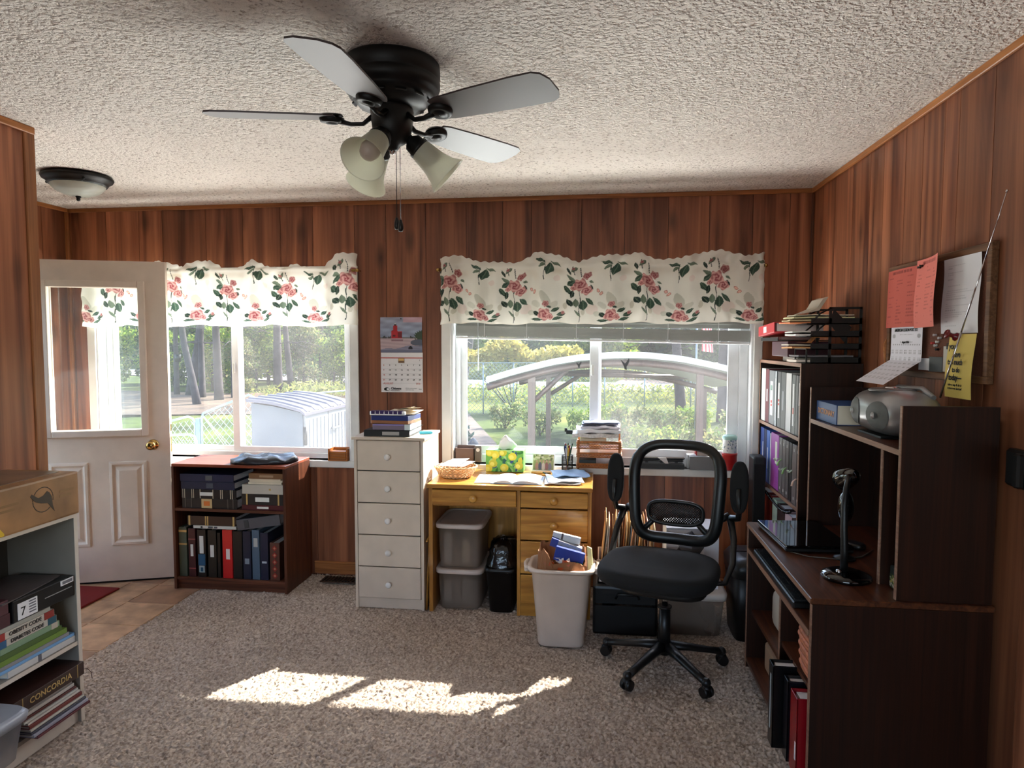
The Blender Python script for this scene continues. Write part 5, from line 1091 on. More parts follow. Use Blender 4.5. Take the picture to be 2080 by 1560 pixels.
z = 1.084; g = 'binders on the top shelf of the walnut bookcase'
WL = (.90, .90, .90)
rb(4.105, 4.012, z, .305, (.88, .88, .86), 'wide white binder at the window end of the top shelf', group=g)
rb(4.008, 3.933, z, .305, (.42, .16, .20), 'maroon binder second from the window on the top shelf', group=g, lab=(0, .12, .02, .07, WL))
rb(3.929, 3.81, z, .300, (.50, .52, .53), 'wide grey binder with a tall white label and red dots', group=g, lab=[(0, .05, .055, .19, WL), (0, .06, .022, .03, (.8, .8, .85)), (0, .10, .020, .014, (.85, .3, .25)), (0, .12, .020, .014, (.85, .3, .25)), (0, .19, .025, .028, (.55, .68, .62))])
rb(3.806, 3.768, z, .300, (.72, .75, .77), 'narrow pale grey binder with a white spine strip', group=g, lab=(0, .03, .018, .23, WL))
rb(3.750, 3.686, z, .300, (.33, .34, .34), 'dark grey binder with a white label and two red dots', group=g, lab=[(0, .05, .024, .19, WL), (0, .12, .018, .012, (.85, .3, .25)), (0, .14, .018, .012, (.85, .3, .25))])
rb(3.682, 3.590, z, .300, (.30, .31, .31), 'charcoal binder with a small cloudy label', group=g, lab=(0, .10, .03, .10, (.60, .61, .62)))
rb(3.586, 3.490, z, .300, (.84, .84, .84), 'wide white binder right of centre on the top shelf', group=g)
rb(3.480, 3.418, z, .295, (.36, .37, .37), 'grey binder with a long white label, near the camera end', group=g, lab=[(0, .04, .022, .21, WL), (0, .10, .014, .03, (.85, .45, .38))])
rb(3.414, 3.376, z, .295, (.30, .30, .31), 'slim dark grey binder, second from the camera end of the top shelf', group=g)
rb(3.372, 3.330, z, .295, (.10, .10, .11), 'black binder with a white label at the camera end of the top shelf', group=g, lab=(0, .15, .012, .11, WL))
z = .741; g = 'binders on the middle shelf of the walnut bookcase'
rb(4.100, 4.02, z, .30, (.13, .28, .60), 'bright blue binder at the window end of the middle shelf', group=g, lab=(.02, .08, .012, .14, WL))
rb(4.016, 3.962, z, .30, (.07, .13, .33), 'navy blue binder between the two bright blue ones', group=g)
rb(3.956, 3.885, z, .30, (.20, .38, .68), 'second bright blue binder, left of the purple one', group=g, lab=(-.01, .08, .012, .12, WL))
rb(3.880, 3.862, z, .29, (.86, .86, .88), 'slim white folder beside the purple binder', group=g)
rb(3.856, 3.696, z, .30, (.62, .28, .62), 'purple binder in the middle shelf with a white tag', group=g, lab=(.03, .14, .035, .12, (.86, .88, .78)))
for i, (a, c, col, lb) in enumerate(((3.690, 3.628, (.38, .35, .34), 'grey-brown binder right beside the purple one'), (3.622, 3.565, (.36, .33, .32), 'second grey-brown binder from the purple one'), (3.560, 3.508, (.34, .31, .30), 'third grey-brown binder, left of the black gap'),
        (3.500, 3.452, (.05, .05, .05), 'thin black binder among the grey-brown ones'), (3.446, 3.372, (.37, .33, .32), 'grey-brown binder right of the thin black one'), (3.366, 3.332, (.36, .32, .31), 'last grey-brown binder at the camera end'))):
    t2 = rb(a, c, z, .295, col, lb, group=g, lab=[] if i == 3 else [(0, .02, .014, .014, (.7, .68, .66)), (0, .26, .014, .014, (.7, .68, .66))])
for i, (y, zz, c) in enumerate(((3.70, .92, (.85, .88, .75)), (3.64, .925, (.55, .70, .40)), (3.60, .885, (.86, .88, .80)), (3.54, .90, (.50, .66, .38)), (3.44, .905, (.85, .88, .78)), (3.37, .875, (.85, .70, .62)))):
    b = B(); b.tube([(bx+.008, y, zz), (bx-.012, y-.012, zz-.012), (bx-.022, y-.03, zz-.03 if i % 2 else zz+.004)], .006, n=4, flat=.25); props(b.make('index_flag', cm(c, .6)), 'curled paper flag sticking out of the middle-shelf binders', 'flag', 'paper flags on the grey-brown binders')
z = .398; g = 'binders on the low shelf of the walnut bookcase'
rb(4.100, 3.90, z, .29, (.55, .13, .09), 'wide red accordion binder low at the window end', group=g)
rb(3.895, 3.815, z, .29, (.48, .11, .08), 'second red binder on the low shelf', group=g)
rb(3.80, 3.70, z, .285, (.66, .74, .68), 'pale green binder on the low shelf', group=g)
rb(3.692, 3.555, z, .28, (.22, .15, .14), 'dark brown binder on the low shelf', group=g)
rb(3.545, 3.42, z, .27, (.78, .68, .70), 'pale pink binder on the low shelf', group=g)
t = thing('spiral_cord', 'black beaded cord looping along the low shelf edge of the bookcase', 'cord', (.95, 3.8, .66))
b = B()
for i in range(26): y = 4.06-i*.026; zz = .705-.055*math.sin(PI*i/25)**.8*(i/25)-.006*i/25; b.sph((bx-.006, y, zz), .0075, n=8, m=6)
b.make('beads', BLACKG, t)
# things on top of the bookcase
z = bt+.001
M = T(.99, 3.66, z) @ RZ(-90)
book(T(.985, 3.60, z+.012) @ RZ(-90) @ T(-.14, 0, 0) @ LIE, .022, .27, .20, (.66, .62, .58), 'flat cream book under the maroon box on the bookcase top', pages=(.8, .78, .74))
b = B(); b.box(.955, 1.16, 3.55, 3.86, z+.026, z+.105, bev=.003); props(b.make('maroon_box', cm((.28, .10, .16), .5)), 'maroon box file on the bookcase top beside the black paper trays', 'box')
b = B(); b.box(.90, 1.15, 3.53, 3.88, z+.107, z+.111); b.box(.90, .904, 3.53, 3.88, z+.111, z+.125); props(b.make('desk_tray', BLACK), 'shallow black tray above the maroon box', 'tray')
b = B(); b.box(.93, 1.12, 3.58, 3.80, z+.113, z+.128); props(b.make('pamphlets', cm((.62, .52, .52), .6)), 'thin pamphlets in the shallow black tray', 'paper')
binder(T(.885, 3.70, z+.168) @ RZ(-88) @ RYm(-4) @ T(-.15, 0, 0) @ LIE, .052, .29, .25, (.78, .22, .25), 'red binder lying askew above the maroon box, white square label', name='binder', lab=(0, .10, .032, .055, WL))
# black tiered paper organizer
ox0, ox1, oy0, oy1, oz = .975, 1.222, 3.20, 3.50, bt+.001
t = thing('paper_organizer', 'black tiered paper tray organizer stuffed with files on the bookcase top', 'letter tray', (1.10, 3.35, oz))
for i, zz in enumerate((oz, oz+.065, oz+.125, oz+.185)):
    b = B(); b.box(ox0, ox1, oy0+.112, oy1, zz, zz+.004); b.box(ox0+.02, ox1, oy0+.112, oy0+.115, zz, zz+.028); b.box(ox0+.02, ox1, oy1-.003, oy1, zz, zz+.028); b.box(ox1-.003, ox1, oy0+.112, oy1, zz, zz+.03); b.make('tray', BLACK, t)
for y in (oy0+.112, oy1-.006):
    b = B(); b.box(ox1-.012, ox1, y, y+.006, oz, oz+.265); b.box(ox0+.10, ox0+.112, y, y+.006, oz, oz+.265); b.tube([(ox0+.11, y+.003, oz+.262), (ox0+.06, y+.003, oz+.235), (ox0+.02, y+.003, oz+.19)], .004, n=6); b.tube([(ox0+.10, y+.003, oz+.2), (ox0+.02, y+.003, oz+.13)], .004, n=6); b.box(ox0+.10, ox1, y, y+.006, oz+.255, oz+.265); b.box(ox0, ox0+.006, y, y+.006, oz, oz+.07); b.make('side_frame', BLACK, t)
b = B(); b.prism([(ox0+.10, oy0+.113, oz+.19), (ox0+.17, oy0+.113, oz+.10), (ox0+.20, oy0+.113, oz+.17), (ox0+.12, oy0+.113, oz+.255)], (0, .004, 0)); b.make('gusset', BLACK, t)
TAN = (.86, .70, .48)
for i, (zz, x0, h_, c, nm, lb, rz) in enumerate(((oz+.004+.001, -.02, .018, (.88, .84, .80), 'paper_stack', 'white papers in the bottom tray of the organizer', 0), (oz+.030, -.01, .012, (.45, .44, .46), 'paper_stack', 'grey folders above the papers in the bottom tray', 0),
        (oz+.0705, -.045, .012, (.86, .64, .42), 'manila_folder', 'manila folders in the second tray of the organizer', 2), (oz+.084, -.05, .008, (.85, .82, .76), 'manila_folder', 'cream folder above the manila ones in the second tray', -3),
        (oz+.1305, -.03, .014, (.92, .92, .92), 'paper_stack', 'white sheets in the third tray of the organizer', 2), (oz+.146, -.035, .010, (.88, .89, .87), 'paper_stack', 'upper white sheets in the third tray of the organizer', -3),
        (oz+.1905, -.06, .008, (.88, .55, .35), 'manila_folder', 'orange folder at the base of the top tray pile', 3), (oz+.200, -.05, .012, (.84, .78, .62), 'paper_stack', 'olive and cream papers in the top tray pile', -2), (oz+.213, -.04, .012, (.86, .84, .66), 'manila_folder', 'pale yellow folders in the top tray pile', 2), (oz+.227, -.025, .006, (.90, .88, .80), 'paper_stack', 'white sheets topmost in the top tray pile', -2))):
    crump(nm, lb, ox0+x0-.02, ox1-.03, oy0+.125, oy1-.012, zz, h_*.6, cm(c, .75), .0012, 40+i, 'paper' if 'paper' in nm else 'folder', rz)
b = B(); b.prism([(ox0-.01, oy0+.13, oz+.236), (ox0+.06, oy0+.13, oz+.250), (ox0+.10, oy0+.13, oz+.315), (ox0+.075, oy0+.13, oz+.305), (ox0+.05, oy0+.13, oz+.262)], (0, .17, 0)); props(b.make('curled_sheet', cm((.76, .72, .66), .7)), 'stiff grey sheet curling up out of the top tray', 'paper')
b = B(); b.prism([(ox0-.03, oy0+.122, oz+.098), (ox0+.02, oy0+.122, oz+.10), (ox0+.045, oy0+.122, oz+.125), (ox0+.10, oy0+.122, oz+.125), (ox0+.10, oy0+.122, oz+.122), (ox0+.047, oy0+.122, oz+.122), (ox0+.025, oy0+.122, oz+.096)], (0, .06, 0)); props(b.make('brown_envelope', cm((.66, .42, .20), .7)), 'brown envelope bent upward in the second tray', 'envelope')

# ---------------------------------------------------------------- walnut computer desk with hutch
dx, dy0, dy1, dz = .68, 2.19, 3.12, .72
t = thing('computer_desk', 'dark walnut computer desk with a raised hutch along the right wall', 'desk', (.95, 2.65, 0))
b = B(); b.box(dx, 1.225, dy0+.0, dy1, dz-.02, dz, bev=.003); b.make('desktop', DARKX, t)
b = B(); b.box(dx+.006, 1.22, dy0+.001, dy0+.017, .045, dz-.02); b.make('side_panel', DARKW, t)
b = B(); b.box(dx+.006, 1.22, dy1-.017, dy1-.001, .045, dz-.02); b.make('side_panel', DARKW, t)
for y in (dy0+.001, dy1-.017): b = B(); b.box(dx+.003, dx+.006, y, y+.016, .045, dz-.02); b.make('edge_band', EDGE, t)
b = B(); b.box(dx-.001, dx+.001, dy0+.004, dy1-.004, dz-.018, dz-.002); b.make('edge_band', EDGE, t)
b = B(); b.box(dx+.006, 1.21, dy0+.017, dy1-.017, .075, .091); b.make('base_board', DARKX, t)
b = B(); b.box(1.20, 1.206, dy0+.017, dy1-.017, .091, dz-.02); b.make('back_panel', DARKW, t)
b = B(); b.box(dx+.02, 1.20, 2.60, 2.616, .091, .575); b.make('divider_panel', DARKW, t)
b = B(); b.box(dx+.017, dx+.020, 2.60, 2.616, .091, .575); b.make('edge_band', EDGE, t)
b = B(); b.box(dx+.025, 1.20, 2.616, dy1-.017, .300, .316); b.make('shelf', DARKX, t)
b = B(); b.box(dx+.025, 1.20, dy0+.017, 2.60, .380, .396); b.make('shelf', DARKX, t)
b = B(); b.box(dx+.004, 1.10, dy0+.022, dy1-.022, .590, .606); tr_ = b.make('keyboard_tray', DARKX, t)
b = B(); b.box(dx+.0, dx+.004, dy0+.022, dy1-.022, .588, .607); b.make('edge_band', EDGE, tr_)
for x in (dx+.06, 1.16):
    for y in (dy0+.05, dy1-.05):
        b = B(); b.cyl((x, y-.014, .022), (x, y+.014, .022), .022, n=18); b.cyl((x, y, .03), (x, y, .075), .008, n=8); b.make('caster', BLACK, t)
b = B(); b.box(.61+dx-.605, .61+dx-.46, dy0+.20, dy1-.12, .607, .630, bev=.004); kb = b.make('keyboard', BLACK); props(kb, 'black keyboard on the pull-out tray of the computer desk', 'keyboard')
for r_ in range(5):
    for c_ in range(26):
        if (r_+c_) % 1 == 0 and c_ < 26:
            pass
b = B()
for r_ in range(5):
    for c_ in range(24): b.box(dx+.015+r_*.024, dx+.035+r_*.024, dy0+.215+c_*.0245, dy0+.236+c_*.0245, .630, .635)
b.make('keys', mat('key_black', (.08, .08, .085), .5), kb)
# hutch
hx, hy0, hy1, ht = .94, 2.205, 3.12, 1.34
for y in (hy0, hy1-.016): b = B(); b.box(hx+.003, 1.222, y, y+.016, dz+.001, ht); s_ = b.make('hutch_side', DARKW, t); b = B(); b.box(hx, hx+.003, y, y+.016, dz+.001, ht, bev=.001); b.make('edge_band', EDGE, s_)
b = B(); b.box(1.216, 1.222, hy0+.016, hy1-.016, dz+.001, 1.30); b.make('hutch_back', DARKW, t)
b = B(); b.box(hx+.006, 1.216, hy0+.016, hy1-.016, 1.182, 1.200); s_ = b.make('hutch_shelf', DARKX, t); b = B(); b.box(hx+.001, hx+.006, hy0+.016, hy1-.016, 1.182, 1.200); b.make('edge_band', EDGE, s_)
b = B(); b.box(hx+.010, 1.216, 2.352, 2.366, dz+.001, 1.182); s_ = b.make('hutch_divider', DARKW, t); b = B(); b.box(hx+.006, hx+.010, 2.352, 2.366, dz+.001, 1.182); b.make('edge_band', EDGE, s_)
# dictionary and radio
book(T(.965, 2.972, 1.2425) @ RZ(-90) @ T(-.125, 0, 0) @ LIE, .082, .25, .19, (.16, .30, .52), 'thick blue dictionary lying on the hutch shelf beside the radio', title='DICTIONARY', tcol=(.80, .58, .40), tsize=.034)
t = thing('boombox', 'rounded silver portable radio with a long antenna on the hutch shelf', 'radio', (1.07, 2.57, 1.201))
bx0, bx1, byc, bl_ = .955, 1.185, 2.575, .215
def bsec(y, s_=1.0):
    k = (y-byc)/bl_; q = max(0, 1-abs(k)**3.2)**(1/2.2); cxm, hz = (bx0+bx1)/2, 1.285
    return [(cxm+abs(math.cos(a))**(2/2.6)*math.copysign(1, math.cos(a))*.112*q*s_, y, hz+abs(math.sin(a))**(2/2.4)*math.copysign(1, math.sin(a))*(.086 if math.sin(a) > 0 else .080)*q*s_) for a in [2*PI*i/36 for i in range(36)]]
b = B(); ys = [byc+bl_*v for v in (-.999, -.985, -.95, -.88, -.78, -.64, -.45, -.2, 0, .2, .45, .64, .78, .88, .95, .985, .999)]; b.loft([bsec(y) for y in ys], cap0=True, cap1=True); b.make('body', SILVER, t)
SPK = mat('speaker_grille_grey', (.33, .34, .34), .45, bump=.4, bscale=900)
for yc in (2.660, 2.470):
    b = B(); G = []
    for j in range(9):
        rr_ = j/8; G.append([])
        for i in range(28):
            a = 2*PI*i/28; y = yc+.062*rr_*math.cos(a); zz = 1.283+.050*rr_*math.sin(a)
            k = (y-byc)/bl_; q = max(0, 1-abs(k)**3.2)**(1/2.2); s_ = min(.999, abs(zz-1.285)/(.083*q)); xx = 1.07-(1-s_**2.4)**(1/2.6)*.112*q; G[-1].append((xx-.0025, y, zz))
    b.loft(G[1:], cap0=True); b.make('speaker_grille', SPK, t)
    b = B(); b.lathe([(.001, .006), (.008, .004), (.013, 0)], n=16, M=frame((.955, yc, 1.283), (0, 1, 0), (0, 0, 1)) @ Matrix.Rotation(PI, 4, 'X')); b.make('speaker_dome', SILVER, t)
b = B(); b.lathe([(.075, 0), (.078, .004), (.070, .009), (.001, .012)], n=36, M=T(1.06, 2.575, 1.363)); b.make('disc_lid', mat('dark_silver', (.45, .45, .46), .3, metal=.5), t)
b = B(); b.lathe([(.028, 0), (.026, .004), (.001, .005)], n=24, M=T(1.06, 2.575, 1.374)); b.make('lid_window', CHROME, t)
b = B(); b.tube([(1.13, 2.74, 1.345), (1.13, 2.69, 1.372), (1.13, 2.50, 1.376), (1.13, 2.42, 1.350)], .009, n=8); b.make('carry_handle', SILVER, t)
b = B(); b.box(.985, 1.14, 2.47, 2.68, 1.201, 1.208); b.make('feet', BLACK, t)
b = B(); p0, p1 = Vector((1.155, 2.43, 1.352)), Vector((1.19, 2.165, 1.985)); b.cyl(p0, p0.lerp(p1, .35), .0032, n=8); b.cyl(p0.lerp(p1, .35), p0.lerp(p1, .7), .0025, n=8); b.cyl(p0.lerp(p1, .7), p1, .0018, n=8); b.sph(p1, .004, n=8, m=6); b.make('antenna', CHROME, t)
# laptop
t = thing('laptop', 'closed glossy black laptop lying on the computer desk', 'laptop', (.86, 2.87, dz+.001))
Ml = T(.845, 2.86, dz+.001) @ RZ(3)
b = B(); b.box(-.125, .13, -.19, .19, .004, .018, bev=.003); bmesh.ops.transform(b.bm, matrix=Ml, verts=b.bm.verts); b.make('base', BLACK, t)
b = B(); b.box(-.127, .13, -.192, .192, .019, .029, bev=.004, seg=2); bmesh.ops.transform(b.bm, matrix=Ml, verts=b.bm.verts); b.make('lid', BLACKG, t)
b = B(); b.box(-.129, -.126, -.185, .185, .012, .017); bmesh.ops.transform(b.bm, matrix=Ml, verts=b.bm.verts); b.make('front_trim', SILVER, t)
b = B()
for sx in (-.1, .1):
    for sy in (-.16, .16): b.cyl((sx, sy, 0), (sx, sy, .005), .008, n=10)
bmesh.ops.transform(b.bm, matrix=Ml, verts=b.bm.verts); b.make('feet', BLACK, t)
b = B(); b.tube([(.74, 2.68, dz+.004), (.80, 2.62, dz+.004), (.90, 2.60, dz+.004), (1.0, 2.64, dz+.004), (1.08, 2.74, dz+.004)], .0022, n=6); props(b.make('laptop_cable', mat('grey_cable', (.3, .28, .26), .5)), 'thin cable curling on the desk in front of the laptop', 'cable')
# gooseneck lamp
t = thing('desk_lamp', 'black gooseneck desk lamp with a round base on the computer desk', 'lamp', (.85, 2.40, dz+.001))
b = B(); b.lathe([(.001, 0), (.078, 0), (.082, .006), (.078, .016), (.060, .022), (.045, .026), (.001, .028)], n=36, M=T(0.860, 2.40, dz+.001)); b.make('base', BLACKG, t)
b = B(); b.lathe([(.010, 0), (.009, .006), (.001, .008)], n=14, M=T(0.830, 2.385, dz+.028)); b.make('switch', CHROME, t)
b = B(); b.tube([(.850, 2.395, dz+.02), (.850, 2.395, dz+.10), (.848, 2.40, dz+.18), (.850, 2.41, dz+.25), (.862, 2.43, dz+.31), (.880, 2.46, dz+.345)], [.013, .0125, .012, .011, .010, .010], n=12); b.make('gooseneck', BLACK, t)
b = B(); b.lathe([(.012, -.03), (.022, -.02), (.032, .01), (.038, .045), (.040, .06), (.036, .058), (.03, .02)], n=24, M=T(.895, 2.475, dz+.345) @ RYm(20) @ RXm(-115)); b.make('lamp_head', BLACKG, t)
t = thing('webcam', 'glossy black oval webcam on a small stand behind the desk lamp', 'webcam', (.93, 2.62, dz+.001))
b = B(); b.sph((.93, 2.62, dz+.20), .035, (.8, 1, 1.7), n=20, m=14); b.make('head', BLACKG, t)
b = B(); b.cyl((.93, 2.62, dz+.006), (.93, 2.62, dz+.15), .007, n=10); b.lathe([(.001, 0), (.04, 0), (.038, .008), (.008, .014)], n=24, M=T(.93, 2.62, dz+.001)); b.make('stand', BLACK, t)
b = B(); b.se(0, 0, 0, .022, .03, .045, e=2.4, bev=.009); bmesh.ops.transform(b.bm, matrix=T(1.02, 2.77, dz+.001) @ RZ(30), verts=b.bm.verts); props(b.make('computer_mouse', BLACK), 'black computer mouse at the back of the computer desk', 'mouse')
# seed packet tin in the hutch gap
t = thing('game_case', 'dark case with a green and yellow flower print in the narrow hutch slot', 'box', (1.07, 2.30, dz+.001))
b = B(); b.box(.975, 1.15, 2.255, 2.335, dz+.001, dz+.075, bev=.002); b.make('case', cm((.10, .15, .15), .4), t)
def flw(u, v):
    c = np.tile(L3(.20, .26, .18), (len(u), 1)); r5 = np.random.default_rng(4)
    for i in range(60): x, y, q = ell(u, v, r5.random(), r5.random(), .08, .07); c[q < 1] = [L3(.42, .52, .25), L3(.72, .66, .36), L3(.75, .72, .70), L3(.22, .34, .18)][i % 4]
    return c
sheet('printed_face', 30, 30, lambda u, v: (np.full_like(u, .974), 2.333-.076*u, dz+.004+.045*v), flw, attr_mat('case_print', .4), t)
# lower compartments
for (yc, xx, w, h, c, lb, lab_) in ((2.425, .625, .055, .30, (.05, .05, .055), 'black binder sticking out of the lower right compartment, nearest the divider', (0, .06, .01, .2, (.6, .62, .62))), (2.345, .655, .048, .285, (.06, .065, .09), 'second black binder in the lower right compartment', None), (2.268, .660, .072, .272, (.55, .06, .10), 'red binder with a white label in the lower right compartment', (.028, .06, .012, .06, (.85, .85, .84)))):
    binder(T(xx, yc, .092) @ RZ(-90), w, h, .26, c, lb, group='binders in the lower compartment of the computer desk', lab=lab_, rough=.25)
t = thing('wicker_basket', 'orange-brown ribbed wicker basket on the shelf of the right desk compartment', 'basket', (.85, 2.33, .397))
b = B()
for k in range(9):
    zz = .408+k*.0165; pts = sqr(.835, 2.325, .118+.004*(k % 2)+.001*k, .100+.004*(k % 2)+.001*k, zz, 4, 40); b.tube(pts, .0085, n=6, closed=True)
b.make('woven_wall', mat('orange_wicker', (.72, .42, .28), .6, var=.3, vscale=50), t)
b = B(); b.box(.74, .93, 2.24, 2.41, .3985, .402); b.make('base', RATTAN, t)
b = B(); b.se(0, 0, 0, .17, .05, .16, e=3, bev=.04); bmesh.ops.transform(b.bm, matrix=T(.80, 2.80, .317) @ RZ(4), verts=b.bm.verts); props(b.make('white_router', mat('ivory_plastic', (.78, .76, .72), .4)), 'ivory rounded plastic box on the left shelf of the computer desk', 'box')
b = B(); b.box(.74, 1.0, 2.70, 3.0, .092, .22, bev=.02, seg=3); props(b.make('kraft_box', cm((.62, .50, .40), .7)), 'beige rounded carton at the bottom left of the computer desk', 'carton')

# ---------------------------------------------------------------- cork board on the right wall
CORK = mat('cork', (.42, .25, .18), .9, bump=.5, bscale=500, var=.2, vscale=200)
FRW = wood('cork_frame_wood', (.36, .24, .16), (.50, .36, .25), axis=1, s=50, rnd=.02)
t = thing('cork_board', 'wood-framed cork board crowded with notices on the right wall', 'notice board', (1.23, 2.65, 1.40))
cy0, cy1, cz0, cz1 = 2.28, 3.03, 1.405, 1.855
b = B(); b.box(1.226, 1.2395, cy0+.02, cy1-.02, cz0+.02, cz1-.02); b.make('cork_panel', CORK, t)
for (y0, y1, z0, z1) in ((cy0, cy1, cz1-.026, cz1), (cy0, cy1, cz0, cz0+.024), (cy0, cy0+.026, cz0+.024, cz1-.026), (cy1-.026, cy1, cz0+.024, cz1-.026)): b = B(); b.box(1.218, 1.2395, y0, y1, z0, z1, bev=.002); b.make('frame_rail', FRW, t)
PRINT = attr_mat('printed_paper', .75)
def notice(name, label, y0, y1, z0, z1, xf, base, ink, rows, seed, cols=3, head=True, nx=90, ny=110, cat='notice', dens=.75):
    r7 = np.random.default_rng(seed)
    def col(u, v):
        c = np.tile(L3(*base), (len(u), 1)); vv = 1-v; row = np.floor(vv*rows).astype(int); inrow = ((vv*rows) % 1 > .35) & ((vv*rows) % 1 < .72)
        cc = np.floor(u*cols).astype(int).clip(0, cols-1); L = r7.random((rows+1, cols)); st_ = (u*cols) % 1
        wig = np.sin(u*220+row*7) > -.35
        on = inrow & (st_ > .12) & (st_ < .18+.7*L[row.clip(0, rows), cc]) & wig & (u > .06) & (u < .94) & (vv > .10) & (vv < .93) & (r7.random((rows+1, cols))[row.clip(0, rows), cc] < dens)
        c[on] = c[on]*.35+L3(*ink)*.65
        if head: h = (vv > .035) & (vv < .075) & (u > .2) & (u < .8) & (np.sin(u*160) > -.5); c[h] = L3(*ink)
        return c
    return props(sheet(name, nx, ny, lambda u, v: (xf(u, v), y0+(y1-y0)*u, z0+(z1-z0)*v), col, PRINT), label, cat)
notice('notice_sheet', 'left red typed notice pinned flat on the cork board', 3.02, 2.74, 1.60, 1.835, lambda u, v: 1.214-.010*np.sin(u*3)-.004*(1-v), (.76, .36, .31), (.45, .17, .16), 18, 1)
notice('notice_sheet', 'right red notice curling away from the cork board', 2.755, 2.505, 1.595, 1.850, lambda u, v: 1.205-.045*u**2-.004*np.sin(v*5), (.87, .48, .43), (.58, .26, .24), 20, 2)
notice('notice_sheet', 'white typed list at the right edge of the cork board', 2.57, 2.335, 1.57, 1.83, lambda u, v: 1.216-.003*np.sin(v*6), (.88, .88, .90), (.62, .62, .66), 34, 3, cols=1, head=False)
# calendar sheet that droops over the radio
def dro(u, v):
    s_ = (1-v)*.31; z = np.where(s_ < .135, 1.602-s_, 1.467-(s_-.135)*.50); x = np.where(s_ < .135, 1.210, 1.210-(s_-.135)*.80); bend = np.clip((s_-.11)/.05, 0, 1)*.004
    return x-bend, z
def legcol(u, v):
    c = np.tile(L3(.88, .88, .92), (len(u), 1)); vv = 1-v; on = np.zeros(len(u), bool)
    for r_ in range(7):
        y0 = .30+.09*r_; on |= (vv > y0) & (vv < y0+.045) & (((u*7) % 1) > .2) & (((u*7) % 1) < .8) & (np.sin(u*260+r_*3) > -.2) & (np.sin(vv*900) > -.5)
    on |= (vv > .19) & (vv < .205) & (u > .3) & (u < .7) & (np.sin(u*120) > -.6); on |= (vv > .225) & (vv < .24) & (u > .05) & (u < .95) & (np.sin(u*90) > 0)
    for cx_ in (.1, .9): x, y, q = ell(u, vv, cx_, .12, .055, .028); on |= (q < 1)
    on |= (vv > .095) & (vv < .108) & (u > .3) & (u < .72) & (np.sin(u*150) > -.4)
    c[on] = c[on]*.45+L3(.3, .3, .34)*.55; return c
cs = sheet('calendar_sheet', 90, 120, lambda u, v: (dro(u, v)[0], 2.965-.27*u-.16*np.clip((1-v)*.31-.135, 0, 1)*(1)+0*u, dro(u, v)[1]), legcol, PRINT); props(cs, 'white club calendar sheet drooping from the cork board onto the radio', 'notice')
text('heading', 'AMERICAN LEGION POST 212', .0165, INK, frame((1.208, 2.83, 1.588), (0, -1, 0), (0, 0, 1)), cs, font_scale_x=.9, bold=.0004)
text('month_heading', 'August 2026', .012, INK, frame((1.208, 2.83, 1.540), (0, -1, 0), (0, 0, 1)), cs, bold=.0003)
# yellow note
YN = mat('yellow_notepaper', (.86, .76, .40), .75)
yn = sheet('yellow_note', 12, 24, lambda u, v: (1.203-.006*np.sin(v*4)-.008*(1-v)**2, 2.490-.165*u-.006*(1-v), 1.352+.215*v), lambda u, v: np.tile(L3(.88, .79, .44), (len(u), 1)), PRINT)
props(yn, 'yellow handwritten note under a big red pushpin', 'note')
for s_, yc, zc, sz in (('if you', 2.445, 1.525, .030), ('have', 2.405, 1.498, .028), ('too much', 2.415, 1.472, .027), ('to do', 2.408, 1.446, .024), ('today—', 2.412, 1.420, .028)):
    text('handwriting', s_, sz, INK, frame((1.189, yc, zc), (0, -1, 0), (0, .06, 1)), yn, font_scale_x=.88, shear=.15, bold=.0008)
for s_, yc, zc in (('take a nap & do it', 2.408, 1.396), ('tomorrow instead', 2.408, 1.384)): text('handwriting', s_, .012, INK, frame((1.187, yc, zc), (0, -1, 0), (0, .1, 1)), yn, shear=.3)
RPIN = mat('red_pushpin', (.45, .05, .10), .25)
t = thing('push_pin', 'oversized dark red pushpin holding the yellow note', 'pushpin', (1.19, 2.42, 1.55))
b = B(); M = T(1.200, 2.42, 1.556) @ RZ(-100) @ RXm(90) @ RXm(0)
b.lathe([(.001, .040), (.014, .039), (.016, .034), (.008, .028), (.007, .014), (.014, .008), (.015, .003), (.001, .0)], n=20, M=T(1.199, 2.425, 1.556) @ RYm(-70) @ RZ(0)); b.make('head', RPIN, t)
def card(name, label, y0, y1, z0, z1, c, x=1.2235, cat='card'): b = B(); b.box(x, x+.0012, y0, y1, z0, z1); return props(b.make(name, cm(c, .5)), label, cat)
card('photo_card', 'small dark photo card low on the cork board', 2.565, 2.665, 1.432, 1.486, (.22, .24, .25), 1.2215)
card('list_card', 'small cream list card beside the yellow note', 2.475, 2.560, 1.435, 1.525, (.76, .74, .70), 1.2215)
card('index_card', 'white card peeking out beside the calendar sheet', 2.66, 2.74, 1.435, 1.48, (.86, .86, .88), 1.2205)
card('index_card', 'white slip peeking above the left red notice', 2.70, 2.80, 1.80, 1.845, (.88, .86, .82), 1.2225)
for i, (y, zz, c) in enumerate(((2.62, 1.566, (.85, .8, .8)), (2.585, 1.555, (.9, .9, .92)), (2.635, 1.536, (.8, .3, .3)), (2.60, 1.541, (.9, .9, .9)), (2.612, 1.528, (.85, .85, .85)), (2.60, 1.514, (.1, .1, .12)), (2.70, 1.826, (.08, .15, .1)), (2.715, 1.822, (.1, .1, .12)))):
    b = B(); b.lathe([(.001, .014), (.005, .013), (.0035, .008), (.005, .003), (.001, 0)], n=12, M=T(1.2262 if i < 6 else 1.206, y, zz) @ RYm(-90)); props(b.make('map_pin', cm(c, .25)), 'small pushpin stuck in the cork board', 'pushpin', 'small pushpins on the cork board')
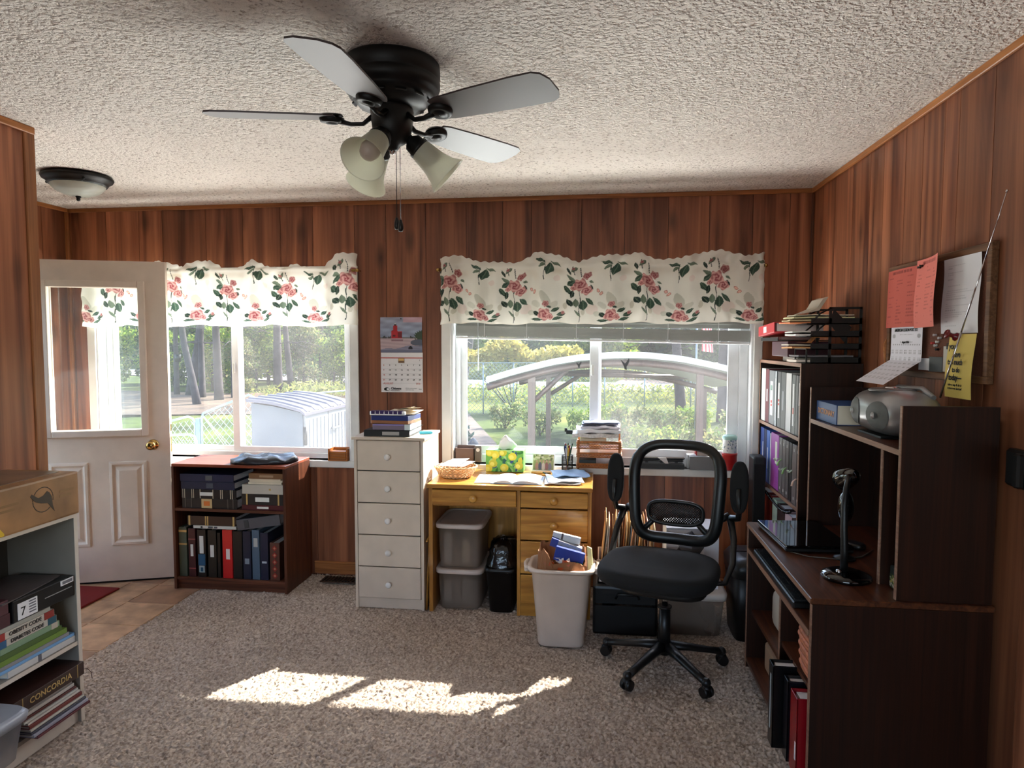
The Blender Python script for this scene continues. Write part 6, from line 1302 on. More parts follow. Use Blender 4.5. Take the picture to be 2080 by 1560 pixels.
t = thing('key_tassel', 'brown tassel hanging at the left edge of the cork board', 'tassel', (1.22, 3.04, 1.42)); b = B(); b.tube([(1.228, 3.045, 1.56), (1.222, 3.05, 1.53), (1.222, 3.045, 1.47), (1.226, 3.04, 1.42)], [.003, .010, .007, .003], n=8); b.make('threads', RATTAN, t)

# ---------------------------------------------------------------- grey bookshelf at the left edge
GRY = mat('shaded_grey_laminate', (.56, .53, .49), .5)  # grey lowered for the shade inside the bookshelf
GRE = mat('pale_kick_and_lit_edge', (.84, .80, .75), .5)
GRD = mat('grey_laminate_inner_shade', (.36, .34, .30), .6)  # inner shade put into the back panel's darker grey
sx, sy0, sy1, sz_ = -2.07, 1.50, 2.385, .858
t = thing('bookshelf', 'low pale grey bookshelf at the left edge against the panelled partition', 'bookshelf', (-2.22, 1.94, 0))
b = B(); b.box(PX+.002, sx, sy0, sy1, sz_-.018, sz_, bev=.002); b.make('top_board', GRY, t)
for y in (sy0, sy1-.018): b = B(); b.box(PX+.002, sx, y, y+.018, 0, sz_-.018); b.make('side_panel', GRY, t)
b = B(); b.box(PX+.002, PX+.008, sy0+.018, sy1-.018, .05, sz_-.02); b.make('back_panel', GRD, t)
b = B(); b.box(PX+.008, sx-.004, sy0+.018, sy1-.018, .320, .336); b.make('shelf', GRY, t)
b = B(); b.box(PX+.008, sx-.004, sy0+.018, sy1-.018, .070, .086); b.make('base_board', GRY, t)
b = B(); b.box(sx-.03, sx-.015, sy0+.018, sy1-.018, 0, .070); b.make('kick_board', GRE, t)
b = B(); b.box(sx, sx+.0015, sy1-.018, sy1, 0, sz_-.018); b.box(sx, sx+.0015, sy0, sy1, sz_-.018, sz_-.001); b.box(sx-.004, sx-.0025, sy0+.018, sy1-.018, .320, .336); b.make('edge_band', GRE, t)  # added pale strips keep the front edges bright against the shade-darkened boards
# cardboard carton with a pepper emblem
t = thing('cardboard_box', 'flat brown printed carton with a pepper emblem on top of the grey bookshelf', 'box', (-2.22, 2.12, sz_+.001))
KR = mat('printed_kraft_board', (.60, .43, .26), .45, var=.38, vscale=6)
b = B(); b.box(PX+.02, -2.045, 1.80, 2.372, sz_+.001, sz_+.170, bev=.008, seg=2); b.make('carton', KR, t)
b = B(); b.box(PX+.03, -2.10, 1.81, 2.34, sz_+.170, sz_+.172); b.make('lid_flap', mat('printed_kraft_dark', (.42, .32, .24), .35, var=.35, vscale=9), t)
for k in range(22):
    if k in (14, 15): continue
    a = 2*PI*k/22; b = B(); b.box(-.0008, .0002, -.006, .006, .044, .047); bmesh.ops.transform(b.bm, matrix=T(-2.0445, 2.20, sz_+.095) @ Matrix.Rotation(a, 4, 'X'), verts=b.bm.verts); b.make('emblem_ring', mat('dark_brown_print', (.22, .17, .11), .6), t)
b = B(); b.prism([(-2.0445, 2.20+y, sz_+.095+z_) for y, z_ in ((.028, .022), (.018, .028), (.0, .014), (-.022, .010), (-.050, .030), (-.056, .022), (-.035, -.002), (-.010, -.012), (.020, -.018), (.045, -.050), (.050, -.055), (.042, -.030), (.038, .005))], (.0008, 0, 0)); b.make('pepper_emblem', mat('dark_brown_print', (.22, .17, .11), .6), t)
for i, (y, w) in enumerate(((2.05, .09), (1.94, .08), (2.31, .07))):
    for j in range(2): b = B(); b.box(-2.0448, -2.0440, y-w/2, y+w/2*(.6+.4*j), sz_+.085+j*.018, sz_+.094+j*.018); b.make('faded_print', mat('faded_print', (.54, .40, .24), .6), t)
YW = mat('yellow_sticker', (.86, .72, .16), .4)
b = B(); b.prism([(-2.0442, y, sz_+z_) for y, z_ in ((2.03, .006), (2.03, .014), (2.00, .052), (1.93, .050), (1.93, .006))], (.0012, 0, 0)); b.make('yellow_sticker', YW, t)
text('sticker_text', 'LA HILLS', .016, INK, frame((-2.0425, 1.975, sz_+.040), (0, 1, 0), (0, 0, 1)), t, bold=.0008)
# books: spines face +x
def SB(y, zz, x=sx-.01, rz=0): return T(x, y, zz) @ RZ(90+rz)
def lie_s(y0, y1, zz, th, col, label, x=sx-.012, rz=0, **kw): return book(T(x, (y0+y1)/2, zz+th/2) @ RZ(90+rz) @ T(-(y1-y0)/2, 0, 0) @ LIE, th, y1-y0, kw.pop('d', .19), col, label, **kw)
z = .337; g = 'books lying on the middle shelf of the grey bookshelf'
lie_s(2.055, 2.365, z, .024, (.80, .80, .80), 'white book at the bottom of the shelf pile with a small emblem', group=g, panels=[(.13, .145, (.35, .36, .4))]); z += .025
lie_s(2.02, 2.362, z, .012, (.45, .66, .86), 'thin light blue book second from the bottom', group=g); z += .013
lie_s(2.02, 2.335, z, .014, (.55, .56, .58), 'grey paperback under the green books', group=g); z += .015
lie_s(1.96, 2.325, z, .020, (.42, .55, .20), 'bright green book in the middle of the shelf pile', group=g, panels=[(.02, .06, (.62, .68, .50))]); z += .021
lie_s(1.92, 2.30, z, .020, (.28, .40, .16), 'darker green book above the bright green one', group=g); z += .021
lie_s(2.03, 2.29, z, .022, (.50, .62, .50), 'sage green book under the diabetes book', group=g, panels=[(.22, .25, (.75, .72, .66))]); z += .023
lie_s(2.01, 2.278, z, .026, (.78, .76, .72), 'pale book titled DIABETES CODE with blue spine ends', group=g, title='DIABETES CODE', tsize=.0195, panels=[(0, .045, (.12, .35, .52)), (.225, .265, (.12, .33, .40))]); z += .027
lie_s(2.005, 2.268, z, .026, (.80, .77, .72), 'pale book titled OBESITY CODE with red spine ends', group=g, title='OBESITY CODE', tsize=.0205, panels=[(0, .045, (.62, .16, .14)), (.215, .26, (.55, .16, .13))]); z += .027
lie_s(1.97, 2.25, z, .016, (.66, .66, .62), 'thin grey-green book above the obesity book', group=g); z += .017
zt = z
lie_s(1.80, 2.075, z, .045, (.28, .12, .16), 'thick maroon book with cream pages, left of the black box', group=g, d=.21, pages=(.84, .80, .72), x=sx-.012); z += .046
lie_s(1.80, 2.07, z, .050, (.30, .14, .18), 'upper thick maroon book left of the black box', group=g, d=.21, pages=(.84, .80, .72))
t = thing('black_box', 'black product box with white stickers on the book pile in the grey bookshelf', 'box', (-2.16, 2.22, zt))
b = B(); b.box(-2.30, sx-.004, 2.082, 2.362, zt+.001, zt+.082, bev=.003); b.make('carton', cm((.045, .05, .055), .35), t)
b = B(); b.box(sx-.004, sx-.0025, 2.10, 2.185, zt+.006, zt+.066); b.make('sticker', PAPER, t)
text('sticker_number', '7', .045, INK, frame((sx-.0020, 2.122, zt+.032), (0, 1, 0), (0, 0, 1)), t)
for j in range(5): b = B(); b.box(sx-.0025, sx-.0020, 2.148, 2.178, zt+.016+j*.010, zt+.021+j*.010); b.make('sticker_print', GREYINK, t)
b = B(); b.box(sx-.004, sx-.0025, 2.295, 2.358, zt+.060, zt+.080); b.make('sticker', PAPER, t); b = B(); b.box(sx-.0025, sx-.0020, 2.303, 2.352, zt+.064, zt+.076); b.make('sticker_print', GREYINK, t)
b = B(); b.box(sx-.004, sx-.0028, 2.22, 2.35, zt+.040, zt+.043); b.make('white_line', mat('pale_print', (.6, .6, .6), .5), t)
crump('magazine', 'glossy magazine slid between the black box and the shelf top', -2.30, -2.09, 2.02, 2.33, zt+.084, .004, cm((.34, .30, .30), .3), .001, 60, 'magazine', 8)
# bottom shelf pile
z = .087
r3 = random.Random(31)
cols_ = [(.36, .12, .16), (.62, .62, .68), (.25, .25, .30), (.80, .78, .74), (.45, .18, .16), (.82, .80, .77), (.78, .77, .75), (.36, .14, .13), (.82, .80, .77), (.62, .60, .58), (.84, .83, .80)]
for i, c in enumerate(cols_):
    th = r3.choice([.008, .011, .013]); cover = c
    lie_s(2.11-.004*i+r3.uniform(-.01, .012), 2.363-.003*i, z, th, c, '%s in the untidy bottom pile, %s from its base' % (('thin maroon magazine', 'pale lilac paperback', 'slate grey magazine', 'cream magazine', 'rust red paperback', 'ivory magazine', 'off-white magazine', 'brick red paperback', 'ivory booklet', 'warm grey booklet', 'white paperback')[i], ('first', 'second', 'third', 'fourth', 'fifth', 'sixth', 'seventh', 'eighth', 'ninth', 'tenth', 'eleventh')[i]), x=sx+.045-.006*i, name='magazine', group='paperbacks and magazines piled on the bottom shelf', pages=(.80, .77, .72)); z += th+.0006
lie_s(2.04, 2.366, z, .052, (.20, .11, .09), 'thick dark brown book titled CONCORDIA in gold', x=sx+.02, title='CONCORDIA', tcol=(.78, .66, .42), tsize=.032, panels=[(.035, .039, (.6, .5, .3)), (.29, .294, (.6, .5, .3))], d=.16)
b = B(); b.tube([(sx+.015, 2.355, z+.02), (sx+.03, 2.372, z+.02), (sx+.032, 2.390, z-.005), (sx+.03, 2.397, z-.035)], .0022, n=6, flat=.4); props(b.make('ribbon_bookmark', cm((.25, .1, .1), .6)), 'thin ribbon bookmark hanging from the dark brown book', 'ribbon')
# clear bin
t = thing('storage_tote', 'clear plastic bin with frosted lid sticking out of the grey bookshelf bottom', 'storage box', (-2.12, 1.90, .087))
CL2 = glass('clear_bin_plastic', (.93, .95, 1), haze=.26, gloss=.12, hazecol=(.80, .82, .88), rough=.08)
b = B(); b.loft([sqr(-2.14, 1.87, .145, .14, .088, 8), sqr(-2.14, 1.87, .165, .158, .228, 8), sqr(-2.14, 1.87, .172, .165, .230, 8)], cap0=True); b.make('tub', CL2, t)
b = B(); b.loft([sqr(-2.14, 1.87, .175, .168, .224, 8), sqr(-2.14, 1.87, .178, .172, .246, 8), sqr(-2.14, 1.87, .165, .158, .262, 8)], cap0=True, cap1=True); b.make('lid', mat('frosted_blue_lid', (.60, .62, .66), .35), t)
b = B(); b.box(-2.24, -2.03, 1.77, 1.98, .10, .20, bev=.01); b.make('contents', cm((.50, .50, .54), .8), t)
b = B(); b.box(-2.25, -2.09, 1.80, 2.02, .264, .285, bev=.008); props(b.make('red_cloth', mat('red_cloth', (.45, .08, .12), .9, bump=.5, bscale=80)), 'folded dark red cloth on the lid of the clear bin', 'cloth')
# ---------------------------------------------------------------- outdoors
GZ = -.70
EXF = .66   # sRGB factor: outdoor brightness is held down in the colours, against the strong sun
def ex(c): return tuple(v*EXF for v in c)
m, nt, p = nodes('grass_ground'); N = nt.nodes; Lk = nt.links
g_ = N.new('ShaderNodeNewGeometry'); n1 = N.new('ShaderNodeTexNoise'); n1.inputs['Scale'].default_value = .35; n1.inputs['Detail'].default_value = 8; n1.inputs['Roughness'].default_value = .65; Lk.new(g_.outputs['Position'], n1.inputs['Vector'])
rp = N.new('ShaderNodeValToRGB'); rp.color_ramp.elements[0].position = .32; rp.color_ramp.elements[0].color = (*lin(ex((.24, .28, .20))), 1); rp.color_ramp.elements[1].position = .68; rp.color_ramp.elements[1].color = (*lin(ex((.66, .64, .34))), 1)
e = rp.color_ramp.elements.new(.5); e.color = (*lin(ex((.44, .50, .26))), 1)
Lk.new(n1.outputs['Fac'], rp.inputs[0]); Lk.new(rp.outputs[0], p.inputs['Base Color']); p.inputs['Roughness'].default_value = 1; p.inputs['Specular IOR Level'].default_value = .05
GRASS = m
r8 = np.random.default_rng(3)
def gpos(u, v):
    x = -90+180*u; y = 4.6+140*v**1.5; return (x, y, GZ+.05*np.sin(x*.7)*np.cos(y*.5)+0*u)
gr = sheet('ground', 90, 70, gpos, None, GRASS); struct(gr)
# road and driveway strips
ROADM = mat('pale_gravel_road', ex((.80, .76, .74)), .95, var=.08, vscale=2)
def strip(name, pts, w, m_, z):
    b = B(); P = [Vector(p) for p in pts]; L, R_ = [], []
    for i, p_ in enumerate(P):
        d = (P[min(i+1, len(P)-1)]-P[max(i-1, 0)]).normalized(); n_ = Vector((-d.y, d.x)); L.append((*(p_+n_*w/2), z)); R_.append((*(p_-n_*w/2), z))
    top = [b.ring([a, c]) for a, c in zip(L, R_)]
    for a, c in zip(top, top[1:]): b.bm.faces.new((a[0], a[1], c[1], c[0]))
    return b.make(name, m_)
struct(strip('road', [(-90, 75), (-45, 50), (-29, 43.5), (-18, 39.5), (-5.6, 34.8), (2, 34), (5.5, 33), (30, 29), (80, 20)], 6.0, ROADM, GZ+.07))
struct(strip('driveway', [(2.5, 37), (4.5, 50), (9, 70)], 3.2, mat('sandy_drive', ex((.80, .66, .55)), .95, var=.15, vscale=1.5), GZ+.075))
b = B(); b.box(-12, 9, 4.32, 9.2, GZ-.05, GZ+.09); struct(b.make('unseen_bounce_slab', mat('pale_bounce_slab', (.84, .82, .79), .9)))  # unseen pale slab added to throw sunlight up onto the ceiling
struct(strip('garden_path', [(-1.8, 8), (-2.6, 14), (-4.4, 20)], .9, mat('mulch', ex((.52, .42, .36)), .95, var=.3, vscale=4), GZ+.065))
struct(strip('pine_needle_bed', [(-26, 24), (-16, 22.5), (-9, 24)], 9.0, mat('pine_needles', ex((.50, .38, .28)), .95, var=.35, vscale=1.6), GZ+.066))
# leaves
def leaf_mat(name, cols, transl=.55):
    m, nt, p = nodes(name); N = nt.nodes; Lk = nt.links; g = N.new('ShaderNodeNewGeometry'); rp = N.new('ShaderNodeValToRGB')
    for i, c in enumerate(cols):
        if i < 2: e = rp.color_ramp.elements[i]; e.position = i*(1/(len(cols)-1)) if len(cols) > 2 else i
        else: e = rp.color_ramp.elements.new(i/(len(cols)-1))
        e.color = (*lin(tuple(v*.80 for v in c)), 1)
    Lk.new(g.outputs['Random Per Island'], rp.inputs[0]); Lk.new(rp.outputs[0], p.inputs['Base Color']); p.inputs['Roughness'].default_value = .6; p.inputs['Specular IOR Level'].default_value = .2
    t = N.new('ShaderNodeBsdfTranslucent'); Lk.new(rp.outputs[0], t.inputs[0]); mx = N.new('ShaderNodeMixShader'); mx.inputs[0].default_value = transl
    Lk.new(p.outputs[0], mx.inputs[1]); Lk.new(t.outputs[0], mx.inputs[2]); Lk.new(mx.outputs[0], N['Material Output'].inputs[0]); return m
LF_DARK = leaf_mat('pine_foliage', [(.14, .26, .18), (.26, .40, .20), (.42, .54, .26), (.18, .30, .24)])
LF_MID = leaf_mat('broadleaf_foliage', [(.30, .46, .20), (.56, .68, .24), (.74, .78, .34), (.40, .54, .26)], .6)
LF_YEL = leaf_mat('yellow_foliage', [(.66, .62, .30), (.80, .72, .34), (.86, .76, .40)], .5)
LF_BLUE = leaf_mat('bluish_shrub', [(.24, .34, .30), (.30, .42, .36), (.34, .40, .42)], .5)  # blue-green leaf tones
LF_DRY = leaf_mat('dry_flowers', [(.50, .62, .30), (.66, .62, .40), (.36, .50, .28), (.78, .74, .56)], .6)
BARK = mat('pine_bark', ex((.34, .29, .30)), .95, bump=1.0, bscale=12, var=.35, vscale=5)
def leaves(name, blobs, n, size, m_, parent=None, seed=0, aspect=.5):
    r9 = np.random.default_rng(seed); w = np.array([b_[3]*b_[4]*b_[5] for b_ in blobs])**.8; w = w/w.sum(); idx = r9.choice(len(blobs), n, p=w); Bl = np.array(blobs)[idx]
    d = r9.normal(size=(n, 3)); d /= np.linalg.norm(d, axis=1)[:, None]; rad = r9.random(n)**.45; c = Bl[:, :3]+d*rad[:, None]*Bl[:, 3:6]
    a = r9.normal(size=(n, 3)); a /= np.linalg.norm(a, axis=1)[:, None]; b_ = np.cross(a, r9.normal(size=(n, 3))); b_ /= np.linalg.norm(b_, axis=1)[:, None]
    s = size*(.6+.8*r9.random(n))[:, None]; A, Bv = a*s, b_*s*aspect; v = np.stack([c-A, c+Bv, c+A, c-Bv], 1).reshape(-1, 3).astype(np.float32)
    me = bpy.data.meshes.new(name); me.vertices.add(4*n); me.vertices.foreach_set('co', v.ravel()); me.loops.add(4*n); me.loops.foreach_set('vertex_index', np.arange(4*n, dtype=np.int32)); me.polygons.add(n)
    me.polygons.foreach_set('loop_start', np.arange(n, dtype=np.int32)*4); me.polygons.foreach_set('loop_total', np.full(n, 4, dtype=np.int32)); me.update(calc_edges=True); return link(name, me, m_, parent, recenter=parent is not None)
def trunk(pts, r0, r1, n=10): b = B(); k = len(pts); b.tube(pts, [r0+(r1-r0)*i/(k-1) for i in range(k)], n=n); return b
# pines left of the house
PINES = [(-17.66, 26.0, .17, 0), (-17.0, 25.9, .30, .9), (-14.1, 21.9, .20, -.9), (-15.75, 24.8, .20, 0), (-14.43, 23.8, .25, -.1), (-14.4, 24.9, .22, 0), (-14.4, 28.5, .30, 0), (-14.1, 29.2, .22, -.4), (-14.14, 32.7, .22, 0), (2.5, 20.6, .24, -.35), (3.55, 19.7, .24, 0), (-5.9, 28.5, .24, .7)]
LBL = ['slender pine with a dark band, leftmost in the left window', 'leaning pine second from the left in the left window', 'nearest pine, its base tilting right in the left window', 'straight dark pine right of the nearest one', 'bluish pine left of the left window mullion', 'bluish pine hard against the left window mullion',
       'thicker pine just right of the left window mullion', 'thin pine beside the thicker one right of the mullion', 'pine above the right end of the storage shed', 'leaning pine behind the pavilion in the right pane', 'large pine at the right edge of the right window', 'pale pine at the far left edge of the right window']
crown0 = None
for i, (x, y, r_, lean) in enumerate(PINES):
    t = thing('pine_tree', LBL[i], 'tree', (x, y, GZ), 'pine trees beyond the garden', local=True)
    b = trunk([(0, 0, -.1), (lean*.10, 0, .5), (lean*.5, 0, 2.2), (lean*.75, .0, 4), (lean*.9, 0, 9.5)], r_*.78, r_*.36)
    for k in range(5):
        a = k*2.4+i; z_ = 2.2+k*.6; b.tube([(lean*.6, 0, z_), (lean*.6+math.cos(a)*.8, math.sin(a)*.8, z_+.1), (lean*.6+math.cos(a)*1.7, math.sin(a)*1.7, z_-.15)], [.03, .02, .008], n=5)
    b.make('trunk', BARK, t)
    if crown0 is None:
        crown0 = leaves('foliage', [(math.cos(k*2.2)*1.1, math.sin(k*2.2)*1.1, 5+.55*k, 1.5-.09*k, 1.5-.09*k, .5) for k in range(10)], 2600, .11, LF_DARK, t, 5, .3)
    else:
        c = crown0.copy(); COL.objects.link(c); c.parent = t; c.rotation_euler = (0, 0, i*1.3)
    if i == 0: b = B(); b.cyl((0+.08, 0, 1.45), (.085, 0, 1.75), r_*.74); b.make('bark_band', BLACK, t)
# tree belt behind the road
r3 = random.Random(9); kinds = []
for kd, (m_, lbl, sz) in enumerate(((LF_MID, 'pale green bushy tree in the belt beyond the road', .17), (LF_DARK, 'dark evergreen in the belt beyond the road', .15), (LF_DRY, 'olive loose-leaved tree in the belt beyond the road', .16))):
    t = thing('belt_tree', lbl, 'tree', (0, 0, GZ), 'trees in the belt beyond the road, kind %d' % (kd+1), local=True)
    trunk([(0, 0, 0), (.1, 0, 2), (.0, .1, 5)], .16, .06).make('trunk', BARK, t)
    rr = random.Random(kd); leaves('foliage', [(rr.uniform(-1.6, 1.6), rr.uniform(-1.2, 1.2), rr.uniform(.8, 6.4), rr.uniform(.8, 1.5), rr.uniform(.8, 1.4), rr.uniform(.6, 1.2)) for _ in range(16)], 4200, sz, m_, t, kd+20, .55); kinds.append(t)
first = [1, 1, 1]
spots = []
x = -52
while x < 22:
    y = 46+(-x)*.34 if x < -8 else 47; spots.append((x, y+r3.uniform(-1.5, 2.5), r3.uniform(.9, 1.25))); x += r3.uniform(1.5, 2.4)
spots = [s_ for s_ in spots if not (2.5 < s_[0] < 6.5 and s_[1] > 38)]
spots += [(-30, 36, .62), (-27, 33, .55), (-24.5, 34, .6), (-21.5, 31.5, .62), (-22, 37, .7), (-19, 35, .6), (-18.5, 31, .5), (-16.5, 37, .66), (-12.8, 37.5, .62), (-16.4, 30.2, .50), (-11.5, 33, .5), (-13.2, 35.5, .55),
    (-20.5, 28.5, .42), (-17.9, 29.0, .45), (-15.4, 27.2, .36), (-19.2, 33.5, .6), (-12.6, 30.5, .42), (-17.2, 33.0, .62), (-23.5, 30.0, .5), (-14.8, 32.0, .5)]
for i, (x, y, s_) in enumerate(spots):
    kd = (i*2+i//3) % 3 if i % 4 else 0
    if first[kd]: o = kinds[kd]; first[kd] = 0
    else: o = copy_tree(kinds[kd])
    o.location = (x, y, GZ); o.rotation_euler.z = i*1.7; o.scale = (s_, s_, s_)
    if i >= len(spots)-20: o['label'] = '%s small tree among the pine trunks, seen in the left window' % ('pale green', 'dark green', 'olive')[kd]; o['group'] = 'small trees among the pines, ' + ('pale', 'dark', 'olive')[kd]
# far woodland that closes the view
wd = leaves('distant_woodland', [(x_, 66+abs(x_+4)*.10, 2.2, 4, 2, 4.5) for x_ in range(-90, 50, 4)], 42000, .55, LF_DARK, None, 77, .7); wd['kind'] = 'stuff'; props(wd, 'dense dark woodland far beyond the road', 'woodland')
# tall grass verges
gv = leaves('tall_grass', [(x_, 26.2, GZ+.30, 2.2, 2.6, .34) for x_ in range(-12, 16, 2)]+[(x_, 40.5+(0 if x_ > -5 else (-5-x_)*.38), GZ+.5, 2.2, 1.6, .6) for x_ in range(-34, 16, 2)], 24000, .13, leaf_mat('verge_grass', [(.56, .62, .32), (.70, .70, .36), (.46, .54, .30), (.78, .74, .46)], .6), None, 31, .25); gv['kind'] = 'stuff'; props(gv, 'tall yellow-green grass along both verges of the road', 'grass')
# garden plants, right window
def shrub(name, label, blobs, n, size, m_, seed, stem=True, group=None):
    x = sum(b_[0] for b_ in blobs)/len(blobs); y = sum(b_[1] for b_ in blobs)/len(blobs); t = thing(name, label, 'plant', (x, y, GZ), group)
    leaves('foliage', blobs, n, size, m_, t, seed, .5); b = B()
    for b_ in blobs[:5]: b.tube([(x, y, GZ), ((x+b_[0])/2, (y+b_[1])/2, (GZ+b_[2])/2+.05), b_[:3]], [.02, .014, .006], n=5)
    b.make('stems', BARK, t)
shrub('climbing_shrub', 'tall leafy climbing plant at the left edge of the right window', [(-3.05+.12*math.sin(k), 11.0, GZ+.35+.22*k, .42, .35, .28) for k in range(9)], 2600, .06, LF_BLUE, 1)
shrub('yellow_tree', 'small tree with yellow leaves behind the pavilion', [(-3.5+.5*k, 21.5+.3*math.sin(k), 1.15+.12*math.sin(k*1.7), .55, .5, .26) for k in range(-2, 6)]+[(-3.0, 21.5, 1.45, .7, .5, .3)], 2600, .09, LF_YEL, 2)
shrub('garden_shrub', 'bluish dark bush beside the garden path', [(-3.6, 13.6, GZ+.3, .5, .4, .5), (-3.3, 13.3, GZ+.7, .3, .3, .35), (-3.0, 14.0, GZ+.25, .35, .3, .3)], 1500, .06, LF_BLUE, 3)
shrub('garden_shrub', 'low light green bush in front of the pavilion post', [(-.55, 8.6, GZ+.42, .38, .3, .36), (-.2, 8.8, GZ+.30, .3, .25, .28), (-.8, 8.9, GZ+.25, .25, .25, .2)], 1500, .045, LF_MID, 4)
for i, (x, y) in enumerate(((-.3, 15.5), (.7, 16.2), (1.5, 15.6), (2.3, 16.5), (3.2, 15.8), (4.1, 16.4), (.2, 17.0), (-1.4, 15.9), (-2.4, 17.0), (1.0, 12.5), (1.9, 12.2), (2.8, 13.0), (3.6, 12.4), (.3, 13.4), (2.2, 10.6), (3.2, 10.2))):
    shrub('flower_clump', 'clump of tall garden flowers behind the pavilion', [(x, y, GZ+.35, .42, .3, .36), (x+.3, y+.1, GZ+.5, .25, .2, .25), (x-.25, y, GZ+.55, .2, .2, .2)], 700, .05, LF_DRY if i % 3 else LF_MID, 50+i, True, 'flower clumps in the garden bed')
for i, (x, y, h, r_) in enumerate(((-2.85, 12.6, .48, .20), (-2.45, 12.9, .34, .13), (-3.15, 12.2, .62, .22))):
    b = B(); b.lathe([(.001, 0), (r_, .0), (r_*1.05, h*.35), (r_*.8, h*.7), (r_*.35, h*.95), (.001, h)], n=10, M=T(x, y, GZ+.02)); props(b.make('garden_stone', mat('blue_grey_stone', ex((.36, .38, .44)), .9, bump=.6, bscale=10)), 'upright dark blue-grey garden stone beside the path', 'stone', 'upright stones beside the garden path')
# garden pavilion with arched white roof
t = thing('garden_pavilion', 'garden pavilion with an arched white roof on brown posts outside the right window', 'pavilion', (2.4, 10.8, GZ))
yaw = R(7.41); RIV, FWV = Vector((math.cos(yaw), math.sin(yaw), 0)), Vector((-math.sin(yaw), math.cos(yaw), 0))
def cw(u, f, z): v = RIV*u+FWV*f; return (v.x, v.y, z)
ARC = [(-.36, 1.035), (.05, 1.16), (.55, 1.285), (.95, 1.35), (1.4, 1.385), (1.85, 1.385), (2.35, 1.335), (2.8, 1.245), (3.2, 1.15), (3.7, 1.02)]
POSTM = wood('brown_post', ex((.34, .24, .22)), ex((.46, .34, .30)), axis=2, s=15, rnd=.03)
def arc(u): return float(np.interp(u, [a for a, _ in ARC], [z for _, z in ARC]))
us = np.linspace(-.36, 3.7, 26); b = B()
A = [b.ring([cw(u, 9.3, arc(u)+.02), cw(u, 12.2, arc(u)-.26), cw(u, 12.2, arc(u)-.29), cw(u, 9.3, arc(u)-.01)]) for u in us]
for p_, q in zip(A, A[1:]):
    for i in range(4): b.bm.faces.new((p_[i], p_[(i+1) % 4], q[(i+1) % 4], q[i]))
b.bm.faces.new(A[0]); b.bm.faces.new(A[-1][::-1]); b.make('roof_sheet', mat('translucent_roof', ex((.80, .82, .84)), .5), t)
b = B(); A = [b.ring([cw(u, 9.28, arc(u)-.055), cw(u, 9.28, arc(u)+.03), cw(u, 9.32, arc(u)+.03), cw(u, 9.32, arc(u)-.055)]) for u in us]
for p_, q in zip(A, A[1:]):
    for i in range(4): b.bm.faces.new((p_[i], p_[(i+1) % 4], q[(i+1) % 4], q[i]))
b.make('roof_edge', mat('white_roof_edge', ex((.95, .95, .95)), .3), t)
b = B(); b.tube([cw(u, 9.5, arc(u)-.13) for u in us], .05, n=4); b.make('front_beam', POSTM, t)
b = B(); b.tube([cw(u, 12.0, arc(u)-.36) for u in us[3:]], .045, n=4); b.make('rear_beam', POSTM, t)
for u, f_, w in ((.285, 9.55, .052), (2.70, 9.55, .048), (.66, 12.0, .042), (3.48, 12.0, .038)):
    b = B(); c_ = cw(u, f_, 0); b.box(c_[0]-w, c_[0]+w, c_[1]-w, c_[1]+w, GZ, arc(u)-(.14 if f_ < 10 else .36)); b.make('post', POSTM, t)
for u0, u1, f_ in ((.31, .80, 9.55), (.70, 1.25, 12.0)):
    b = B(); dz_ = .16 if f_ < 10 else .40; b.tube([cw(u0, f_, .70 if f_ < 10 else .62), cw(u1, f_, arc(u1)-dz_)], .036, n=4); b.make('brace', POSTM, t)
b = B(); b.tube([cw(1.0, 11.9, .98), cw(3.3, 11.9, .93)], .04, n=4); b.make('rear_crossbar', POSTM, t)
# chain link fence behind the garden
t = thing('chain_link_fence', 'tall chain-link fence with thin posts behind the garden', 'fence', (0, 20.5, GZ))
GALV = mat('galvanised_steel', (.50, .54, .55), .4, metal=.5)
pts = [cw(u, f_, 0)[:2] for u, f_ in ((-1.0, 21), (.2, 21), (2.1, 20.8), (4.0, 20.6), (6.2, 20.5), (8.5, 20.4))]
pts = [cw(u, 20.8, 0)[:2] for u in (-4.2, -2.5, -.9, .05, 1.9, 2.9, 4.15, 5.6, 7.2)]
for x, y in pts: b = B(); b.cyl((x, y, GZ), (x, y, .92), .022, n=8); b.make('post', GALV, t)
b = B(); b.tube([(x, y, .92) for x, y in pts], .016, n=6); b.make('top_rail', GALV, t)
b = B()
for (xa, ya), (xb, yb_) in zip(pts, pts[1:]):
    L_ = math.hypot(xb-xa, yb_-ya); k = int(L_/.13)
    for i in range(-12, k+1):
        for s_ in (1, -1):
            u0, u1 = i*.13, i*.13+1.6; z0, z1 = (GZ, .92) if s_ == 1 else (.92, GZ); a0, a1 = max(0, u0), min(L_, u1)
            if a1 <= a0: continue
            za, zb_ = z0+(z1-z0)*(a0-u0)/1.6, z0+(z1-z0)*(a1-u0)/1.6; w = .006
            P = [(xa+(xb-xa)*q/L_, ya+(yb_-ya)*q/L_) for q in (a0, a1)]; b.poly([(*P[0], za-w), (*P[1], zb_-w), (*P[1], zb_+w), (*P[0], za+w)])
o = b.make('wire_mesh', GALV, t); o['kind'] = 'stuff'
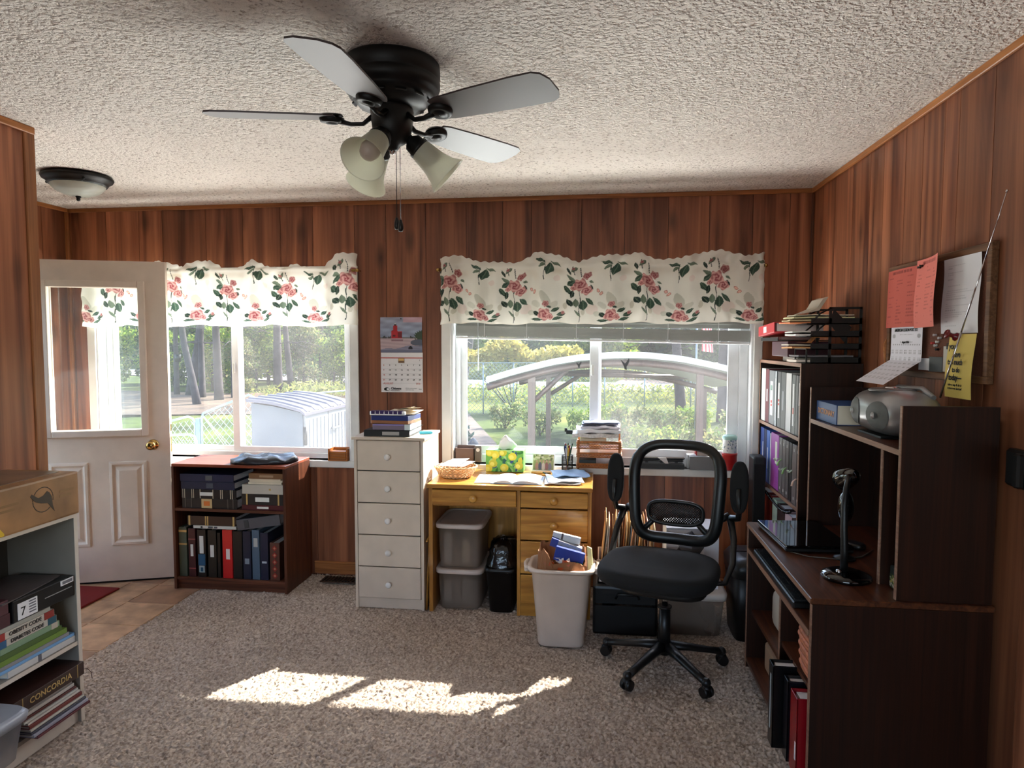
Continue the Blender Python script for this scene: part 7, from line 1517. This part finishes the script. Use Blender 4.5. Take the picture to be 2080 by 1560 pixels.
# flag
t = thing('flag', 'red and white striped flag hanging above the pavilion roof', 'flag', (4.0, 14.0, GZ))
p0 = cw(4.02, 14.3, 0); b = B(); b.cyl((p0[0]-.06, p0[1], GZ), (p0[0]-.06, p0[1], 2.4), .02, n=8); b.make('pole', GALV, t)
def fc(u, v):
    c = np.tile(L3(.90, .88, .90), (len(u), 1)); c[(np.floor(u*7+.12*np.sin(v*5)) % 2) == 0] = L3(.72, .22, .26); return c
sheet('cloth', 40, 30, lambda u, v: (p0[0]-.05+(.10+.22*u*(1.1-.35*v)), p0[1]+.05*np.sin(u*9), 1.37+.95*v-.03*u), fc, attr_mat('flag_cloth', .8, translucent=.4), t)
# hummingbird stickers on the right window
for (x, z_, s_, lb) in ((-.125, 1.40, .020, 'small grey bird sticker on the glass near the window mullion'), (.165, 1.405, .032, 'larger grey bird sticker on the right-hand pane')):
    b = B(); yb_ = WY+.085; b.prism([(x+q[0]*s_, yb_, z_+q[1]*s_) for q in ((-.9, .9), (-.3, .35), (-.05, .1), (.25, .4), (.75, 1.2), (.85, .6), (.55, -.1), (.3, -.5), (.35, -1.2), (-.1, -1.0), (-.2, -.5), (-.5, .1))], (0, -.001, 0)); props(b.make('bird_sticker', mat('grey_sticker', (.38, .40, .42), .6)), lb, 'sticker')

# storage shed
t = thing('garden_shed', 'low pale grey resin storage shed with white doors outside the left window', 'shed', (-3.7, 8.2, GZ))
ux, uf = -2.53, 8.0
def sp(a, c, z_): return Vector(cw(ux-.66*a+.22*c, uf+.11*a+1.28*c, z_))
SH = mat('grey_resin', ex((.42, .46, .52)), .6, bump=.3, bscale=150); SHL = mat('lilac_grey_lid', ex((.50, .49, .56)), .5); SHW = mat('white_resin', ex((.66, .68, .71)), .4)
b = B(); b.prism([sp(0, .0, GZ), sp(1, 0, GZ), sp(1, 0, .80), sp(.55, 0, .765), sp(0, 0, .69)], sp(0, 1, 0)-sp(0, 0, 0)); b.make('walls', SH, t)
for c0, c1 in ((.02, .49), (.51, .98)):
    b = B(); o_ = (sp(0, 0, 0)-sp(1, 0, 0)).normalized()*.025
    b.prism([sp(0, c0, GZ+.04), sp(0, c1, GZ+.04), sp(0, c1, .655), sp(0, c0, .655)], o_); dr = b.make('door', SHW, t)
    for k in range(5):
        q = c0+(c1-c0)*(.16+.165*k); b = B(); b.prism([sp(0, q, GZ+.1)+o_, sp(0, q+.018, GZ+.1)+o_, sp(0, q+.018, .60)+o_, sp(0, q, .60)+o_], o_*.4); b.make('rib', SHW, dr)
b = B(); b.tube([sp(-.05, .56, .42), sp(-.10, .56, .42), sp(-.10, .72, .42), sp(-.05, .72, .42)], .015, n=6); b.make('handle', SHW, t)
b = B(); A = []
prof = [(-.08, .66), (.0, .705), (.3, .755), (.55, .79), (.8, .81), (1.06, .82)]
A = [b.ring([sp(a, -.04, z_), sp(a, 1.04, z_), sp(a, 1.04, z_+.035), sp(a, -.04, z_+.035)]) for a, z_ in prof]
for p_, q in zip(A, A[1:]):
    for i in range(4): b.bm.faces.new((p_[i], p_[(i+1) % 4], q[(i+1) % 4], q[i]))
b.bm.faces.new(A[0]); b.bm.faces.new(A[-1][::-1]); lid = b.make('lid', SHL, t)
for k in range(6):
    q = .0+.17*k; b = B(); A = [b.ring([sp(a, q, z_+.034), sp(a, q+.08, z_+.034), sp(a, q+.07, z_+.052), sp(a, q+.01, z_+.052)]) for a, z_ in prof]
    for p_, r_ in zip(A, A[1:]):
        for i in range(4): b.bm.faces.new((p_[i], p_[(i+1) % 4], r_[(i+1) % 4], r_[i]))
    b.make('lid_rib', SHL, lid)
b = B(); b.tube([sp(-.05, .0, .30), sp(-.05, .0, .52)], .022, n=6); b.make('hinge', BLACK, t)
# white garden gates with wire mesh
WPIPE = mat('pale_green_white_pipe', ex((.82, .90, .88)), .4)
def gate(label, x0, z0t, x1, z1t, y, rad=.10, dia=.085, lx=True, rx=True):
    t = thing('garden_gate', label, 'gate', ((x0+x1)/2, y, GZ), 'white tubular garden gates outside the left window')
    b = B(); pts = [(x0, y, GZ+.08), (x0, y, z0t-rad), (x0+rad*.3, y, z0t-rad*.3), (x0+rad, y, z0t), (x1-rad, y, z1t), (x1-rad*.3, y, z1t-rad*.3), (x1, y, z1t-rad), (x1, y, GZ+.08)]
    b.tube(pts, .016, n=8); b.tube([(x0, y, GZ+.1), (x1, y, GZ+.1)], .014, n=6); b.make('pipe_frame', WPIPE, t)
    b = B(); k = int((x1-x0)/dia); Hh = max(z0t, z1t)-GZ-.16
    for i in range(-int(Hh/(dia*1.3))-1, k+1):
        for s_ in (1, -1):
            u0 = i*dia; u1 = u0+Hh/1.3; a0, a1 = max(0, u0), min(x1-x0, u1)
            if a1 <= a0: continue
            f0, f1 = (a0-u0)*1.3, (a1-u0)*1.3
            if s_ == -1: f0, f1 = Hh-f0, Hh-f1
            def zz(a, f_): return GZ+.1+min(f_, z0t+(z1t-z0t)*a/(x1-x0)-GZ-.14)
            b.cyl((x0+a0, y, zz(a0, f0)), (x0+a1, y, zz(a1, f1)), .0036, n=4, cap=False)
    o = b.make('wire_mesh', WPIPE, t); o['kind'] = 'stuff'
gate('left garden gate with its rounded top beside the open door', -6.35, .36, -5.52, .52, 8.5)
gate('right garden gate running up behind the storage shed', -5.42, .60, -4.62, .83, 8.5)
gate('nearer low garden gate at the bottom left of the window', -5.9, .33, -5.12, .36, 7.9, .08)
b = B(); b.cyl((-5.47, 8.5, GZ), (-5.47, 8.5, .50), .035, n=10); props(b.make('gate_post', WPIPE), 'pale round post between the garden gates', 'post')
b = B(); b.tube([(-6.6, 12.5, .45), (-5.2, 14.5, .50)], .02, n=6); b.tube([(-6.7, 17, .20), (-6.0, 17.2, .35), (-4.8, 18.5, .45)], .025, n=6); b.cyl((-6.1, 17.2, GZ), (-6.1, 17.2, .36), .03); props(b.make('far_fence_rail', WPIPE), 'pale fence rail above the shed roof', 'fence')
